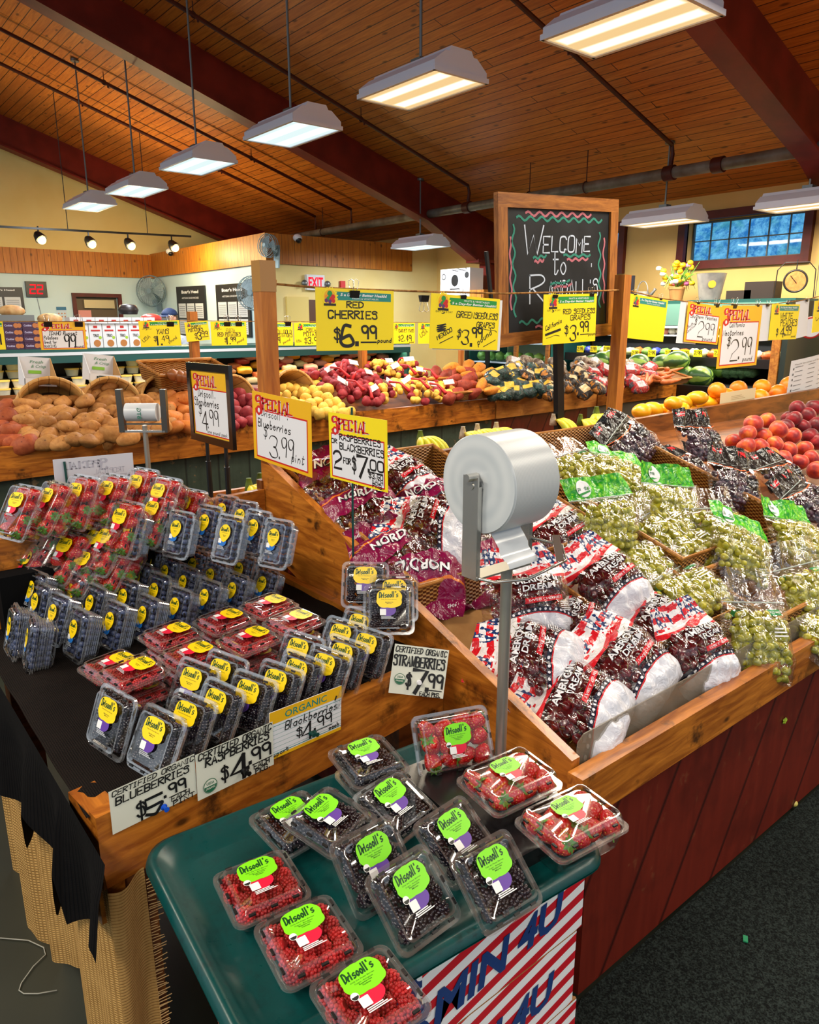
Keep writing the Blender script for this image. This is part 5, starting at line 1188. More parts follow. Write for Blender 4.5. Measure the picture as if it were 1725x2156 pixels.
for k, (q, nm) in enumerate([((1005, 980), 'front left of the central six'), ((1127, 1092), 'nearest of the central six'), ((1305, 900), 'middle back of the central six'), ((1450, 1003), 'middle front of the central six'), ((1555, 817), 'far right back of the central six'), ((1700, 905), 'far right front of the central six'), ((795, 1185), 'on top at the near left corner')]):
    p = at(*crop(*q), z=.902); pack('raspberry', 'raspberry pack lying flat, ' + nm, p + Vector((-.018, 0, 0)), -84, 3, group=RGRP)
    pack('raspberry', 'raspberry pack underneath the one lying flat, ' + nm, p + Vector((-.012, .004, -.051)), -84, 0, group=RGRP)
p = at(*crop(640, 1165), z=.868); pack('raspberry', 'raspberry pack half covered at the near left corner of the flat stacks', p + Vector((-.0, .0, 0)), -80, 2, group=RGRP)
KGRP = 'blackberry packs leaning along the front board'
front = [crop(590, 1470), crop(848, 1590), crop(1035, 1500), crop(1210, 1430), crop(1400, 1380), crop(1565, 1320), crop2(180, 1530), crop2(345, 1500), crop2(470, 1450), crop2(610, 1390)]
for k, q in enumerate(front):
    p = at(*q, z=.876 if k else .884); pack('blackberry', 'blackberry pack leaning along the front board, %s from the left' % ORD[k], p + Vector((0, .004 * k if k < 8 else .045, -.016)), -76 + rj.uniform(-3, 3), 62 if k else 68, group=KGRP)
for k, q in enumerate([crop(1060, 1290), crop(1225, 1240), crop2(160, 1385), crop2(405, 1300), crop2(510, 1240)]):
    p = at(*q, z=.882); pack('blackberry', 'blackberry pack in the second leaning row behind the front one, %s from the left' % ORD[k], p + Vector((0, 0, -.016)), -74, 62, group=KGRP)
for k, (loc, yaw, tilt) in enumerate([((1.075, 1.400, .945), -38, 62), ((1.125, 1.575, .950), -42, 64), ((1.150, 1.475, .935), -38, 62)]):
    pack('blackberry', ['blackberry pack standing on the others against the side board, front one', 'blackberry pack standing on the others against the end panel, left rear one', 'blackberry pack standing behind the front one, wet yellow label showing through'][k], loc, yaw, tilt, group=KGRP)
SGRP = 'strawberry packs piled at the table back'
for k, (u, v, z, nm) in enumerate([(62, 265, 1.165, 'leftmost of the top row'), (232, 238, 1.172, 'second of the top row'), (403, 212, 1.175, 'third of the top row'), (577, 198, 1.175, 'fourth of the top row'), (745, 163, 1.180, 'tallest at the back right'), (872, 213, 1.165, 'right end of the top row'),
    (697, 243, 1.13, 'below the tallest one'), (833, 312, 1.12, 'behind the first standing blueberry packs'), (655, 360, 1.11, 'front one beside the standing blueberry packs'), (1020, 280, 1.115, 'far right with pale label'), (140, 430, 1.06, 'second in the middle layer from the left edge'), (230, 400, 1.07, 'behind the centre of the middle layer'), (100, 590, .99, 'low at the left between the layers'), (200, 560, .985, 'low and left of centre between the layers'), (320, 620, .965, 'lowest at the centre'), (560, 470, 1.05, 'behind the standing blueberry packs in the middle layer'),
    (30, 470, 1.035, 'left edge of the middle layer'), (330, 520, 1.025, 'centre of the middle layer'), (490, 475, 1.04, 'rear of the middle layer'), (430, 595, .99, 'front of the middle layer'), (612, 565, 1.0, 'right of the middle layer'), (235, 630, .955, 'lower layer beside the blueberries'), (20, 675, .945, 'lower layer at the left edge')]):
    p = at(*crop(u, v), z=z); hi = z > 1.09
    pack('strawberry_tall', 'strawberry pack in the back pile, ' + nm, p + Vector((0, 0, -.02)), -74 + rj.uniform(-4, 4), (60 if hi else 50) + rj.uniform(-4, 4), group=SGRP)
# ------------------------------------------------------------------ bagged fruit on the island
_dn = Vector((0, -.32, 1)).normalized()
def on_deck(u, v, off): return at_plane(u, v, (0, .9, .62 + off), (0, -.32, 1))
def bag_shape(W_, H_, T_, seed, top=.35, flat_top=.72, sag=.12):
    r = random.Random(seed); a1, a2, a3, a4 = [r.uniform(0, 6) for _ in range(4)]
    def P(u, v, side=1, off=0.0):
        s = 2 * u - 1; neck = 1 - top * max(0, (v - .55) / .45) ** 1.5; bot = 1 - .10 * max(0, (.2 - v) / .2)
        x = s * W_ / 2 * neck * bot + .010 * math.sin(v * 7 + a1) * v; y = (v - .5) * H_
        b = max(0, 1 - abs(s) ** 2.6) ** .6 * max(0, 1 - abs(2 * min(1, v / flat_top) - 1) ** 3.0) ** .6
        z = T_ * b * (1 - sag * v) * (1 if side > 0 else -.55)
        wr = .0055 * math.sin(s * 9 + v * 14 + a2) * math.sin(v * 17 - s * 5 + a3) + .003 * math.sin(s * 23 + a4 + v * 9) * math.sin(v * 31 + a1) + 0.0008 * math.sin(61 * s + 37 * v + a2)
        if v > flat_top: wr += (v - flat_top) / (1 - flat_top) * (.020 * math.sin(s * 5.2 + a2) + .010 * math.sin(s * 12 + a3)); z += .05 * (v - flat_top) * math.sin(a4)
        return Vector((x, y, z + wr * (.5 + b) + off))
    return P
FILMN = dict(rough=.10)
def printed_film(name, paint, clear_k=(0.03, 0.40), rough=.13):
    """clear film with opaque print: paint(g, x, y) -> (colour, mask)"""
    g = G(name); x, y, z = g.xyz(g.coord('UV')); v = g.coord()
    nb = g.bump(g.noise(v, 17, 3, 0.55, 1.6), 0.38, 0.035)
    f = g.facing(.4, nb); film = g.blend((f * clear_k[1] + clear_k[0]).sat(), g.clear(), g.gloss(rough, (1, 1, 1, 1), nb))
    col, mask = paint(g, x, y)
    ink = g.bsdf(col, .22, 0, .6, nb)
    return g.done(g.blend(mask, film, ink))
def p_flag(g, x, y):
    s = x * 2.0 - 1.0; v0 = 0.20 + (1.0 - s * s) * 0.11
    white = y < v0; red = (y > v0) * (y < v0 + 0.012); navy = (y > v0 + 0.012) * (y < v0 + 0.055)
    dx = (x * 17.0).fract() - 0.5; dy = (y - v0 - 0.034) * 17.0; star = ((dx * dx + dy * dy * 1.2).sqrt() < 0.22) * navy
    ft = 0.66 + (x * 5.0).sin() * 0.03; flag = y > ft
    st = ((y * 8.0 + (x * 5.0).sin() * 0.30).fract() > 0.5)
    cant = (x < 0.40) * (y > ft + 0.10)
    sx = (x * 16.0).fract() - 0.5; sy = (y * 18.0).fract() - 0.5; cs = ((sx * sx + sy * sy).sqrt() < 0.27)
    rib = (y > 0.405) * (y < 0.455) * (x > 0.40) * (x < 0.86)
    col = g.mix(st, lin((240, 240, 244)), lin((214, 26, 40)))
    col = g.mix(cant, col, g.mix(cs, lin((26, 56, 110)), lin((240, 240, 244))))
    col = g.mix(flag, lin((226, 228, 240)), col); col = g.mix(red, col, lin((206, 40, 50))); col = g.mix(navy, col, g.mix(star, lin((26, 26, 48)), lin((236, 236, 244)))); col = g.mix(rib, col, lin((206, 30, 44)))
    return col, (white + red + navy + flag + rib).sat()
def p_nordic(g, x, y):
    s = x * 2.0 - 1.0; v0 = 0.40 + (s * 2.2).sin() * 0.05; top = y > v0; line = (y > v0 + .30) * (y < v0 + .325)
    return g.mix(line, g.mix(g.step(y, .9, 1.0), lin((132, 14, 70)), lin((104, 10, 56))), lin((226, 120, 40))), top
def p_leaf(g, x, y):
    v = g.vec(x, y, 0.0); c = g.voro(v, 15.0); n = g.noise(v, 9, 3)
    col = g.mix(g.step(c, .1, .6), lin((150, 226, 50)), lin((34, 150, 40))); col = g.mix(g.step(n, .5, .62), col, lin((90, 200, 40)))
    return col, y > 0.74 + (x * 6.0).sin() * 0.02
def p_clear(g, x, y): return lin((20, 130, 70)), (y > .58) * (y < .635) * (x > .62) * (x < .80)
def p_black(g, x, y):
    s = x * 2.0 - 1.0; v0 = 0.58 + s * s * 0.12; ln = (y > v0 - .012) * (y < v0); plu = (y > .86) * (y < .94) * (x > .08) * (x < .34)
    col = g.mix(plu, lin((16, 15, 17)), lin((200, 36, 44))); col = g.mix(ln, col, lin((220, 90, 40)))
    lab = (y > .30) * (y < .48) * (x > .56) * (x < .84)
    return col, ((y > v0 - .012) + lab).sat()
BAGM = {'flag': printed_film('flag print cherry film', p_flag), 'nordic': printed_film('maroon cherry film', p_nordic), 'leaf': printed_film('green leaf grape film', p_leaf), 'clear': printed_film('clear grape film', p_clear, (.03, .42)), 'black': printed_film('black grape film', p_black)}
M_CHER = m_berry('cherry skin', (110, 12, 24), (62, 6, 16), 0.20, None, 0.25); M_GRAPE = m_berry('green grape skin', (178, 170, 40), (144, 146, 26), 0.22, (196, 190, 80), 0.2, 25); M_DGRAPE = m_berry('dark grape skin', (64, 28, 46), (36, 16, 34), 0.35, (108, 76, 100), 0, 25)
M_STEM = flat('fruit stem', (128, 120, 50), .6)
mb = MB(); mb.ball((0, 0, 0), (.0142, .0142, .0135), 14, 10, fn=lambda p: p * (1 - .16 * max(0, p.z) ** 6)); mb.tube([(0, 0, .011), (.002, .001, .018), (.006, .003, .026)], .0008, 5, 1); ME_CHER = mb.mesh('cherry', [M_CHER, M_STEM], True)
mb = MB(); mb.ball((0, 0, 0), (.0118, .0118, .0150), 12, 9); ME_GRAPE = mb.mesh('grape', M_GRAPE, True); ME_DGRAPE = mb.mesh('dark_grape', M_DGRAPE, True)
BW = flat('white bag lettering', (240, 240, 246), .4); BD = flat('dark bag lettering', (24, 22, 34), .4); BCODE = flat('barcode white', (226, 230, 240), .4)
BPROTO = {}
def bag(kind, label, u, v, off, yaw, tilt, roll=0.0, size=(.265, .30, .075), group=None, variant=0, push=0.0):
    key = (kind, variant, size)
    nm, cat = {'flag': ('cherry_bag', 'bag of cherries'), 'nordic': ('cherry_bag', 'bag of cherries'), 'leaf': ('grape_bag', 'bag of grapes'), 'clear': ('grape_bag', 'bag of grapes'), 'black': ('grape_bag', 'bag of grapes')}[kind]
    if key not in BPROTO:
        W_, H_, T_ = size; P = bag_shape(W_, H_, T_, 31 + variant * 7 + len(kind), *{'flag': (.25, .74), 'nordic': (.30, .78), 'leaf': (.08, .72), 'clear': (.10, .66), 'black': (.12, .70)}[kind])
        t = thing(nm, 'x', cat); mb = MB()
        mb.grid(30, 40, lambda a, b: P(a, b), uv=True); mb.grid(16, 20, lambda a, b: P(1 - a, b, -1), uv=True)
        mb.build('bag_film', BAGM[kind], t, True)
        fr = {'flag': (ME_CHER, 'cherry', .0275, .30, .70), 'nordic': (ME_CHER, 'cherry', .0275, .06, .44), 'leaf': (ME_GRAPE, 'grape', .0240, .04, .66), 'clear': (ME_GRAPE, 'grape', .0240, .04, .62), 'black': (ME_DGRAPE, 'grape', .0240, .04, .56)}[kind]
        r = random.Random(5 + variant); me, pn, s, v0, v1 = fr; n = 0; ny = int(H_ * (v1 - v0) / (s * .9)); nx = int(W_ * .9 / s)
        core = MB(); core.ball((0, (v0 + v1) / 2 * H_ - H_ / 2, T_ * .10), (W_ * .40, H_ * (v1 - v0) * .47, T_ * .62), 16, 10); core.build('fruit_mass', {'c': M_CHER, 'g': M_GRAPE if kind != 'black' else M_DGRAPE}[pn[0]], t, True, kind='stuff')
        for j in range(ny):
            for i in range(nx):
                a, b = .06 + .88 * (i + .5 + .5 * (j % 2) - .25) / nx + r.uniform(-.02, .02), v0 + (v1 - v0) * (j + .5) / ny + r.uniform(-.015, .015)
                if not (.05 < a < .95) or n >= 80: continue
                p = P(a, b); c = P(.5 + (a - .5) * .93, b); q = Vector((c.x, c.y, p.z - s * .56 - r.uniform(0, .006)))
                if p.z < s * .5: continue
                o = put(pn, me, t, q); o.rotation_euler = (r.uniform(0, 6), r.uniform(0, 6), r.uniform(0, 6)); o.scale = (r.uniform(.88, 1.08),) * 3; n += 1
        # lettering laid onto the film
        mb = MB(); lay = lambda x, y, z: P(x, y, 1, .0022 + z)
        if kind == 'flag':
            printed(mb, 'AMERICAN', .26, .60, .055, .52, 1, bold=.06, z=0); printed(mb, 'DREAM', .40, .525, .055, .36, 1, bold=.06, z=0); printed(mb, 'AMERICAN', .26, .60, .055, .52, 0, bold=.02, z=.0012); printed(mb, 'DREAM', .40, .525, .055, .36, 0, bold=.02, z=.0012)
            printed(mb, 'SWEET CHERRIES', .44, .420, .022, .38, 0, z=.0012)
            for k in range(5): face(mb, rrect(.80, .30 + .02 * k, .13, .006), 0, .0005)
        elif kind == 'nordic':
            printed(mb, 'NORDIC', .22, .52, .10, .60, 1, bold=.07, z=0, shear=.1); printed(mb, 'NORDIC', .22, .52, .10, .60, 0, bold=.03, z=.0012, shear=.1); printed(mb, '4045', .12, .86, .035, .12, 0, z=.001)
        elif kind == 'leaf':
            disc(mb, .27, .86, .115, 0, 0, 24, .10); printed(mb, 'pandol', .27, .84, .05, .19, 2, 'C', z=.001, bold=.01); face(mb, [(.17, .80), (.36, .835), (.36, .815), (.19, .775)], 3, .001)
        elif kind == 'clear':
            for k in range(3): face(mb, rrect(.55, .40 + .03 * k, .22 - .03 * k, .012), 0, .0005)
            printed(mb, 'PLU #4022', .71, .60, .016, .15, 0, 'C', z=.001)
        else:
            printed(mb, 'PLU #4023', .21, .885, .022, .22, 0, 'C', z=.001); printed(mb, 'Red Seedless', .70, .42, .022, .24, 0, 'C', z=.001); printed(mb, 'Table Grapes', .70, .375, .022, .24, 0, 'C', z=.001)
            disc(mb, .74, .60, .05, 0, 0, 18, .045); printed(mb, 'RUBY', .74, .59, .02, .07, 1, 'C', z=.001)
        if mb.v:
            warp(mb, lay); mb.build('lettering', [BW, BD, flat('dark green lettering', (20, 110, 60), .4), flat('mid green lettering', (40, 150, 60), .4)], t)
        if kind in ('clear', 'leaf', 'black'):
            mb = MB(); yz = .70 if kind != 'leaf' else .73; mb.tube([P(k / 12, yz) + Vector((0, 0, .002)) for k in range(13)], .0022, 5); mb.build('zip_strip', m_zip(), t, True)
        if kind == 'flag':
            mb = MB()
            for k in range(10): face(mb, rrect(.56 + .018 * k, .03, .006 + .006 * (k % 2), .07), 1, .001)
            face(mb, rrect(.54, .02, .22, .09), 0, 0); warp(mb, lambda x, y, z: P(x, y, -1, -.003 - z)); mb.build('barcode', [BCODE, BD], t)
        BPROTO[key] = [t, False]
    pr = BPROTO[key]
    if pr[1]: o = dup(pr[0])
    else: o = pr[0]; pr[1] = True
    p = on_deck(u, v, off)
    o.matrix_world = Matrix.Translation(p) @ Matrix.Rotation(rad(yaw), 4, 'Z') @ Matrix.Rotation(rad(tilt), 4, 'X') @ Matrix.Rotation(rad(roll), 4, 'Z')
    o['label'] = label; o['group'] = group or nm
    return o
def m_zip():
    if 'zip strip' not in MATS:
        g = G('zip strip'); MATS['zip strip'] = g.done(g.blend(.5, g.clear(), g.bsdf(lin((214, 226, 220)), .2)))
    return MATS['zip strip']
# wicker baskets set into the bins
def m_wicker():
    g = G('woven wicker'); x, y, z = g.xyz(g.coord('UV'))
    a = (x * 60.0).sin(); b = ((y * 9.0) + (a > 0.0) * 0.5).fract(); rod = (b - 0.5).abs()
    col = g.mix(g.step(rod, .1, .5), lin((206, 144, 66)), lin((104, 58, 18))); col = g.mix(g.noise(g.vec(x * 9.0, y * 9.0), 3, 3) * .4, col, lin((150, 92, 34)))
    return g.done(g.bsdf(col, .5, 0, .4, g.bump(1.0 - rod * 2.0, 1.0, .012)))
M_WICK = m_wicker(); M_RIM = wood('wicker rim', (214, 150, 72), (140, 84, 30), 'X', 3, .45, knots=False)
def basket(label, x0, x1, y0, y1, h=.11, lift=.012):
    t = thing('wicker_basket', label, 'basket', group='wicker baskets in the produce island')
    cs = [(x0, y0), (x1, y0), (x1, y1), (x0, y1)]; z = lambda p, q: deck_z(q) + lift
    for k in range(4):
        (a, b), (c, d) = cs[k], cs[(k + 1) % 4]; L = math.hypot(c - a, d - b); mb = MB()
        mb.grid(int(L / .012), 6, lambda u, v: (a + (c - a) * u, b + (d - b) * u - .0, z(0, b + (d - b) * u) + h * v + .0) if 0 else (a + (c - a) * u + (.004 * math.sin(u * L * 260) * (1 if (d - b) else 0)), b + (d - b) * u + (.004 * math.sin(u * L * 260) * (1 if (c - a) else 0)), z(0, b + (d - b) * u) + h * v), uv=True)
        for i in mb.uv: mb.uv[i] = [(q[0] * L / .25, q[1]) for q in mb.uv[i]]
        o = mb.build('woven_side', M_WICK, t, True); sm = o.modifiers.new('thick', 'SOLIDIFY'); sm.thickness = .008
    mb = MB(); mb.tube([(a, b, z(0, b) + h) for a, b in cs], .008, 8, closed=True); mb.build('rim', M_RIM, t)
    mb = MB(); mb.add([(a, b, z(0, b) + .004) for a, b in cs], [(0, 1, 2, 3)]); mb.build('bottom', M_WICK, t)
basket('wicker basket under the maroon cherry bags at the rear left of the island', 1.26, 1.95, 1.50, 2.24, .11)
basket('wicker basket under the green grape bags, its left side showing', 2.22, 3.05, 1.26, 2.18, .13)
basket('wicker basket at the front under the clear zip bags of grapes', 2.26, 3.05, .95, 1.22, .10)
basket('wicker basket under the middle cherry bags', 1.72, 2.18, 1.05, 1.90, .09)
FG, NG, GG, KG = 'flag print cherry bags', 'maroon cherry bags', 'green grape bags', 'dark grape bags'
bag('flag', 'cherry bag with flag print standing upright behind the steel pole', 1104, 1255, .13, -28, 62, 4, group=FG)
bag('flag', 'cherry bag with flag print tilted left, right of the large roll', 1268, 1222, .12, -18, 48, 24, group=FG, variant=1)
bag('flag', 'cherry bag lying on its side against the end panel, white base to the right', 1108, 1392, .07, -25, 30, 62, group=FG)
bag('flag', 'nearest cherry bag at the front corner of the bin, flag end to the left', 1200, 1484, .06, -22, 32, 48, group=FG, variant=1)
bag('flag', 'cherry bag with the largest blue star field, centre of the front bags', 1308, 1396, .09, -14, 42, 30, group=FG)
bag('flag', 'cherry bag leaning beside the clear grape bag, right end of the front bags', 1458, 1362, .09, -16, 52, 10, group=FG, variant=1, size=(.23, .28, .075))
bag('flag', 'cherry bag behind the front ones, mostly its white base showing', 1372, 1318, .06, -8, 36, 28, group=FG)
bag('flag', 'cherry bag lying flat between the upright one and the star field one', 1205, 1328, .05, -12, 26, 40, group=FG, variant=1)
bag('flag', 'cherry bag just behind the right edge of the large roll', 1172, 1128, .10, -10, 50, 18, group=FG)
bag('flag', 'cherry bag at the rear among the maroon ones below the raspberry sign', 838, 1015, .12, -18, 40, 30, group=FG, variant=1)
bag('flag', 'cherry bag lying with a white flap over the maroon bags left of the roll', 890, 1112, .16, -20, 30, 60, group=FG)
bag('nordic', 'maroon cherry bag at the top left corner of the bin marked 4045', 708, 1005, .15, -38, 42, 12, group=NG)
bag('nordic', 'maroon cherry bag second in the left file, lettering cut by the stake', 760, 1075, .12, -30, 36, 18, group=NG, variant=1)
bag('nordic', 'maroon cherry bag half hidden left of the large roll', 890, 1062, .10, -24, 38, 20, group=NG)
bag('nordic', 'maroon cherry bag low in the left basket with white lettering', 828, 1172, .10, -26, 34, 22, group=NG, variant=1)
bag('nordic', 'maroon cherry bag upside down at the basket front, plain and punched with holes', 890, 1210, .09, -22, 30, 170, group=NG)
bag('nordic', 'maroon cherry bag at the basket front corner beside the roll stand', 985, 1195, .07, -22, 36, 190, group=NG, variant=1)
g_ = (.27, .31, .070)
bag('clear', 'green grape bag at the rear right beside the large roll', 1205, 980, .12, -16, 40, 10, g_, GG)
bag('leaf', 'green grape bag with teal green top at the rear of the grapes', 1300, 995, .13, -12, 40, -30, g_, GG)
bag('leaf', 'green grape bag lying under the rear ones', 1352, 1040, .08, -14, 34, 6, g_, GG, 1)
bag('leaf', 'green grape bag with upright leaf print header, left end of the grapes', 1272, 1090, .17, -20, 66, 2, g_, GG)
bag('leaf', 'green grape bag with leaf print header in the middle of the rear row', 1412, 1058, .15, -14, 60, -10, g_, GG, 1)
bag('clear', 'clear green grape bag lying between the two leaf print headers', 1385, 1108, .10, -10, 30, 16, g_, GG)
bag('clear', 'clear zip green grape bag with brown stems in front of the dark grapes', 1510, 1100, .13, -12, 48, -6, g_, GG, 1)
bag('clear', 'clear green grape bag sliding down between the baskets', 1440, 1150, .08, -16, 30, 20, g_, GG)
bag('clear', 'wide clear green grape bag lying across the middle', 1436, 1232, .09, -14, 30, 14, (.30, .30, .065), GG)
bag('leaf', 'green grape bag with leaf print header leaning left at the right side', 1560, 1150, .15, -8, 52, -36, g_, GG)
bag('leaf', 'green grape bag with leaf print header at the right edge of the photo', 1672, 1130, .15, -6, 48, -18, g_, GG, 1)
bag('clear', 'tall clear zip grape bag standing at the front with big pale grapes', 1590, 1318, .12, -20, 64, -8, (.24, .36, .070), GG)
bag('clear', 'clear zip grape bag with green square at the right behind the tall one', 1690, 1228, .13, -14, 56, 2, g_, GG, 1)
bag('clear', 'green grape bag at the lower right edge in the front basket', 1716, 1318, .06, -14, 30, 0, g_, GG)
bag('leaf', 'green grape bag mostly covered below the leftmost leaf print header', 1350, 1182, .07, -14, 30, 20, g_, GG, 1)
bag('black', 'dark grape bag with black header pointing left at the rear', 1318, 925, .14, -16, 50, 38, g_, KG)
bag('black', 'dark grape bag with crumpled black header at the rear centre', 1470, 920, .15, -10, 56, -4, g_, KG, 1)
bag('black', 'dark grape bag standing tall with a round ruby seal', 1545, 1010, .16, -14, 60, -14, (.28, .33, .065), KG)
bag('black', 'dark grape bag behind the tall one with pale film', 1640, 1000, .12, -8, 46, 6, g_, KG)
bag('black', 'dark grape bag at the right edge with a black label', 1690, 1050, .12, -8, 40, 18, g_, KG, 1)
bag('black', 'dark grape bag low between the rear black headers', 1432, 985, .06, -14, 34, 10, g_, KG)
# loose peaches, nectarines and plums
def m_peach(name, a, b, c):
    g = G(name); v = g.coord(); oi = g.n('ShaderNodeObjectInfo', out='Random'); x, y, z = g.xyz(v)
    n = g.noise(g.n('ShaderNodeVectorMath', {0: v, 1: g.vec(oi * 3.0, oi * 5.0, oi)}, operation='ADD'), 16, 4)
    col = g.mix(g.step(n, .32, .50), lin(a), lin(b)); col = g.mix(g.step(n, .50, .64), col, lin(c)); return g.done(g.bsdf(col, .42, 0, .35, sheen=.2))
M_PEACH = m_peach('peach skin', (232, 130, 40), (190, 56, 34), (128, 26, 36)); M_PLUM = m_peach('nectarine skin', (158, 16, 26), (118, 8, 22), (80, 6, 20))
def fruit_mesh(name, mat, r=.047, cleft=.12, seed=0):
    mb = MB(); mb.ball((0, 0, 0), (r, r, r * .93), 18, 12, fn=lambda p: p * (1 - .14 * max(0, p.z) ** 10 - cleft * math.exp(-(p.y / .12) ** 2) * max(0, p.x + .2) * .55)); return mb.mesh(name, mat, True)
MP, MN = fruit_mesh('peach', M_PEACH), fruit_mesh('nectarine', M_PLUM)
rp = random.Random(9)
def heap_px(mesh, name, label, cat, group, pts, base, r, layers=True):
    for k, (u, v, off) in enumerate(pts):
        o = put(name, mesh, None, on_deck(u, v, off)); o.rotation_euler = (rp.uniform(-1, 1), rp.uniform(-1, 1), rp.uniform(0, 6)); s_ = rp.uniform(.92, 1.1); o.scale = (s_, s_, s_); tag(o, label, cat, group)
pk = [(1587, 892, .20), (1616, 885, .19), (1607, 918, .15), (1575, 912, .17), (1640, 905, .19), (1668, 918, .16), (1600, 942, .12), (1632, 935, .14), (1572, 940, .11), (1660, 948, .12), (1695, 945, .13), (1560, 965, .08), (1622, 960, .10), (1650, 968, .09), (1685, 972, .10), (1590, 925, .06), (1710, 965, .12), (1545, 930, .08), (1720, 990, .1)]
heap_px(MP, 'peach', 'loose orange and red peach heaped at the right end of the island', 'peach', 'peaches heaped on the island', pk, .07, .036)
pk = [(1680, 860, .22), (1700, 875, .20), (1715, 858, .23), (1672, 882, .20), (1690, 898, .17), (1718, 895, .19), (1655, 900, .16), (1705, 918, .15), (1722, 930, .14), (1660, 880, .12), (1650, 925, .10), (1690, 880, .12)]
heap_px(MN, 'nectarine', 'loose dark red nectarine heaped behind the peaches at the right edge', 'nectarine', 'nectarines heaped on the island', pk, .07, .036)
# oranges, mangoes and bananas beyond the ridge board
M_ORANGE = m_berry('orange peel', (250, 140, 12), (244, 120, 6), .4, None, 0, 30); M_MANGO = m_berry('yellow mango skin', (250, 178, 24), (246, 160, 14), .35, None, 0, 20)
mb = MB(); mb.ball((0, 0, 0), (.058, .058, .054), 18, 12); ME_OR = mb.mesh('orange', M_ORANGE, True)
mb = MB(); mb.ball((0, 0, 0), (.074, .052, .044), 18, 12, fn=lambda p: Vector((p.x, p.y + .18 * p.x * p.x, p.z))); ME_MA = mb.mesh('mango', M_MANGO, True)
for k, (u, v) in enumerate([(1510, 822), (1555, 818), (1605, 815), (1600, 838), (1640, 828), (1665, 812), (1690, 820), (1672, 832), (1705, 838), (1530, 835), (1575, 835), (1625, 842), (1700, 800), (1645, 845)]):
    o = put('orange', ME_OR, None, at(u, v, y=2.43 + .05 * (k % 3))); s_ = rp.uniform(.95, 1.35); o.scale = (s_,) * 3; tag(o, 'orange in the heap showing over the ridge board at the right', 'orange', 'oranges beyond the ridge board')
for k, (u, v) in enumerate([(1352, 866), (1376, 862), (1398, 866), (1418, 850), (1440, 848), (1462, 852), (1470, 838), (1490, 848), (1505, 846), (1430, 864), (1450, 862)]):
    o = put('mango', ME_MA, None, at(u, v, y=2.42 + .05 * (k % 3))); o.rotation_euler = (0, rp.uniform(-.3, .3), rp.uniform(-.6, .6)); tag(o, 'yellow mango in the row showing over the ridge board', 'mango', 'mangoes beyond the ridge board')
M_BAN = mottled('banana peel', (232, 206, 40), (190, 200, 50), 18, .45, .4); M_BTIP = flat('banana tip', (90, 110, 30), .6); M_BWRAP = mottled('paper neck wrap', (214, 200, 176), (150, 130, 110), 40, .6)
def bananas(label, p, yaw, n=5, s=1.0, wrap=True, up=1):
    t = thing('banana_bunch', label, 'bananas', p, (0, 0, yaw), group='banana bunches beyond the ridge board')
    for k in range(n):
        a = (k - (n - 1) / 2) * .34; mb = MB(); pts, rr = [], []
        for j in range(9):
            q = j / 8; ang = q * 1.25; R = .13 * s; pts.append((math.sin(a) * (.02 + R * math.sin(ang)) * 1.0, -math.cos(a) * (.02 + R * math.sin(ang)), .06 * s - R * (1 - math.cos(ang)) + .02)); rr.append(s * (.004, .009, .015, .018, .019, .0185, .016, .010, .004)[j])
        mb.tube(pts, rr, 8); mb.build('banana', M_BAN, t, True)
    mb = MB(); mb.lathe([(.022 * s, .05 * s), (.016 * s, .085 * s), (.010 * s, .11 * s), (.012 * s, .112 * s)], 10, c=(0, 0, 0)); mb.build('neck_wrap' if wrap else 'crown', M_BWRAP if wrap else M_BTIP, t, True)
for k, (u, v, y_, yw, lab) in enumerate([(525, 1030, 2.75, .3, 'banana bunch between the framed sign and the end panel'), (548, 1018, 2.85, .9, 'second banana bunch close against the end panel'), (885, 928, 2.55, 0, 'small banana bunch tip above the ridge board under the potatoes'), (975, 918, 2.6, .4, 'wrapped banana bunch left of two others above the ridge board'), (1005, 912, 2.6, .1, 'wrapped banana bunch in the middle of three above the ridge board'), (1045, 908, 2.6, -.3, 'wrapped banana bunch right of three above the ridge board'),
        (1165, 890, 2.55, .5, 'wrapped banana bunch left of the chalkboard pole'), (1222, 890, 2.55, .2, 'small banana bunch right of the chalkboard pole'), (1255, 884, 2.58, -.4, 'large yellow banana bunch beside the dark grape bag')]):
    bananas(lab, at(u, v, y=y_) - Vector((0, 0, .06)), yw, 5, .95 if k != 8 else 1.2, 2 < k < 7)
# papers on the fruit
t, w, h = card('paper_sheet', 'curled printed variety list standing among the oranges at the right edge', 'paper', (1662, 760), (1745, 738), (1680, 828), ('y', 2.36)); mb = MB(); mb.grid(10, 8, lambda u, v: (w * u, h * v, .02 * math.sin(u * 3) + .015 * v)); mb.build('sheet', PAPER, t, True)
mb = MB(); printed(mb, 'Peach Varieties and Their Best Uses', .08 * w, .86 * h, .035 * h, .84 * w, 0, z=.004)
for k in range(5): face(mb, rrect(.06 * w, (.72 - .15 * k) * h, .88 * w, .06 * h), 1, 0)
for i in range(6):
    for j in range(3): face(mb, rrect((.1 + .28 * j) * w, (.79 - .13 * i) * h, .16 * w, .012 * h), 0, .001)
warp(mb, lambda a, b, c: (a, b, .02 * math.sin(a / w * 3) + .015 * b / h + .0015 + c)); mb.build('printed_table', [INK, flat('grey table bars', (96, 98, 102), .6)], t)
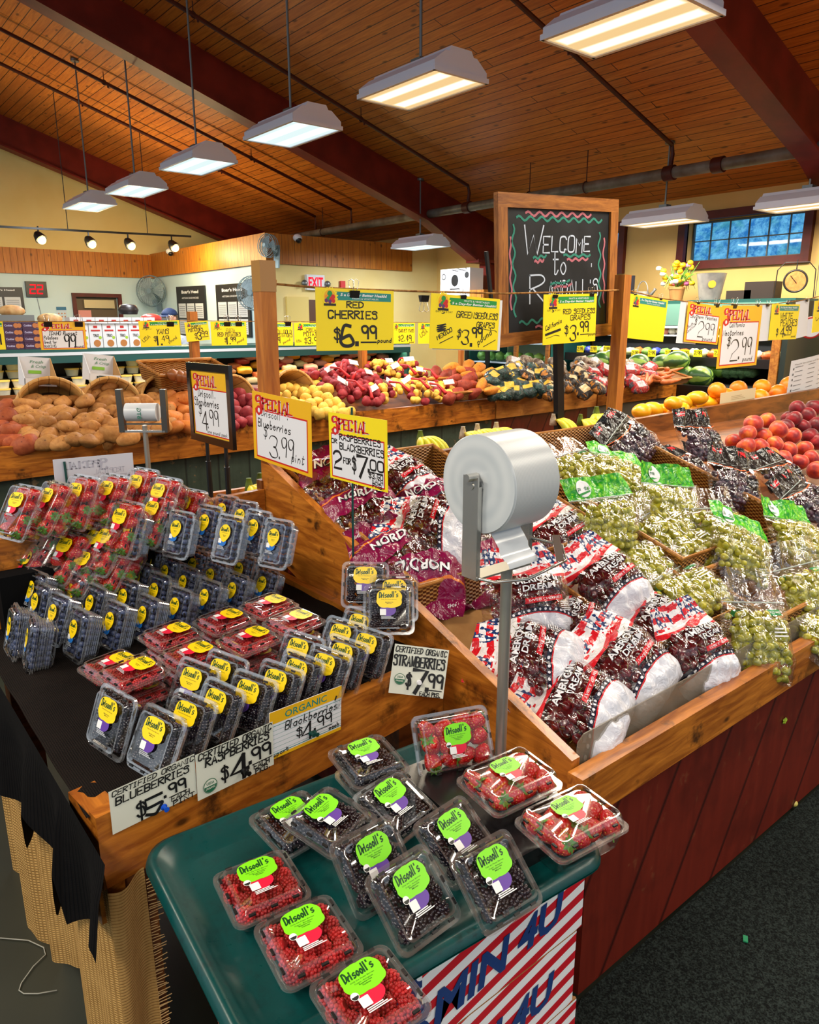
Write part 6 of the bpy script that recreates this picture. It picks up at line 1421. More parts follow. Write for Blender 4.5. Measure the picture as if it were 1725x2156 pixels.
t, w, h = card('paper_sheet', 'pale folded card with faint print standing on the ridge board before the mangoes', 'paper', (1518, 828), (1592, 816), (1506, 858), ('y', 2.345)); mb = MB(); mb.box((w / 2, h / 2, 0), (w, h, .002)); mb.build('sheet', flat('old card', (222, 204, 164), .6), t); mb = MB(); [face(mb, rrect(.3 * w, (.35 + .12 * q) * h, (.4 - .05 * q) * w, .05 * h)) for q in range(3)]; warp(mb, lambda a, b, c: (a, b, .0015)); mb.build('faint_print', flat('faint brown print', (188, 166, 128), .6), t)
# ------------------------------------------------------------------ potato stand
BP0, BN = Vector((0, 4.66, .95)), Vector((0, -.33, 1))
def on_bed(u, v, off=0.0): return at_plane(u, v, BP0 + Vector((0, 0, off)), BN)
yl = lambda x: 4.57 + .050 * x
ps = thing('potato_stand', 'long wooden potato stand with worn green board front', 'display stand', (0, 0, 0))
for a, b, m in ((-1.5, 4.93, M_WOODX), (4.95, 6.55, M_WOODL), (6.57, 8.6, M_WOODX)):
    mb = MB(); mb.bar((a, yl(a), .885), (b, yl(b), .885), .045, .19); mb.build('lip_board', m, ps)
for a, b, m in ((-1.5, 4.97, M_BASEG), (4.97, 6.5, M_BASER), (6.5, 8.5, flat('grey kick board', (104, 98, 88), .6))):
    mb = MB(); mb.bar((a, yl(a) + .07, .40), (b, yl(b) + .07, .40), .03, .80); mb.build('front_boards', m, ps)
mb = MB(); mb.prism([(-1.5, 4.62, .93), (8.6, 5.02, .93), (8.6, 5.5, 1.09), (-1.5, 5.5, 1.22)], (0, 0, -.03), (0, 0, 0)); mb.build('sloped_bed', M_WOODD, ps)
mb = MB(); mb.box((8.62, 5.27, .93), (.03, .52, .30)); mb.build('end_board', M_WOODL, ps)
mb = MB(); mb.box((3.5, 5.52, .54), (10.2, .03, 1.08)); mb.build('rear_boards', M_WOODD, ps)
def spud(name, mat, r, el, seed, curve=.0):
    rr = random.Random(seed); a = [rr.uniform(0, 6) for _ in range(4)]; mb = MB()
    def fn(p):
        k = 1 + .07 * math.sin(3 * p.x * el + a[0]) + .06 * math.sin(4 * p.y + a[1]) + .05 * math.sin(5 * p.z + a[2]); return Vector((p.x * k, p.y * k + curve * p.x * p.x, p.z * k))
    mb.ball((0, 0, 0), (r * el, r, r * .9), 14, 10, fn=fn); return mb.mesh(name, mat, True)
def m_spud(name, c1, c2, c3):
    g = G(name); v = g.coord(); oi = g.n('ShaderNodeObjectInfo', out='Random')
    col = g.mix(g.step(g.noise(v, 22, 5, .7), .35, .65), lin(c1), lin(c2)); col = g.mix(g.step(g.voro(v, 26), .16, .06) * .8, col, lin(c3)); col = g.n('ShaderNodeHueSaturation', {'Hue': .5, 'Saturation': 1.0, 'Value': oi * .4 + .8, 'Color': col})
    return g.done(g.bsdf(col, .6, 0, .25, g.bump(g.noise(v, 60, 3), .3, .003)))
MS = {'russet': m_spud('russet skin', (190, 136, 76), (158, 104, 54), (92, 56, 28)), 'sweet': m_spud('sweet potato skin', (176, 92, 54), (144, 66, 40), (96, 40, 24)), 'yam': m_spud('yam skin', (214, 134, 64), (188, 104, 46), (120, 60, 28)),
      'red': m_spud('red potato skin', (158, 52, 58), (126, 34, 44), (80, 18, 28)), 'gold': m_spud('gold potato skin', (236, 196, 92), (216, 166, 60), (140, 98, 36)), 'garnet': m_spud('garnet yam skin', (150, 62, 42), (118, 42, 32), (70, 24, 20)), 'jewel': m_spud('jewel yam skin', (206, 134, 50), (180, 104, 36), (120, 62, 24))}
rs = random.Random(33)
def pile(name, label, cat, group, mat, r, el, poly, n, gap, off=.03, rise=.05, curve=0.0, lay=1):
    mes = [spud(name, mat, r, el, k, curve) for k in range(4)]; pts = []
    xs = [p[0] for p in poly]; ys = [p[1] for p in poly]
    def inside(x, y):
        c = False; j = len(poly) - 1
        for i in range(len(poly)):
            if (poly[i][1] > y) != (poly[j][1] > y) and x < (poly[j][0] - poly[i][0]) * (y - poly[i][1]) / (poly[j][1] - poly[i][1]) + poly[i][0]: c = not c
            j = i
        return c
    tries = 0
    while len(pts) < n and tries < 9000:
        tries += 1; x, y = rs.uniform(min(xs), max(xs)), rs.uniform(min(ys), max(ys))
        if inside(x, y) and all(((x - a) / el ** .5) ** 2 + (y - b) ** 2 > gap * gap for a, b in pts): pts.append((x, y))
    for k, (u, v) in enumerate(pts):
        o = put(name, mes[k % 4], None, on_bed(u, v, off + rs.uniform(0, rise))); o.rotation_euler = (rs.uniform(0, 6), rs.uniform(-.5, .3), rs.uniform(-.9, .9)); s_ = rs.uniform(.85, 1.15); o.scale = (s_,) * 3; tag(o, label, cat, group)
pile('sweet_potato', 'reddish sweet potato in the heap at the left edge of the potato stand', 'sweet potato', 'sweet potatoes at the left edge', MS['sweet'], .052, 1.5, [(0, 855), (40, 862), (62, 920), (60, 938), (0, 940), (-30, 900)], 18, 17)
pile('russet_potato', 'brown russet potato in the big heap under the Idaho Russet sign', 'potato', 'russet potatoes', MS['russet'], .046, 1.75, [(40, 850), (80, 838), (170, 836), (200, 812), (235, 810), (262, 830), (300, 832), (330, 850), (345, 905), (270, 925), (100, 938), (58, 925)], 95, 15, .035, .08)
pile('russet_potato', 'brown russet potato spilling before the narrow roll stand', 'potato', 'russet potatoes right of the roll stand', MS['russet'], .046, 1.7, [(330, 815), (350, 838), (352, 905), (322, 910), (312, 850)], 14, 15)
pile('yam', 'orange tan yam heaped behind the black framed sign', 'yam', 'yams', MS['yam'], .050, 1.5, [(345, 808), (400, 812), (400, 900), (355, 905), (350, 850)], 26, 15, .03, .06)
pile('red_potato', 'round red potato heaped between the black framed sign and the pine post', 'potato', 'loose red potatoes', MS['red'], .046, 1.15, [(487, 825), (525, 818), (545, 830), (530, 892), (487, 898)], 26, 14, .03, .05)
pile('gold_potato', 'yellow gold potato heaped before the tipped bushel basket', 'potato', 'gold potatoes', MS['gold'], .043, 1.2, [(590, 822), (612, 802), (645, 800), (690, 815), (700, 842), (742, 868), (700, 876), (650, 872), (585, 850)], 80, 12.5, .03, .07)
pile('garnet_yam', 'dark reddish garnet yam in the shallow basket', 'yam', 'garnet yams', MS['garnet'], .052, 1.9, [(905, 792), (925, 778), (985, 782), (1000, 815), (990, 838), (945, 842), (930, 820)], 26, 15, .05, .08)
pile('jewel_yam', 'orange yellow jewel yam at the right of the shallow basket', 'yam', 'jewel yams', MS['jewel'], .047, 2.0, [(945, 772), (1000, 768), (1030, 790), (1045, 818), (1030, 830), (1005, 815), (985, 790)], 26, 14, .05, .08)
M_NET = flat('red net', (196, 26, 34), .5); M_TAG = flat('white bag tag', (228, 224, 224), .5)
me_r = spud('red_potato', MS['red'], .036, 1.12, 3); me_g = spud('gold_potato', MS['gold'], .030, 1.1, 5); me_g2 = spud('red_potato', MS['red'], .030, 1.1, 6)
def net_bag(label, u, v, mixed, w=.30, n=26):
    t = thing('potato_net_bag', label, 'bag of potatoes', on_bed(u, v, .03), group='red net bags of potatoes')
    for k in range(n):
        a = rs.uniform(0, 6.28); q = math.sqrt(rs.random()); x, y = math.cos(a) * q * w * .5, math.sin(a) * q * w * .42
        o = put('potato', me_r if not mixed else (me_g if rs.random() < .68 else me_g2), t, (x, y, .33 * y + .09 * (1 - q * q) + .02)); o.rotation_euler = (rs.uniform(0, 6), 0, rs.uniform(0, 6)); s_ = rs.uniform(.85, 1.15); o.scale = (s_,) * 3
    mb = MB(); a = rs.uniform(0, 6); d = Vector((math.cos(a), math.sin(a) - .6, .1)); mb.tube([d * (w * .2) + Vector((0, 0, .13)), d * (w * .42) + Vector((0, 0, .12)), d * (w * .62) + Vector((0, 0, .05))], [.010, .007, .016], 8); mb.build('net_neck', M_NET, t, True)
    mb = MB(); mb.box((0, 0, 0), (.10, .006, .045)); o = mb.build('tag', M_TAG, t, loc=(rs.uniform(-.06, .06), -.08, .13)); o.rotation_euler = (-.6, rs.uniform(-.6, .6), rs.uniform(-.5, .5))
for k, (u, v, m) in enumerate([(680, 808, 0), (730, 795, 0), (715, 835, 0), (770, 815, 0), (775, 850, 0), (800, 790, 1), (830, 800, 1), (800, 838, 1), (850, 830, 1), (890, 840, 1), (880, 808, 1), (930, 835, 1), (860, 785, 1)]):
    net_bag('red net bag of %s potatoes, %s of its kind from the left' % (('mixed small' if m else 'red'), ORD[k if not m else k - 5]), u, v, m)
# bushel baskets tipped on their sides
M_SLAT = m_vboards('basket slats', (206, 160, 92), (186, 132, 66), .06, 'x', 0, (96, 60, 26), .55, 0.0)
def bushel(label, u, v, off, d=.46, yaw=0.0, roll=0.0):
    t = thing('bushel_basket', label, 'basket', on_bed(u, v, off), (rad(78), rad(roll), yaw), group='tipped bushel baskets'); mb = MB()
    mb.lathe([(d * .40, -.34), (d * .45, -.2), (d * .5, 0)], 28); mb.f = mb.f[:-2] + [mb.f[-2]]; mb.mi = mb.mi[:len(mb.f)]; o = mb.build('slats', M_SLAT, t, True); sm = o.modifiers.new('thick', 'SOLIDIFY'); sm.thickness = .006
    mb = MB(); mb.tube([(d * .505 * math.cos(k * PI / 16), d * .505 * math.sin(k * PI / 16), -.01) for k in range(32)], .012, 6, closed=True); mb.tube([(d * .46 * math.cos(k * PI / 16), d * .46 * math.sin(k * PI / 16), -.2) for k in range(32)], .009, 6, closed=True); mb.build('hoop', M_SLAT, t, True)
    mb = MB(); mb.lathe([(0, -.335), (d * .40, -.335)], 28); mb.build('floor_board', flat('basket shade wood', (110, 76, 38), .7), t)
bushel('tipped bushel basket behind the russet potatoes, left one', 112, 866, .03, .42, -.2); bushel('tipped bushel basket behind the russet potatoes, right one', 238, 856, .03, .38, -.1); bushel('tipped bushel basket above the yams', 350, 846, .03, .36, .2); bushel('tipped bushel basket behind the loose red potatoes', 500, 848, .03, .40, .3); bushel('tipped bushel basket holding gold potatoes right of the pine post', 625, 836, .04, .42, .15)
# long willow baskets
def tray_basket(label, u, v, off, w, d, h, yaw):
    t = thing('willow_tray', label, 'basket', on_bed(u, v, off), (rad(14), 0, yaw), group='willow trays'); mb = MB()
    for a, b, c, e in ((-1, -1, 1, -1), (1, -1, 1, 1), (1, 1, -1, 1), (-1, 1, -1, -1)):
        mb.grid(10, 3, lambda p, q: ((a + (c - a) * p) * w / 2 * (1 + .12 * q), (b + (e - b) * p) * d / 2 * (1 + .12 * q), h * q), uv=True)
    mb.build('woven_side', M_WICK, t); mb = MB(); mb.tube([(a * w * .56, b * d * .56, h) for a, b in ((-1, -1), (1, -1), (1, 1), (-1, 1))], .012, 6, closed=True); mb.build('rim', M_RIM, t); mb = MB(); mb.box((0, 0, .004), (w, d, .008)); mb.build('bottom', M_RIM, t)
tray_basket('long willow tray of onions behind the black framed sign', 392, 806, .10, .52, .30, .12, .1); tray_basket('shallow willow tray under the garnet yams', 965, 828, .03, .56, .34, .08, .05); tray_basket('shallow willow tray of carrots at the right end', 1390, 800, .03, .6, .34, .07, .05)
me_on = spud('onion', flat('brown onion skin', (150, 90, 50), .4), .042, 1.0, 8)
for k, (u, v) in enumerate([(365, 775), (380, 778), (390, 780), (408, 778), (425, 782)]): tag(put('onion', me_on, None, on_bed(u, v + 14, .26)), 'brown onion lying in the long willow tray', 'onion', 'onions in the willow tray')
M_CAR = mottled('carrot skin', (206, 110, 48), (176, 84, 34), 20, .5); mb = MB(); mb.tube([(-.16, 0, 0), (-.12, 0, .004), (0, .006, .004), (.12, .0, 0), (.2, -.004, -.004)], [.012, .030, .026, .018, .006], 9); me_c = mb.mesh('carrot', M_CAR, True)
for k in range(18):
    o = put('carrot', me_c, None, on_bed(rs.uniform(1345, 1425), rs.uniform(780, 803), .07 + .06 * rs.random())); o.rotation_euler = (rs.uniform(0, 6), rs.uniform(-.3, .3), rs.uniform(-.5, .9)); tag(o, 'stout carrot heaped in the tray at the right end of the stand', 'carrot', 'carrots in the willow tray')
# small glossy produce bags
def m_pack(name, c1, c2, c3):
    g = G(name); v = g.coord(); n = g.noise(v, 5, 3, .6, 1.0); nb = g.bump(g.noise(v, 22, 4, .7, 1.5), .8, .03); oi = g.n('ShaderNodeObjectInfo', out='Random')
    x, y, z = g.xyz(v); col = g.mix(g.step(n, .52, .56), lin(c1), lin(c2)); col = g.mix((x.abs() < .045) * (y < .05) * (y > -.03), col, lin(c3)); return g.done(g.bsdf(col, .12, 0, .8, nb))
PKM = [m_pack('teal potato bag print', (14, 46, 44), (30, 66, 60), (222, 178, 60)), m_pack('black onion bag print', (30, 24, 20), (190, 120, 40), (226, 200, 150)), m_pack('red radish bag print', (180, 18, 26), (60, 50, 56), (214, 210, 220)), m_pack('clear sack print', (150, 130, 110), (90, 70, 54), (220, 216, 220))]
def sack(seed, m):
    mb = MB(); rr = random.Random(seed); a = [rr.uniform(0, 6) for _ in range(5)]
    mb.ball((0, 0, 0), (.105, .085, .055), 18, 12, fn=lambda p: p * (1 + .10 * math.sin(5 * p.x + a[0]) + .08 * math.sin(7 * p.y + a[1]) + .05 * math.sin(13 * p.x + 9 * p.y + a[2])) + Vector((.0, .35 * max(0, p.y - .6), 0)))
    return mb.mesh('produce_sack', m, True)
SK = [[sack(k + 9 * j, PKM[j]) for k in range(3)] for j in range(4)]
for j, nm, group, poly, n in ((0, 'dark teal printed sack of potatoes heaped left of the chalkboard pole', 'teal printed sacks', [(1035, 810), (1080, 778), (1150, 775), (1165, 830), (1080, 838), (1040, 836)], 24), (1, 'black and gold printed sack heaped around the chalkboard pole', 'black and gold printed sacks', [(1120, 775), (1250, 772), (1270, 815), (1240, 825), (1165, 830), (1110, 800)], 22), (2, 'red printed sack heaped left of the bare pine post', 'red printed sacks', [(1230, 775), (1330, 772), (1372, 800), (1350, 812), (1270, 818)], 14), (3, 'clear sack heaped at the back of the printed sacks', 'clear sacks', [(1060, 766), (1330, 760), (1330, 776), (1060, 782)], 12)):
    xs = [p[0] for p in poly]; ys = [p[1] for p in poly]; pts = []; tries = 0
    while len(pts) < n and tries < 4000:
        tries += 1; x, y = rs.uniform(min(xs), max(xs)), rs.uniform(min(ys), max(ys))
        if all((x - a) ** 2 + ((y - b) * 1.5) ** 2 > 14 ** 2 for a, b in pts): pts.append((x, y))
    for k, (u, v) in enumerate(pts):
        o = put('produce_sack', SK[j][k % 3], None, on_bed(u, v, .06 + .08 * rs.random())); o.rotation_euler = (rs.uniform(.1, .9), rs.uniform(-.5, .5), rs.uniform(-1, 1)); tag(o, nm, 'sack', group)
# mix cartons standing on the heap
for k, (tl, tr, bl, lab) in enumerate([((50, 752), (126, 756), (55, 812), 'white die cut mix carton on the left tipped basket'), ((190, 745), (262, 752), (187, 800), 'white die cut mix carton on the right tipped basket')]):
    t, w, h = card('mix_carton', lab, 'box', tl, tr, bl, ('y', 5.22), 'mix cartons on the potatoes'); w *= .92; d = .16
    C1, C2, C3 = flat('carton white', (214, 216, 222), .6), flat('carton kraft inside', (184, 140, 86), .7), flat('carton green print', (60, 130, 90), .5)
    mb = MB()
    mb.add([(0, 0, 0), (w, 0, 0), (w, h * .26, 0), (0, h * .26, 0)], [(0, 1, 2, 3)], 0); mb.add([(0, 0, 0), (0, h * .26, 0), (0, h, -d), (0, 0, -d)], [(0, 1, 2, 3)], 0); mb.add([(w, 0, 0), (w, h * .26, 0), (w, h, -d), (w, 0, -d)], [(3, 2, 1, 0)], 1); mb.add([(0, 0, -d), (w, 0, -d), (w, h, -d), (0, h, -d)], [(0, 1, 2, 3)], 0)
    o = mb.build('carton', [C1, C2], t); sm = o.modifiers.new('thick', 'SOLIDIFY'); sm.thickness = .004
    mb = MB(); face(mb, rrect(.22 * w, .06 * h, .62 * w, .14 * h, .02), 0, .004); printed(mb, 'CONCORD FOODS', .25 * w, .10 * h, .06 * h, .56 * w, 1, z=.005); mb.build('front_print', [flat('carton dark badge', (30, 50, 48), .5), C1], t)
    mb = MB(); printed(mb, 'Fresh', .35 * w, .78 * h, .11 * h, .4 * w, 0, z=-d + .004, shear=.3); printed(mb, '& Crisp', .38 * w, .62 * h, .11 * h, .45 * w, 0, z=-d + .004, shear=.3); face(mb, rrect(.30 * w, .40 * h, .4 * w, .12 * h), 1, -d + .004); mb.build('back_print', [C3, flat('carton lime print', (130, 190, 60), .5)], t)
# posts, cord and signs of the potato stand
def rpost(u, v, lab, w=.06):
    p = at(u, v, y=5.5); t = thing('wooden_post', lab, 'post', (p.x, 5.5, 1.0)); mb = MB(); mb.box((0, 0, (p.z - 1.0) / 2), (w, w, p.z - 1.0)); mb.build('timber', M_POST, t)
rpost(404, 656, 'short pine post rising behind the black framed sign'); rpost(763, 700, 'pine post behind the Red Cherries sign'); rpost(972, 690, 'thin pine post behind the Green Seedless Grapes sign', .04)
t = thing('sign_rope', 'thin cord strung over the potatoes holding a row of price signs', 'rope'); mb = MB(); mb.tube([at(u, v, y=5.46) for u, v in ((-80, 676), (80, 677), (230, 677), (404, 675), (560, 677), (763, 678), (900, 679), (1010, 676))], .003, 5); mb.build('line', M_ROPE, t)
YP = ('y', 5.45); G2 = 'signs over the potato stand'
t, w, h = card('price_sign', 'gold SPECIAL sign reading Idaho Russet Potatoes 99 cents', 'sign', (80, 678), (178, 678), (84, 737), YP, G2); special(t, w, h, 4, .70, .05)
ink(t, w, h, [('IDAHO Russet', .20, .53, .13, {'w': .60, 'pen': .12, 'slant': .2}), ('Potatoes', .08, .38, .12, {'w': .30, 'pen': .12, 'slant': .1}), ('Great for', .08, .23, .10, {'w': .26, 'pen': .12}), ('BAKING', .08, .08, .10, {'w': .24, 'pen': .12}), ('99', .50, .10, .42, {'w': .24, 'pen': .12, 'nib': (.5, .4), 'slant': .1}), ('pound', .72, .07, .08, {'w': .2, 'pen': .15})])
for tl, tr, bl, lab, lines in (((291, 676), (377, 674), (294, 731), 'yellow sign reading YAMS over the potatoes', [('YAMS', .40, .48, .19, {'w': .30, 'pen': .1, 'slant': .2}), ('$', .33, .22, .16, {'pen': .1}), ('1', .38, .06, .33, {'pen': .16}), ('.', .50, .06, .12, {'pen': .4}), ('49', .52, .20, .2, {'w': .18, 'pen': .12}), ('pound', .70, .10, .12, {'w': .24, 'pen': .1, 'rot': .5}), ('USA', .08, .18, .13, {'w': .2, 'pen': .1, 'rot': .6})]),
    ((388, 679), (437, 675), (394, 720), 'small yellow sign reading PURPLE POTATOES $3.99 on the short post', [('PURPLE', .28, .66, .13, {'w': .4, 'pen': .14}), ('POTATOES', .12, .50, .15, {'w': .62, 'pen': .14}), ('$', .36, .16, .22, {'pen': .12}), ('3', .48, .08, .36, {'w': .16, 'pen': .13}), ('99', .68, .24, .22, {'w': .25, 'pen': .14}), ('_', .68, .18, .26, {'pen': .03})]),
    ((443, 677), (518, 677), (444, 728), 'yellow sign reading FUZZA RED POTATOES over the potatoes', [('FUZZA', .42, .57, .13, {'w': .24, 'pen': .1}), ('RED POTATOES', .18, .38, .16, {'w': .64, 'pen': .11}), ('$', .36, .16, .14, {'pen': .1}), ('1', .40, .06, .28, {'pen': .18}), ('.', .50, .06, .1, {'pen': .4}), ('99', .53, .17, .17, {'w': .14, 'pen': .15}), ('pound', .72, .08, .12, {'w': .22, 'pen': .1, 'rot': .4})]),
    ((542, 679), (616, 680), (544, 728), 'yellow sign reading YUKON GOLD POTATOES half behind the pine post', [('YUKON GOLD', .36, .52, .17, {'w': .60, 'pen': .1}), ('POTATOES', .56, .38, .15, {'w': .42, 'pen': .1}), ('1.49', .38, .12, .24, {'w': .24, 'pen': .13}), ('pound', .72, .08, .12, {'w': .22, 'pen': .1, 'rot': .4})]),
    ((619, 680), (692, 680), (619, 728), 'yellow sign reading CREAMER POTATOES cut off by the Red Cherries sign', [('CREAMER', .34, .62, .14, {'w': .5, 'pen': .13}), ('POTATOES', .26, .42, .17, {'w': .62, 'pen': .13}), ('$', .28, .12, .2, {'pen': .12}), ('3.99', .38, .08, .28, {'w': .38, 'pen': .13}), ('USA', .05, .16, .1, {'w': .14, 'pen': .14})]),
    ((826, 680), (874, 680), (826, 724), 'yellow sign reading GARNET YAMS $2.49 between the two large rope signs', [('GARNET YAMS', .28, .55, .15, {'w': .66, 'pen': .12}), ('$', .26, .16, .2, {'pen': .12}), ('2.49', .38, .12, .28, {'w': .45, 'pen': .13}), ('pound', .74, .03, .08, {'w': .2, 'pen': .14})]),
    ((881, 680), (935, 680), (881, 724), 'yellow sign mostly hidden by the Green Seedless Grapes sign', [('USA', .1, .3, .2, {'w': .3, 'pen': .12, 'rot': .5})]), ((-40, 677), (5, 677), (-40, 737), 'yellow sign cut by the left edge over the sweet potatoes', [('99', .3, .2, .4, {'w': .5, 'pen': .12})])):
    t, w, h = card('price_sign', lab, 'sign', tl, tr, bl, YP, G2); five(t, w, h, small=w < .25); ink(t, w, h, lines)
for u, lab in ((100, 'left clip of the Idaho Russet sign'), (165, 'right clip of the Idaho Russet sign'), (358, 'clip of the Yams sign'), (478, 'left clip of the Red Potatoes sign'), (502, 'right clip of the Red Potatoes sign'), (606, 'clip of the Yukon Gold sign')): clip_at(at(u, 678, y=5.452), (0, -1, 0), lab, 1.6, group='binder clips over the potatoes')

# ------------------------------------------------------------------ deli case and what is on and behind it
DG = flat('deli green enamel', (32, 84, 80), .35); DGD = flat('deli dark interior', (52, 30, 22), .5)
dc = thing('deli_case', 'long green refrigerated deli case with white rail and lit shelf', 'deli case', (0, 0, 0)); XD0, XD1 = -2.5, 7.35
for nm, bx, mt in (('base', ((XD0, XD1), (9.05, 9.95), (0, .82)), DG), ('shelf_deck', ((XD0, XD1), (9.02, 9.9), (.82, .86)), M_BLACK), ('back_panel', ((XD0, XD1), (9.86, 9.95), (.86, 1.32)), DGD), ('canopy', ((XD0, XD1), (9.0, 9.95), (1.30, 1.37)), DG), ('canopy_lip', ((XD0, XD1), (8.98, 9.02), (1.215, 1.295)), DG), ('middle_shelf', ((XD0, XD1), (9.4, 9.86), (1.02, 1.04)), M_BLACK), ('end_panel', ((XD1 - .05, XD1), (9.0, 9.95), (.82, 1.5)), DG)):
    mb = MB(); (a, b), (c, d), (e, f) = bx; mb.box(((a + b) / 2, (c + d) / 2, (e + f) / 2), (b - a, d - c, f - e)); mb.build(nm, mt, dc)
mb = MB(); mb.box(((XD0 + XD1) / 2, 8.985, 1.315), (XD1 - XD0, .02, .035)); mb.build('white_rail', M_WHITE, dc)
mb = MB(); mb.tube([(XD0 + .2, 9.06, 1.27), (XD1 - .2, 9.06, 1.27)], .013, 8); mb.build('lamp_tube', glow('deli lamp tube', (255, 226, 170), 3.0), dc)
area_light('deli_lamp', ((XD0 + XD1) / 2, 9.08, 1.25), XD1 - XD0, .06, 75, (1, .80, .52), (rad(-35), 0, 0))
# tubs, packages
M_TUBL, M_TUBB = flat('yellow tub lid', (246, 210, 110), .4), flat('pale tub', (232, 226, 206), .4)
mb = MB(); mb.lathe([(.062, 0), (.078, .075)], 16, 0); b_tub = mb.mesh('bowl', M_TUBB, True, 40); mb = MB(); mb.lathe([(.083, .072), (.083, .088), (0, .090)], 16); l_tub = mb.mesh('lid', M_TUBL, True, 40)
def tub(p, lab):
    t = thing('food_tub', lab, 'food tub', p, group='food tubs in the deli case'); put('bowl', b_tub, t); put('lid', l_tub, t)
for x0_, x1_, lv in ((1.2, 2.4, 3), (2.55, 4.0, 2), (4.15, 4.55, 2)):
    n = int((x1_ - x0_) / .18)
    for i in range(n):
        for k in range(lv if i % 3 else lv - 1):
            x = x0_ + i * .18; tub((x, 9.5, 1.04 + .09 * k) if k < 2 else (x, 9.5, 1.04 + .09 * k), 'lidded yellow food tub stacked on the upper deli shelf')
    for i in range(n): tub((x0_ + i * .18, 9.25, .86), 'lidded food tub on the lower deli shelf')
    for i in range(n): tub((x0_ + i * .18, 9.25, .95), 'lidded food tub stacked second on the lower deli shelf')
FOODC = [flat('salmon package', (226, 120, 70), .3), flat('orange cheese package', (244, 160, 40), .35), flat('red meat package', (190, 60, 50), .3), flat('cream pasta package', (232, 204, 150), .4), flat('pink ham package', (232, 150, 130), .3)]
def fpk(seed):
    mb = MB(); rr = random.Random(seed); mb.ball((0, 0, .03), (.12, .08, .045), 12, 8, fn=lambda p: Vector((max(-.8, min(.8, p.x * 1.2)), max(-.8, min(.8, p.y * 1.2)), p.z * (1 + .2 * math.sin(9 * p.x + seed))))); return mb
for k in range(46):
    x = 4.65 + (k % 23) * .115; y, z = (9.48, 1.05 + .06 * (k % 3)) if k < 23 else (9.2, .87 + .07 * (k % 3))
    me = fpk(k % 4).mesh('food_package', FOODC[(k * 7) % 5], True); o = put('food_package', me, None, (x, y, z)); o.rotation_euler = (rs.uniform(.0, .5), 0, rs.uniform(-.4, .4)); tag(o, 'wrapped %s in the right half of the deli case' % ['salmon package', 'orange cheese package', 'red meat package', 'cream pasta package', 'pink ham package'][(k * 7) % 5], 'food package', 'wrapped packages in the deli case')
mb = MB(); mb.lathe([(0, 0), (.045, 0), (.045, .012), (0, .013)], 16, T=Matrix.Rotation(rad(90), 4, 'X')); o = mb.build('deli_clock', flat('dial white', (230, 220, 190), .5), loc=at(592, 750, y=9.03)); tag(o, 'small round dial on the deli case right of the pine post', 'dial')
# cartons on the deli
def pbox(name, lab, c, d, mats, lay, group=None, rz=0.0, cat='box'):
    t = thing(name, lab, cat, c, (0, 0, rz), group); mb = MB(); mb.box((0, 0, d[2] / 2), d); mb.build('carton', mats[0], t)
    if lay:
        mb = MB(); lay(mb, d[0], d[2]); warp(mb, lambda a, b, z: (a - d[0] / 2, -d[1] / 2 - .002 - z, b)); mb.build('front_print', mats[1:], t)
    return t
CW_, CR_, CB_, CGn = flat('cracker box white', (226, 224, 226), .45), flat('cracker red print', (190, 40, 36), .45), flat('cracker brown print', (186, 116, 56), .45), flat('cracker lime print', (160, 200, 50), .45)
def lay_c(mb, w, h): face(mb, rrect(.15 * w, .68 * h, .7 * w, .07 * h), 0, 0); printed(mb, 'TRIO', .28 * w, .45 * h, .12 * h, .45 * w, 3, z=.001, bold=.02); disc(mb, .55 * w, .18 * h, .28 * w, 1, 0, 14, .15 * h); disc(mb, .82 * w, .42 * h, .12 * w, 2, .001, 12); face(mb, rrect(.35 * w, .82 * h, .3 * w, .1 * h), 0, 0)
xa = at(168, 735, y=9.2).x; stp = (at(306, 735, y=9.2).x - xa) / 5
for k in range(6): pbox('cracker_box', 'white cracker box on the deli case, %s from the left in the lower row' % ORD[k], (xa + stp * (k + .5) - .05, 9.2, 1.372), (stp * .95, .12, .27), [CW_, CR_, CB_, CGn, INK], lay_c, 'cracker boxes on the deli case')
for k in range(7): pbox('cracker_box', 'white cracker box lying flat on the lower row, %s from the left' % ORD[k], (xa - .1 + stp * (k + .5) * .92, 9.22, 1.644), (stp * .88, .2, .07), [CW_, CR_, CB_, CGn, INK], lambda mb, w, h: face(mb, rrect(.3 * w, .3 * h, .4 * w, .3 * h), 0, 0), 'cracker boxes on the deli case')
CPu, CCk, CLav = flat('cookie box purple', (66, 30, 66), .45), flat('cookie print', (196, 116, 60), .5), flat('cookie box lettering', (200, 190, 220), .5)
def lay_k(mb, w, h): printed(mb, 'Cookies', .08 * w, .38 * h, .3 * h, .42 * w, 1, z=.001, bold=.03); disc(mb, .68 * w, .5 * h, .14 * w, 0, 0, 12); disc(mb, .86 * w, .5 * h, .13 * w, 0, .0005, 12)
x5 = at(8, 720, y=9.15).x
for k in range(8): pbox('cookie_box', 'purple cookie box in the stack at the left edge, %s up in the %s column' % (ORD[k // 2], ['left', 'right'][k % 2]), (x5 + .09 + .19 * (k % 2), 9.15, 1.372 + .072 * (k // 2)), (.185, .14, .07), [CPu, CCk, CLav], lay_k, 'cookie boxes on the deli case')
p = at(75, 710, y=9.2); pbox('cookie_box', 'green and yellow box beside the purple cookie boxes', (p.x, 9.2, 1.372), (.07, .12, .16), [flat('green tea box', (20, 120, 90), .5), GOLD], lambda mb, w, h: face(mb, rrect(0, .8 * h, w, .2 * h), 0, 0))
M_BREAD = mottled('bread crust', (224, 180, 120), (190, 130, 70), 12, .6)
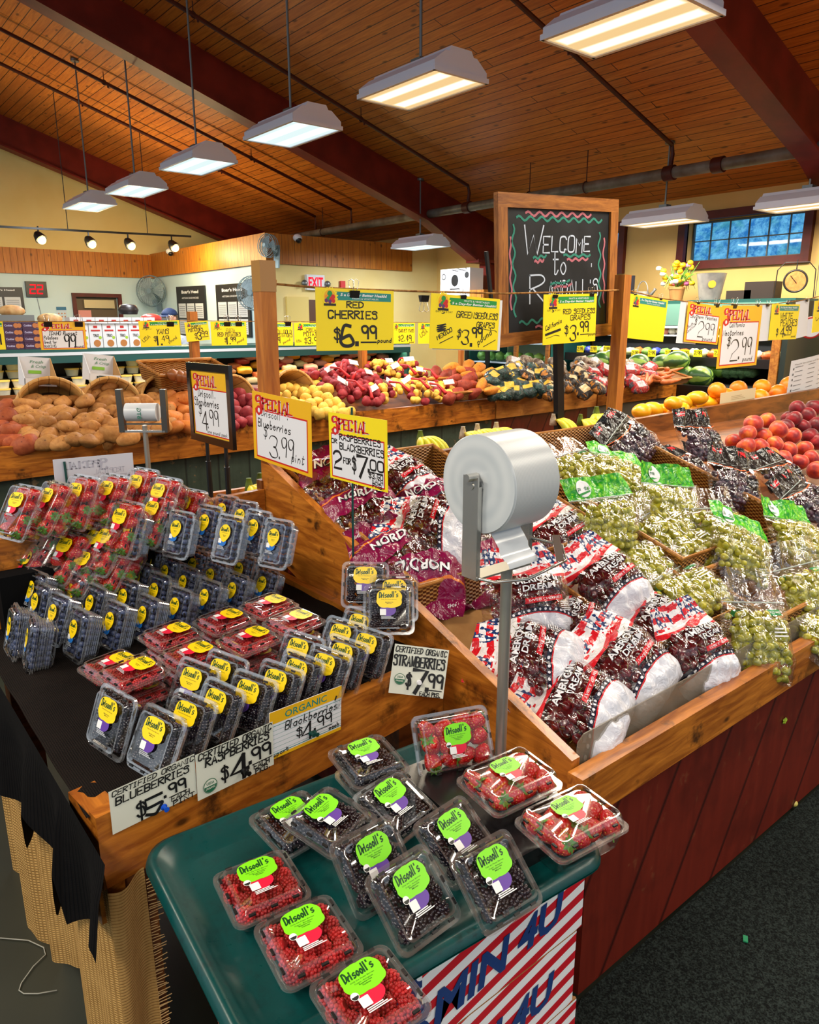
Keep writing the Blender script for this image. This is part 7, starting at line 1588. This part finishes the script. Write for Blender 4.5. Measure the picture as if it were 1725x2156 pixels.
for u, v, lab in ((25, 655, 'pale wrapped loaf on the stand at the left edge'), (105, 672, 'round loaf behind the Idaho Russet sign'), (318, 672, 'red topped tray of rolls beside the cracker boxes')):
    p = at(u, v, y=9.6); mb = MB(); mb.ball((0, 0, 0), (.14, .10, .07), 14, 8); tag(mb.build('bread_loaf', M_BREAD if u != 318 else FOODC[2], None, True, loc=(p.x, 9.6, p.z)), lab, 'bread')
for u, v, w, h, lab in ((25, 690, .45, .25, 'grey wire stand under the wrapped loaf'), (105, 705, .34, .24, 'low white stand under the round loaf'), (318, 700, .34, .24, 'low white stand under the tray of rolls')):
    p = at(u, v, y=9.6); mb = MB(); zt_ = at(u, {25: 663, 105: 680, 318: 680}[u], y=9.6).z; mb.box((0, 0, (zt_ - 1.372) / 2), (w, .25, zt_ - 1.372)); tag(mb.build('bread_stand', M_GREY if u == 25 else CW_, loc=(p.x, 9.62, 1.372)), lab, 'stand')
p = at(270, 652, y=10.2); mb = MB(); mb.lathe([(.11, -.06), (.13, .0), (.10, .06), (0, .075)], 18); tag(mb.build('serving_bowl', flat('dark bowl', (34, 26, 24), .4), None, True, loc=(p.x, 10.2, p.z)), 'dark covered bowl behind the cracker boxes', 'bowl')
mb = MB(); mb.box((p.x, 10.2, (p.z - .1) / 2), (.9, .5, p.z - .1)); tag(mb.build('back_counter', M_GREY), 'steel back counter behind the deli case', 'counter')
# person behind the counter
def person():
    pc = at(358, 676, y=10.75); H = at(358, 647, y=10.75).z
    t = thing('person', 'person in a navy cap and light shirt looking down behind the deli counter', 'person', (pc.x, 10.75, 0), (0, 0, rad(-60)))
    SKIN = flat('skin', (224, 160, 128), .5); SHIRT = mottled('light work shirt', (196, 200, 206), (170, 176, 186), 20, .7); PANTS = flat('dark trousers', (40, 42, 50), .7); CAP = mottled('navy cap cloth', (30, 52, 92), (22, 40, 76), 40, .7); HAIR = flat('light brown hair', (120, 88, 58), .7)
    z0 = H - .22
    mb = MB(); mb.v = [(0, 0, .95), (0, 0, 1.15), (0, .01, 1.38), (0, .03, z0 - .16), (0, .01, z0 - .05), (.19, .0, 1.42), (.25, -.02, 1.14), (.20, -.22, 1.02), (-.19, 0, 1.42), (-.25, -.02, 1.14), (-.20, -.22, 1.02), (.09, 0, .88), (.10, .0, .48), (.10, .02, .06), (.10, -.12, .03), (-.09, 0, .88), (-.10, 0, .48), (-.10, .02, .06), (-.10, -.12, .03)]
    me = bpy.data.meshes.new('body'); me.from_pydata(mb.v, [(0, 1), (1, 2), (2, 3), (3, 4), (2, 5), (5, 6), (6, 7), (2, 8), (8, 9), (9, 10), (0, 11), (11, 12), (12, 13), (13, 14), (0, 15), (15, 16), (16, 17), (17, 18)], [])
    me.materials.append(SHIRT); o = put('body', me, t); md = o.modifiers.new('skin', 'SKIN')
    for i, r in enumerate([.14, .145, .15, .062, .055, .075, .05, .036, .075, .05, .036, .09, .065, .045, .035, .09, .065, .045, .035]): me.skin_vertices[0].data[i].radius = (r * 1.15 if i < 3 else r, r)
    me.skin_vertices[0].data[0].use_root = True; o.modifiers.new('smooth', 'SUBSURF').levels = 1
    mb = MB(); mb.ball((0, -.015, z0 + .07), (.078, .098, .125), 18, 14, fn=lambda p: Vector((p.x, p.y - (.10 if abs(p.x) < .25 and -.25 < p.z < .1 and p.y < -.8 else 0), p.z))); 
    for s_ in (-1, 1): mb.ball((s_ * .078, .005, z0 + .06), (.012, .022, .034), 8, 6); mb.ball((s_ * .030, -.105, z0 + .085), (.012, .008, .007), 6, 4)
    mb.ball((0, -.113, z0 + .055), (.014, .018, .026), 8, 6); mb.ball((0, -.104, z0 + .012), (.026, .008, .007), 8, 4); hd = mb.build('head', SKIN, t, True)
    mb = MB(); mb.ball((0, .02, z0 + .075), (.086, .095, .12), 16, 10, fn=lambda p: Vector((p.x, max(p.y, -.25), p.z))); mb.build('hair', HAIR, t, True)
    mb = MB(); mb.ball((0, .0, z0 + .115), (.094, .112, .098), 18, 12, fn=lambda p: Vector((p.x, p.y, max(p.z, -.05)))); mb.grid(10, 4, lambda u, v: (math.sin((u - .5) * 2.2) * .092, -.085 - (.085 * math.cos((u - .5) * 2.0)) * v, z0 + .118 - .03 * v)); c = mb.build('cap', CAP, t, True)
    for s_ in (-1, 1):
        mb = MB(); b = Vector((s_ * .20, -.24, 1.0)); mb.ball(b, (.034, .05, .018), 10, 6)
        for j in range(4): q = b + Vector(((j - 1.5) * .017, -.04, 0)); mb.tube([q, q + Vector((0, -.035, -.008)), q + Vector((0, -.058 + .004 * abs(j - 1.5), -.024))], [.009, .008, .006], 6)
        q = b + Vector((-s_ * .03, -.005, 0)); mb.tube([q, q + Vector((-s_ * .022, -.025, -.01)), q + Vector((-s_ * .028, -.045, -.02))], [.011, .009, .007], 6); mb.build('hand', SKIN, t, True)
    t.scale = (1.15, 1.15, 1.0)
person()
# things on the deli walls
pw = at(77, 609, y=YA - .05); t = thing('queue_counter', 'black queue counter on the blue wall showing 22 in red digits', 'sign', (pw.x, YA - .03, pw.z)); mb = MB(); mb.box((0, 0, 0), (.36, .06, .28)); mb.build('case', M_BLACK, t)
mb = MB(); SEG = {'2': 'abged'}; sg = {'a': (0, 1, 1, 1), 'b': (1, 1, 1, .5), 'g': (0, .5, 1, .5), 'e': (0, .5, 0, 0), 'd': (0, 0, 1, 0)}
for k in range(2):
    for c in 'abged': a, b, c2, d = sg[c]; ribbon(mb, [(-.11 + .125 * k + a * .085, -.075 + b * .15), (-.11 + .125 * k + c2 * .085, -.075 + d * .15)], .024)
warp(mb, lambda a, b, z: (a + .12 * b, -.0315, b)); mb.build('digits', glow('red digits', (255, 30, 40), 1.6), t)
mb = MB(); mb.tube([(0, .02, -.14), (.03, .02, -.4), (.06, .02, -.75)], .006, 5); mb.build('cord', M_GREY, t)
def menu(lab, tl, tr, bl, pl, title, rows, cols, cut=0):
    t, w, h = card('menu_board', lab, 'menu board', tl, tr, bl, pl, 'menu boards on the deli walls'); mb = MB(); mb.box((w / 2, h / 2, 0), (w, h, .03)); mb.build('board', flat('menu black', (24, 24, 28), .4), t)
    mb = MB(); printed(mb, title, w * .5, h * .86, h * .06, w * .6, 0, 'C', .017, bold=.03)
    if not cut: printed(mb, 'ARTISAN SANDWICHES', w * .5, h * .75, h * .035, w * .6, 0, 'C', .017)
    mb.build('title', WHT, t)
    for i in range(rows):
        for j in range(cols):
            mb = MB(); x, y, a, b = (.06 + j * .92 / cols) * w, (.70 - (i + 1) * .66 / rows) * h, .80 / cols * w, .58 / rows * h; face(mb, rrect(x, y, a, b), 0, .0165)
            for k in range(6): face(mb, rrect(x + .1 * a, y + b * (.12 + .13 * k), a * .8, b * .04), 1, .0175)
            mb.build('menu_sheet', [flat('menu paper', (206, 212, 218), .5), flat('menu print', (120, 124, 134), .5)], t)
XW_ = XB - .142
menu('black sandwich menu board on the blue side wall, left one of two', (372, 604), (431, 601), (376, 706), ('x', XW_), "Boar's Head", 2, 3); menu('black sandwich menu board on the blue side wall, right one beside the pine post', (455, 600), (525, 595), (459, 706), ('x', XW_), "Boar's Head", 2, 3)
menu('black menu board cut by the left edge below the queue counter', (-40, 604), (46, 605), (-40, 660), ('y', YA - .02), "Boar's Head", 1, 2, 1)
t, w, h = card('notice_sheet', 'blue headed notice sheet on the wall left of the kitchen hatch', 'notice', (118, 646), (139, 646), (119, 672), ('y', YA - .01)); mb = MB(); face(mb, rrect(0, 0, w, h), 0, 0); face(mb, rrect(0, .72 * h, w, .28 * h), 1, .001)
for k in range(6): disc(mb, w * (.2 + .3 * (k % 3)), h * (.2 + .26 * (k // 3)), w * .08, 2, .001, 10)
mb.build('sheet', [flat('notice paper', (196, 214, 226), .5), flat('notice blue', (40, 110, 150), .5), CB_], t)
def fan(lab, c, n, r, wall_off):
    n_ = Vector(n).normalized(); ux = Vector((0, 0, 1)).cross(n_).normalized(); uy = n_.cross(ux); t = thing('wall_fan', lab, 'fan'); t.matrix_world = basis(ux, uy, n_, c); cg = flat('fan cage grey', (120, 140, 146), .4, .4)
    mb = MB()
    for z, s_ in ((.05, .97), (-.05, .97), (0, 1.0)): mb.tube([(r * s_ * math.cos(k * PI / 14), r * s_ * math.sin(k * PI / 14), z) for k in range(28)], .006, 5, closed=True)
    for q in (.35, .6, .8): mb.tube([(r * q * math.cos(k * PI / 12), r * q * math.sin(k * PI / 12), .075 - .03 * q) for k in range(24)], .003, 4, closed=True)
    for k in range(32): a = k * PI / 16; mb.tube([(r * .12 * math.cos(a), r * .12 * math.sin(a), .085), (r * .7 * math.cos(a), r * .7 * math.sin(a), .07), (r * math.cos(a), r * math.sin(a), 0)], .003, 4)
    mb.build('cage', cg, t)
    for k in range(3):
        mb = MB(); a = k * 2 * PI / 3; mb.grid(5, 4, lambda u, v: ((.15 + .72 * v) * r * math.cos(a + (u - .5) * 1.2), (.15 + .72 * v) * r * math.sin(a + (u - .5) * 1.2), .03 * (u - .5))); mb.build('blade', flat('fan blade grey', (150, 168, 174), .4), t, True)
    mb = MB(); mb.tube([(0, 0, .09), (0, 0, -.16)], [r * .16, r * .2], 14); mb.build('motor', cg, t, True, 40); mb = MB(); mb.tube([(0, 0, -.1), (0, -r * .3, -wall_off * .6), (0, -r * .7, -wall_off)], .02, 8); mb.box((0, -r * .75, -wall_off), (.10, .34, .03)); mb.build('bracket', cg, t)
c = at(318, 613, x=5.70); fan('grey wall fan in the corner of the blue walls', (5.70, c.y, c.z), (-.75, -.65, 0), .30, .3); c = at(532, 617, x=5.72); fan('grey wall fan half hidden behind the pine post', (5.72, c.y, c.z), (-.8, -.5, 0), .26, .3)
c = at(543, 524, x=6.0); t = fan('small dark fan with white bracket on the bulkhead corner', (5.88, 10.62, c.z), (-.95, -.3, .1), .17, .2)
def dome(lab, u, v, pl):
    p = plane_pt((u, v), pl); t = thing('dome_camera', lab, 'security camera', p, group='dome cameras on the bulkhead'); mb = MB(); mb.ball((0, 0, .03), (.075, .075, .06), 14, 8); mb.build('housing', M_WHITE, t, True); mb = MB(); mb.ball((0, -.03, -.005), (.05, .05, .05), 12, 8); mb.build('lens', M_BLACK, t, True)
dome('white dome camera on the bulkhead right of its outer corner', 627, 505, ('y', YC - .12)); dome('white dome camera under the rightmost spotlight', 358, 533, ('x', XB - .26))
pe = at(663, 595, y=YC - .04); t = thing('exit_sign', 'red lit EXIT sign with two emergency lamps on the cream wall', 'exit sign', (pe.x, YC - .04, pe.z)); mb = MB(); mb.box((0, 0, 0), (.34, .07, .24)); mb.build('housing', M_WHITE, t)
mb = MB(); printed(mb, 'EXIT', 0, -.08, .16, .28, 0, 'C', bold=.03); warp(mb, lambda a, b, z: (a, -.037, b)); mb.build('letters', glow('exit red', (255, 40, 60), 1.4), t)
for s_ in (-1, 1): mb = MB(); mb.ball((s_ * .22, -.04, -.02), (.055, .05, .055), 12, 8); mb.build('emergency_lamp', M_GREY, t, True)
pe = at(720, 600, y=YC - .01); mb = MB(); mb.box((0, 0, 0), (.09, .04, .13)); tag(mb.build('fire_alarm', REDP, loc=(pe.x, YC - .03, pe.z)), 'small red fire alarm box on the cream wall', 'alarm box')

# ------------------------------------------------------------------ coolers along the right wall
gc = thing('glass_cooler', 'glass fronted salad cooler glowing yellow green behind the chalkboard', 'cooler', (0, 0, 0)); GX0, GX1, GY0, GY1 = 8.45, 9.4, 7.15, 8.9
for nm, bx, mt in (('base', ((GX0, GX1), (GY0, GY1), (0, .75)), DG), ('top', ((GX0, GX1), (GY0, GY1), (1.86, 1.96)), DG), ('back', ((GX1 - .03, GX1), (GY0, GY1), (.75, 1.86)), flat('cooler lining', (226, 236, 190), .5)), ('side', ((GX0, GX1), (GY1 - .04, GY1), (.75, 1.86)), DG), ('side', ((GX0, GX1), (GY0, GY0 + .04), (.75, 1.86)), DG)):
    mb = MB(); (a, b), (c, d), (e, f) = bx; mb.box(((a + b) / 2, (c + d) / 2, (e + f) / 2), (b - a, d - c, f - e)); mb.build(nm, mt, gc)
for k, (z, y) in enumerate(((1.05, 7.7), (1.35, 7.7))): mb = MB(); mb.box((8.94, y + .3, z), (.85, 1.6, .02)); mb.build('shelf', M_WHITE, gc)
for y in (GY0 + .03, 7.8, 8.4, GY1 - .03): mb = MB(); mb.box((GX0 - .01, y, 1.3), (.05, .06, 1.1)); mb.build('door_stile', M_OAKY if y < 8 else M_BLACK, gc)
mb = MB(); mb.box((GX0, 8.02, 1.3), (.006, 1.65, 1.08)); mb.build('glass_door', M_PANE, gc)
mb = MB(); mb.tube([(GX0 + .1, GY0 + .1, 1.82), (GX0 + .1, GY1 - .1, 1.82)], .018, 8); mb.build('lamp_tube', glow('cooler lamp tube', (240, 255, 190), 4.0), gc); area_light('cooler_lamp', (GX0 + .12, 8.0, 1.79), .08, 1.4, 26, (.93, 1, .72))
LETT = [mottled('lettuce green', (120, 170, 70), (70, 120, 40), 18, .5), mottled('pale cabbage', (210, 220, 170), (160, 190, 110), 16, .5), mottled('broccoli green', (86, 124, 80), (54, 90, 56), 60, .7, bump=.6), mottled('celery green', (120, 160, 60), (70, 116, 40), 10, .5), flat('carrot orange bag', (226, 104, 48), .3), mottled('white mushroom', (228, 222, 206), (200, 190, 170), 16, .6), flat('blue salad bag', (60, 70, 170), .3)]
def lump(seed, r):
    mb = MB(); rr = random.Random(seed); a = [rr.uniform(0, 6) for _ in range(3)]; mb.ball((0, 0, 0), r, 14, 10, fn=lambda p: p * (1 + .12 * math.sin(7 * p.x + a[0]) * math.sin(6 * p.y + a[1]) + .08 * math.sin(11 * p.z + a[2]))); return mb
for k in range(24):
    z = (.84, 1.14, 1.44)[k % 3]; y = 7.3 + (k // 3) * .20; me = lump(k, (.09, .085, .07)).mesh('salad_pack', LETT[(0, 1, 3)[(k // 2) % 3]], True); o = put('salad_pack', me, None, (8.62, y, z)); tag(o, 'green salad pack on the %s shelf of the glass cooler' % ('bottom', 'middle', 'top')[k % 3], 'salad', 'salad packs in the glass cooler')
oc = thing('open_cooler', 'open front produce cooler with dark shelf along the right wall', 'cooler', (0, 0, 0)); OY0, OY1 = 3.87, 7.05
for nm, bx, mt in (('base', ((8.65, 9.4), (OY0, OY1), (0, .62)), M_BLACK), ('deck', ((8.22, 9.35), (OY0, OY1), (.62, .93)), M_BLACK), ('back', ((9.32, 9.4), (OY0, OY1), (.7, 1.87)), flat('cooler dark lining', (26, 28, 30), .5)), ('canopy', ((8.65, 9.4), (OY0, OY1), (1.82, 1.92)), DG), ('canopy_front', ((8.61, 8.66), (OY0, OY1), (1.62, 1.88)), flat('pale green cooler front', (110, 160, 150), .3)), ('shelf', ((8.70, 9.32), (OY0, OY1), (1.19, 1.22)), M_BLACK), ('shelf_rail', ((8.66, 8.70), (OY0, OY1), (1.135, 1.24)), M_BLACK), ('upper_shelf', ((9.0, 9.32), (OY0, OY1), (1.48, 1.50)), M_WHITE), ('end_panel', ((8.45, 9.4), (OY0 - .06, OY0), (0, 1.89)), flat('dark green end panel', (34, 50, 46), .4))):
    mb = MB(); (a, b), (c, d), (e, f) = bx; mb.box(((a + b) / 2, (c + d) / 2, (e + f) / 2), (b - a, d - c, f - e)); mb.build(nm, mt, oc)
mb = MB(); mb.bar((8.46, OY0 + .06, .8), (8.46, OY0 + .06, 1.5), .04, .09, (0, 1, 0)); mb.build('corner_post', M_WOODL, oc)
mb = MB(); mb.tube([(8.74, OY0 + .1, 1.60), (8.74, OY1 - .1, 1.60)], .014, 8); mb.build('lamp_tube', glow('open cooler tube', (250, 250, 240), 2.5), oc); area_light('open_cooler_lamp', (8.74, 5.4, 1.57), .06, 2.9, 26, (1, .97, .9))
for k in range(22):
    y = 4.05 + k * .135; j = (1, 4, 5, 0, 6, 3, 4, 1)[k % 8]; o = put('vegetable_pack', lump(k + 40, (.10, .07, .06)).mesh('vegetable_pack', LETT[j], True), None, (8.84, y, 1.275)); tag(o, '%s pack on the dark shelf of the open cooler' % ('cabbage', 'carrot', 'mushroom', 'lettuce', 'blue salad', 'celery', 'carrot', 'cabbage')[k % 8], 'vegetable pack', 'vegetable packs on the open cooler shelf')
for k in range(10):
    y = 6.05 - k * .11; o = put('mushroom_pack', lump(k + 80, (.08, .06, .05)).mesh('mushroom_pack', LETT[5] if k % 3 else FOODC[4], True), None, (9.1, y, 1.55)); tag(o, 'pale mushroom pack on the white upper shelf of the open cooler', 'mushroom pack', 'mushroom packs on the upper shelf')
for k, u in enumerate((1222, 1250, 1278, 1338, 1373, 1409, 1421, 1443, 1470, 1513)):
    p = at(u, 744 if u > 1300 else 735, x=8.63); t = thing('price_tag', 'small yellow price tag on the cooler rail, %s from the left' % ORD[k], 'price tag', p, (0, 0, rad(-90)), 'yellow price tags on the cooler rail'); mb = MB(); mb.box((0, 0, 0), (.115, .003, .085)); mb.build('card', YEL, t); mb = MB(); strokes(mb, '2.99', -.045, -.02, .045, .09, .14); warp(mb, lambda a, b, c: (a, -.003, b)); mb.build('writing', INK, t)
def m_melon():
    g = G('watermelon rind'); v = g.coord(); x, y, z = g.xyz(v); a = g.m('ARCTAN2', y, z); n = g.noise(v, 14, 4, .7); s_ = ((a * 5.0 + n * 2.4).sin()); col = g.mix(g.step(s_, -.1, .35), lin((36, 72, 26)), lin((120, 150, 60))); return g.done(g.bsdf(col, .35, 0, .5))
M_MEL = m_melon(); mb = MB(); mb.ball((0, 0, 0), (.168, .132, .128), 20, 14); me_w = mb.mesh('watermelon', M_MEL, True)
for k, (u, v) in enumerate([(1345, 770), (1395, 772), (1425, 765), (1290, 760), (1270, 765), (1440, 795), (1475, 797), (1250, 770)]):
    o = put('watermelon', me_w, None, at(u, v - 4, x=8.42 + .06 * (k % 2))); o.rotation_euler = (rs.uniform(0, 3), rs.uniform(-.2, .2), rad(70 + 30 * rs.random())); tag(o, 'striped watermelon before the open cooler, %s' % ['largest under the blank sign', 'round one right of the grey rod', 'rear one right of it', 'left of the bare pine post', 'half hidden by the bare pine post', 'front low one', 'front low one at the right', 'left end behind the pole'][k], 'watermelon', 'watermelons before the open cooler')
for k in range(16):
    u, v = 1470 + (k % 8) * 16, 770 + 10 * (k // 8); p = at(u, v, x=8.85); me = lump(k + 120, (.10, .10, .09)).mesh('broccoli' if k % 2 else 'celery', LETT[2 if u > 1530 else 3], True); o = put('broccoli_crown' if u > 1530 else 'celery_bunch', me, None, p); tag(o, ('grey green broccoli crown' if u > 1530 else 'green celery bunch') + ' heaped under the Nectarines sign', 'broccoli' if u > 1530 else 'celery', 'greens heaped in the open cooler')
# things standing on the coolers
ZT = 1.92; G3 = 'displays on top of the coolers'
GALV = mottled('galvanised tin', (150, 150, 150), (120, 122, 126), 9, .35, .5)
def stand_at(u, x=8.78): return at(u, 630, x=x).y
y = stand_at(1352); t = thing('watering_can', 'galvanised watering can with arched handle on the cooler', 'watering can', (8.78, y, ZT)); mb = MB(); mb.lathe([(.085, 0), (.085, .12), (.07, .13)], 20); mb.build('can', GALV, t, True, 40); mb = MB(); mb.tube([(.0, .08, .05), (.0, .0, .33), (.0, -.03, .31), (0, -.085, .10)] if 0 else [(0, .08 * math.cos(k * PI / 10), .12 + .14 * math.sin(k * PI / 10)) for k in range(11)], .008, 6); mb.build('handle', GALV, t, True); mb = MB(); mb.tube([(0, -.07, .03), (0, -.17, .13), (0, -.19, .16)], [.03, .016, .02], 10); mb.build('spout', GALV, t, True)
y = stand_at(1424); t = thing('flower_pot', 'yellow and white flowers with fern in a clay pot on the cooler', 'flowers', (8.78, y, ZT)); mb = MB(); mb.lathe([(.075, 0), (.095, .14), (.10, .14), (.10, .165)], 20); mb.build('pot', flat('tan clay pot', (196, 140, 84), .6), t, True, 40)
rf = random.Random(4); FC = [flat('yellow petals', (250, 200, 20), .5), flat('white petals', (240, 236, 220), .5), flat('pink petals', (210, 110, 170), .5)]
for k in range(46):
    a, q, zz = rf.uniform(0, 6.28), rf.uniform(0, .2), rf.uniform(.2, .46); c_ = (math.cos(a) * q, math.sin(a) * q * 1.1 + (.05 if k % 9 == 0 else 0), zz); mb = MB(); mb.ball(c_, (.032, .032, .026), 7, 5, fn=lambda p: p * (1 + .25 * math.sin(5 * math.atan2(p.y, p.x)))); mb.build('flower', FC[0 if k % 3 else (1 if k % 2 else 2)], t, True)
for k in range(30):
    a, q = rf.uniform(0, 6.28), rf.uniform(.12, .26); mb = MB(); mb.tube([(0, 0, .16), (math.cos(a) * q * .6, math.sin(a) * q * .6, .30), (math.cos(a) * q, math.sin(a) * q, rf.uniform(.12, .5))], [.004, .009, .002], 5); mb.build('frond', LETT[0], t)
y = stand_at(1494); t = thing('tin_bucket', 'tall galvanised bucket with a round gold sticker on the cooler', 'bucket', (8.78, y, ZT)); mb = MB(); mb.lathe([(.12, 0), (.17, .30), (.175, .31), (.165, .31), (.12, .02), (0, .02)], 24); mb.build('bucket', GALV, t, True, 40); mb = MB(); d_ = Vector((-.72, -.5, 0)).normalized(); mb.lathe([(0, .004), (.045, .004), (.045, 0)], 16, T=basis(Vector((0, 0, 1)).cross(d_), (0, 0, 1), d_, d_ * .152 + Vector((0, 0, .18)))); mb.build('sticker', flat('gold sticker', (206, 160, 40), .4), t)
for u, w, h, lab in ((1560, .30, .10, 'low dark brown box on the cooler beside the bucket'), (1602, .34, .19, 'taller dark brown box on the cooler left of the hanging scale'), (1312, .26, .34, 'dark blue standing board on the cooler behind the bare pine post')):
    mb = MB(); mb.box((0, 0, h / 2), (.2 if u != 1312 else .05, w, h)); tag(mb.build('display_box', flat('dark brown board', (44, 34, 30), .5) if u != 1312 else flat('dark blue board', (34, 40, 58), .5), loc=(8.81, stand_at(u), ZT)), lab, 'box')
y = stand_at(1672); t = thing('hanging_scale', 'antique hanging scale with tan dial in a wire frame on the cooler', 'scale', (8.76, y, ZT)); d_ = Vector((-.85, -.5, 0)).normalized(); ux = Vector((0, 0, 1)).cross(d_); T_ = basis(ux, (0, 0, 1), d_, (0, 0, .18)); mb = MB(); mb.lathe([(0, .02), (.105, .02), (.105, -.02), (0, -.02)], 28, T=T_); mb.build('dial', mottled('tan dial', (180, 122, 60), (150, 98, 44), 30, .5), t, True, 40); mb = MB(); mb.tube([T_ @ Vector((.115 * math.cos(k * PI / 14), .115 * math.sin(k * PI / 14), .01)) for k in range(28)], .012, 6, closed=True); mb.build('bezel', M_BLACK, t, True)
mb = MB(); mb.bar(T_ @ Vector((-.055, .06, .024)), T_ @ Vector((.012, -.02, .024)), .012, .003); mb.build('needle', M_BLACK, t)
mb = MB(); mb.tube([T_ @ Vector(q) for q in ((-.20, -.18, 0), (-.19, .12, 0), (-.12, .20, 0), (.12, .20, 0), (.19, .12, 0), (.20, -.18, 0))], .006, 6); mb.tube([T_ @ Vector((0, .12, 0)), T_ @ Vector((0, .23, 0))], .006, 6); mb.build('wire_frame', M_BLACK, t)
y = 3.42; p = at(1708, 690, y=3.2); t = thing('hanging_scale', 'round white hanging scale with red rim cut by the last sign at the right', 'scale', p); T_ = basis(ux, (0, 0, 1), d_, (0, 0, 0)); mb = MB(); mb.lathe([(0, .02), (.085, .02), (.085, -.02), (0, -.02)], 28, T=T_); mb.build('dial', M_WHITE, t, True, 40); mb = MB(); mb.tube([T_ @ Vector((.092 * math.cos(k * PI / 14), .092 * math.sin(k * PI / 14), .0)) for k in range(28)], .012, 6, closed=True); mb.build('bezel', flat('red scale rim', (190, 40, 36), .4), t, True); mb = MB(); mb.tube([(0, 0, .09), (0, 0, roof_z(p.x) - p.z)], .003, 5); mb.build('chain', M_GREY, t)
# white carton and crate on the glass cooler
p0_ = at(928, 620, x=8.6); pa, pb = at(928, 568, x=8.6), at(990, 565, x=8.6); yy0, yy1 = pb.y, pa.y; t = thing('white_carton', 'white carton with black guitar pick shape and wave pattern on the cooler', 'box', (8.75, (yy0 + yy1) / 2, 1.962)); w_ = yy1 - yy0; hh = pa.z - 1.962
mb = MB(); mb.box((0, 0, hh / 2), (.3, w_, hh)); mb.build('carton', CW_, t); mb = MB(); face(mb, [(w_ * (.5 + .12 * math.sin(a) * (1 if math.cos(a) > 0 else 1 + .0)) * 1.0, hh * (.66 + .17 * math.cos(a))) for a in [k * PI / 10 for k in range(20)]], 0, 0)
for k in range(4): ribbon(mb, [(w_ * (.4 + .5 * q / 12), hh * (.93 + .014 * k) + .012 * math.sin(q + k)) for q in range(13)], .007, 0)
disc(mb, .12 * w_, hh * .78, .05, 0, 0, 14); disc(mb, .12 * w_, hh * .78, .036, 1, .001, 14); disc(mb, .9 * w_, hh * .8, .05, 0, 0, 14); face(mb, rrect(w_ * .34, hh * .40, w_ * .32, .018), 0, 0); face(mb, rrect(.1 * w_, hh * .2, .8 * w_, .02), 0, 0); warp(mb, lambda a, b, c: (-.152 - c, w_ / 2 - a, b)); mb.build('print', [INK, CW_], t)
mb = MB(); mb.box((0, 0, .10), (.3, .32, .20)); tag(mb.build('wooden_crate', M_BANDY, loc=(8.75, at(1018, 600, x=8.75).y, 1.962)), 'reddish wooden crate on the cooler left of the chalkboard', 'crate')
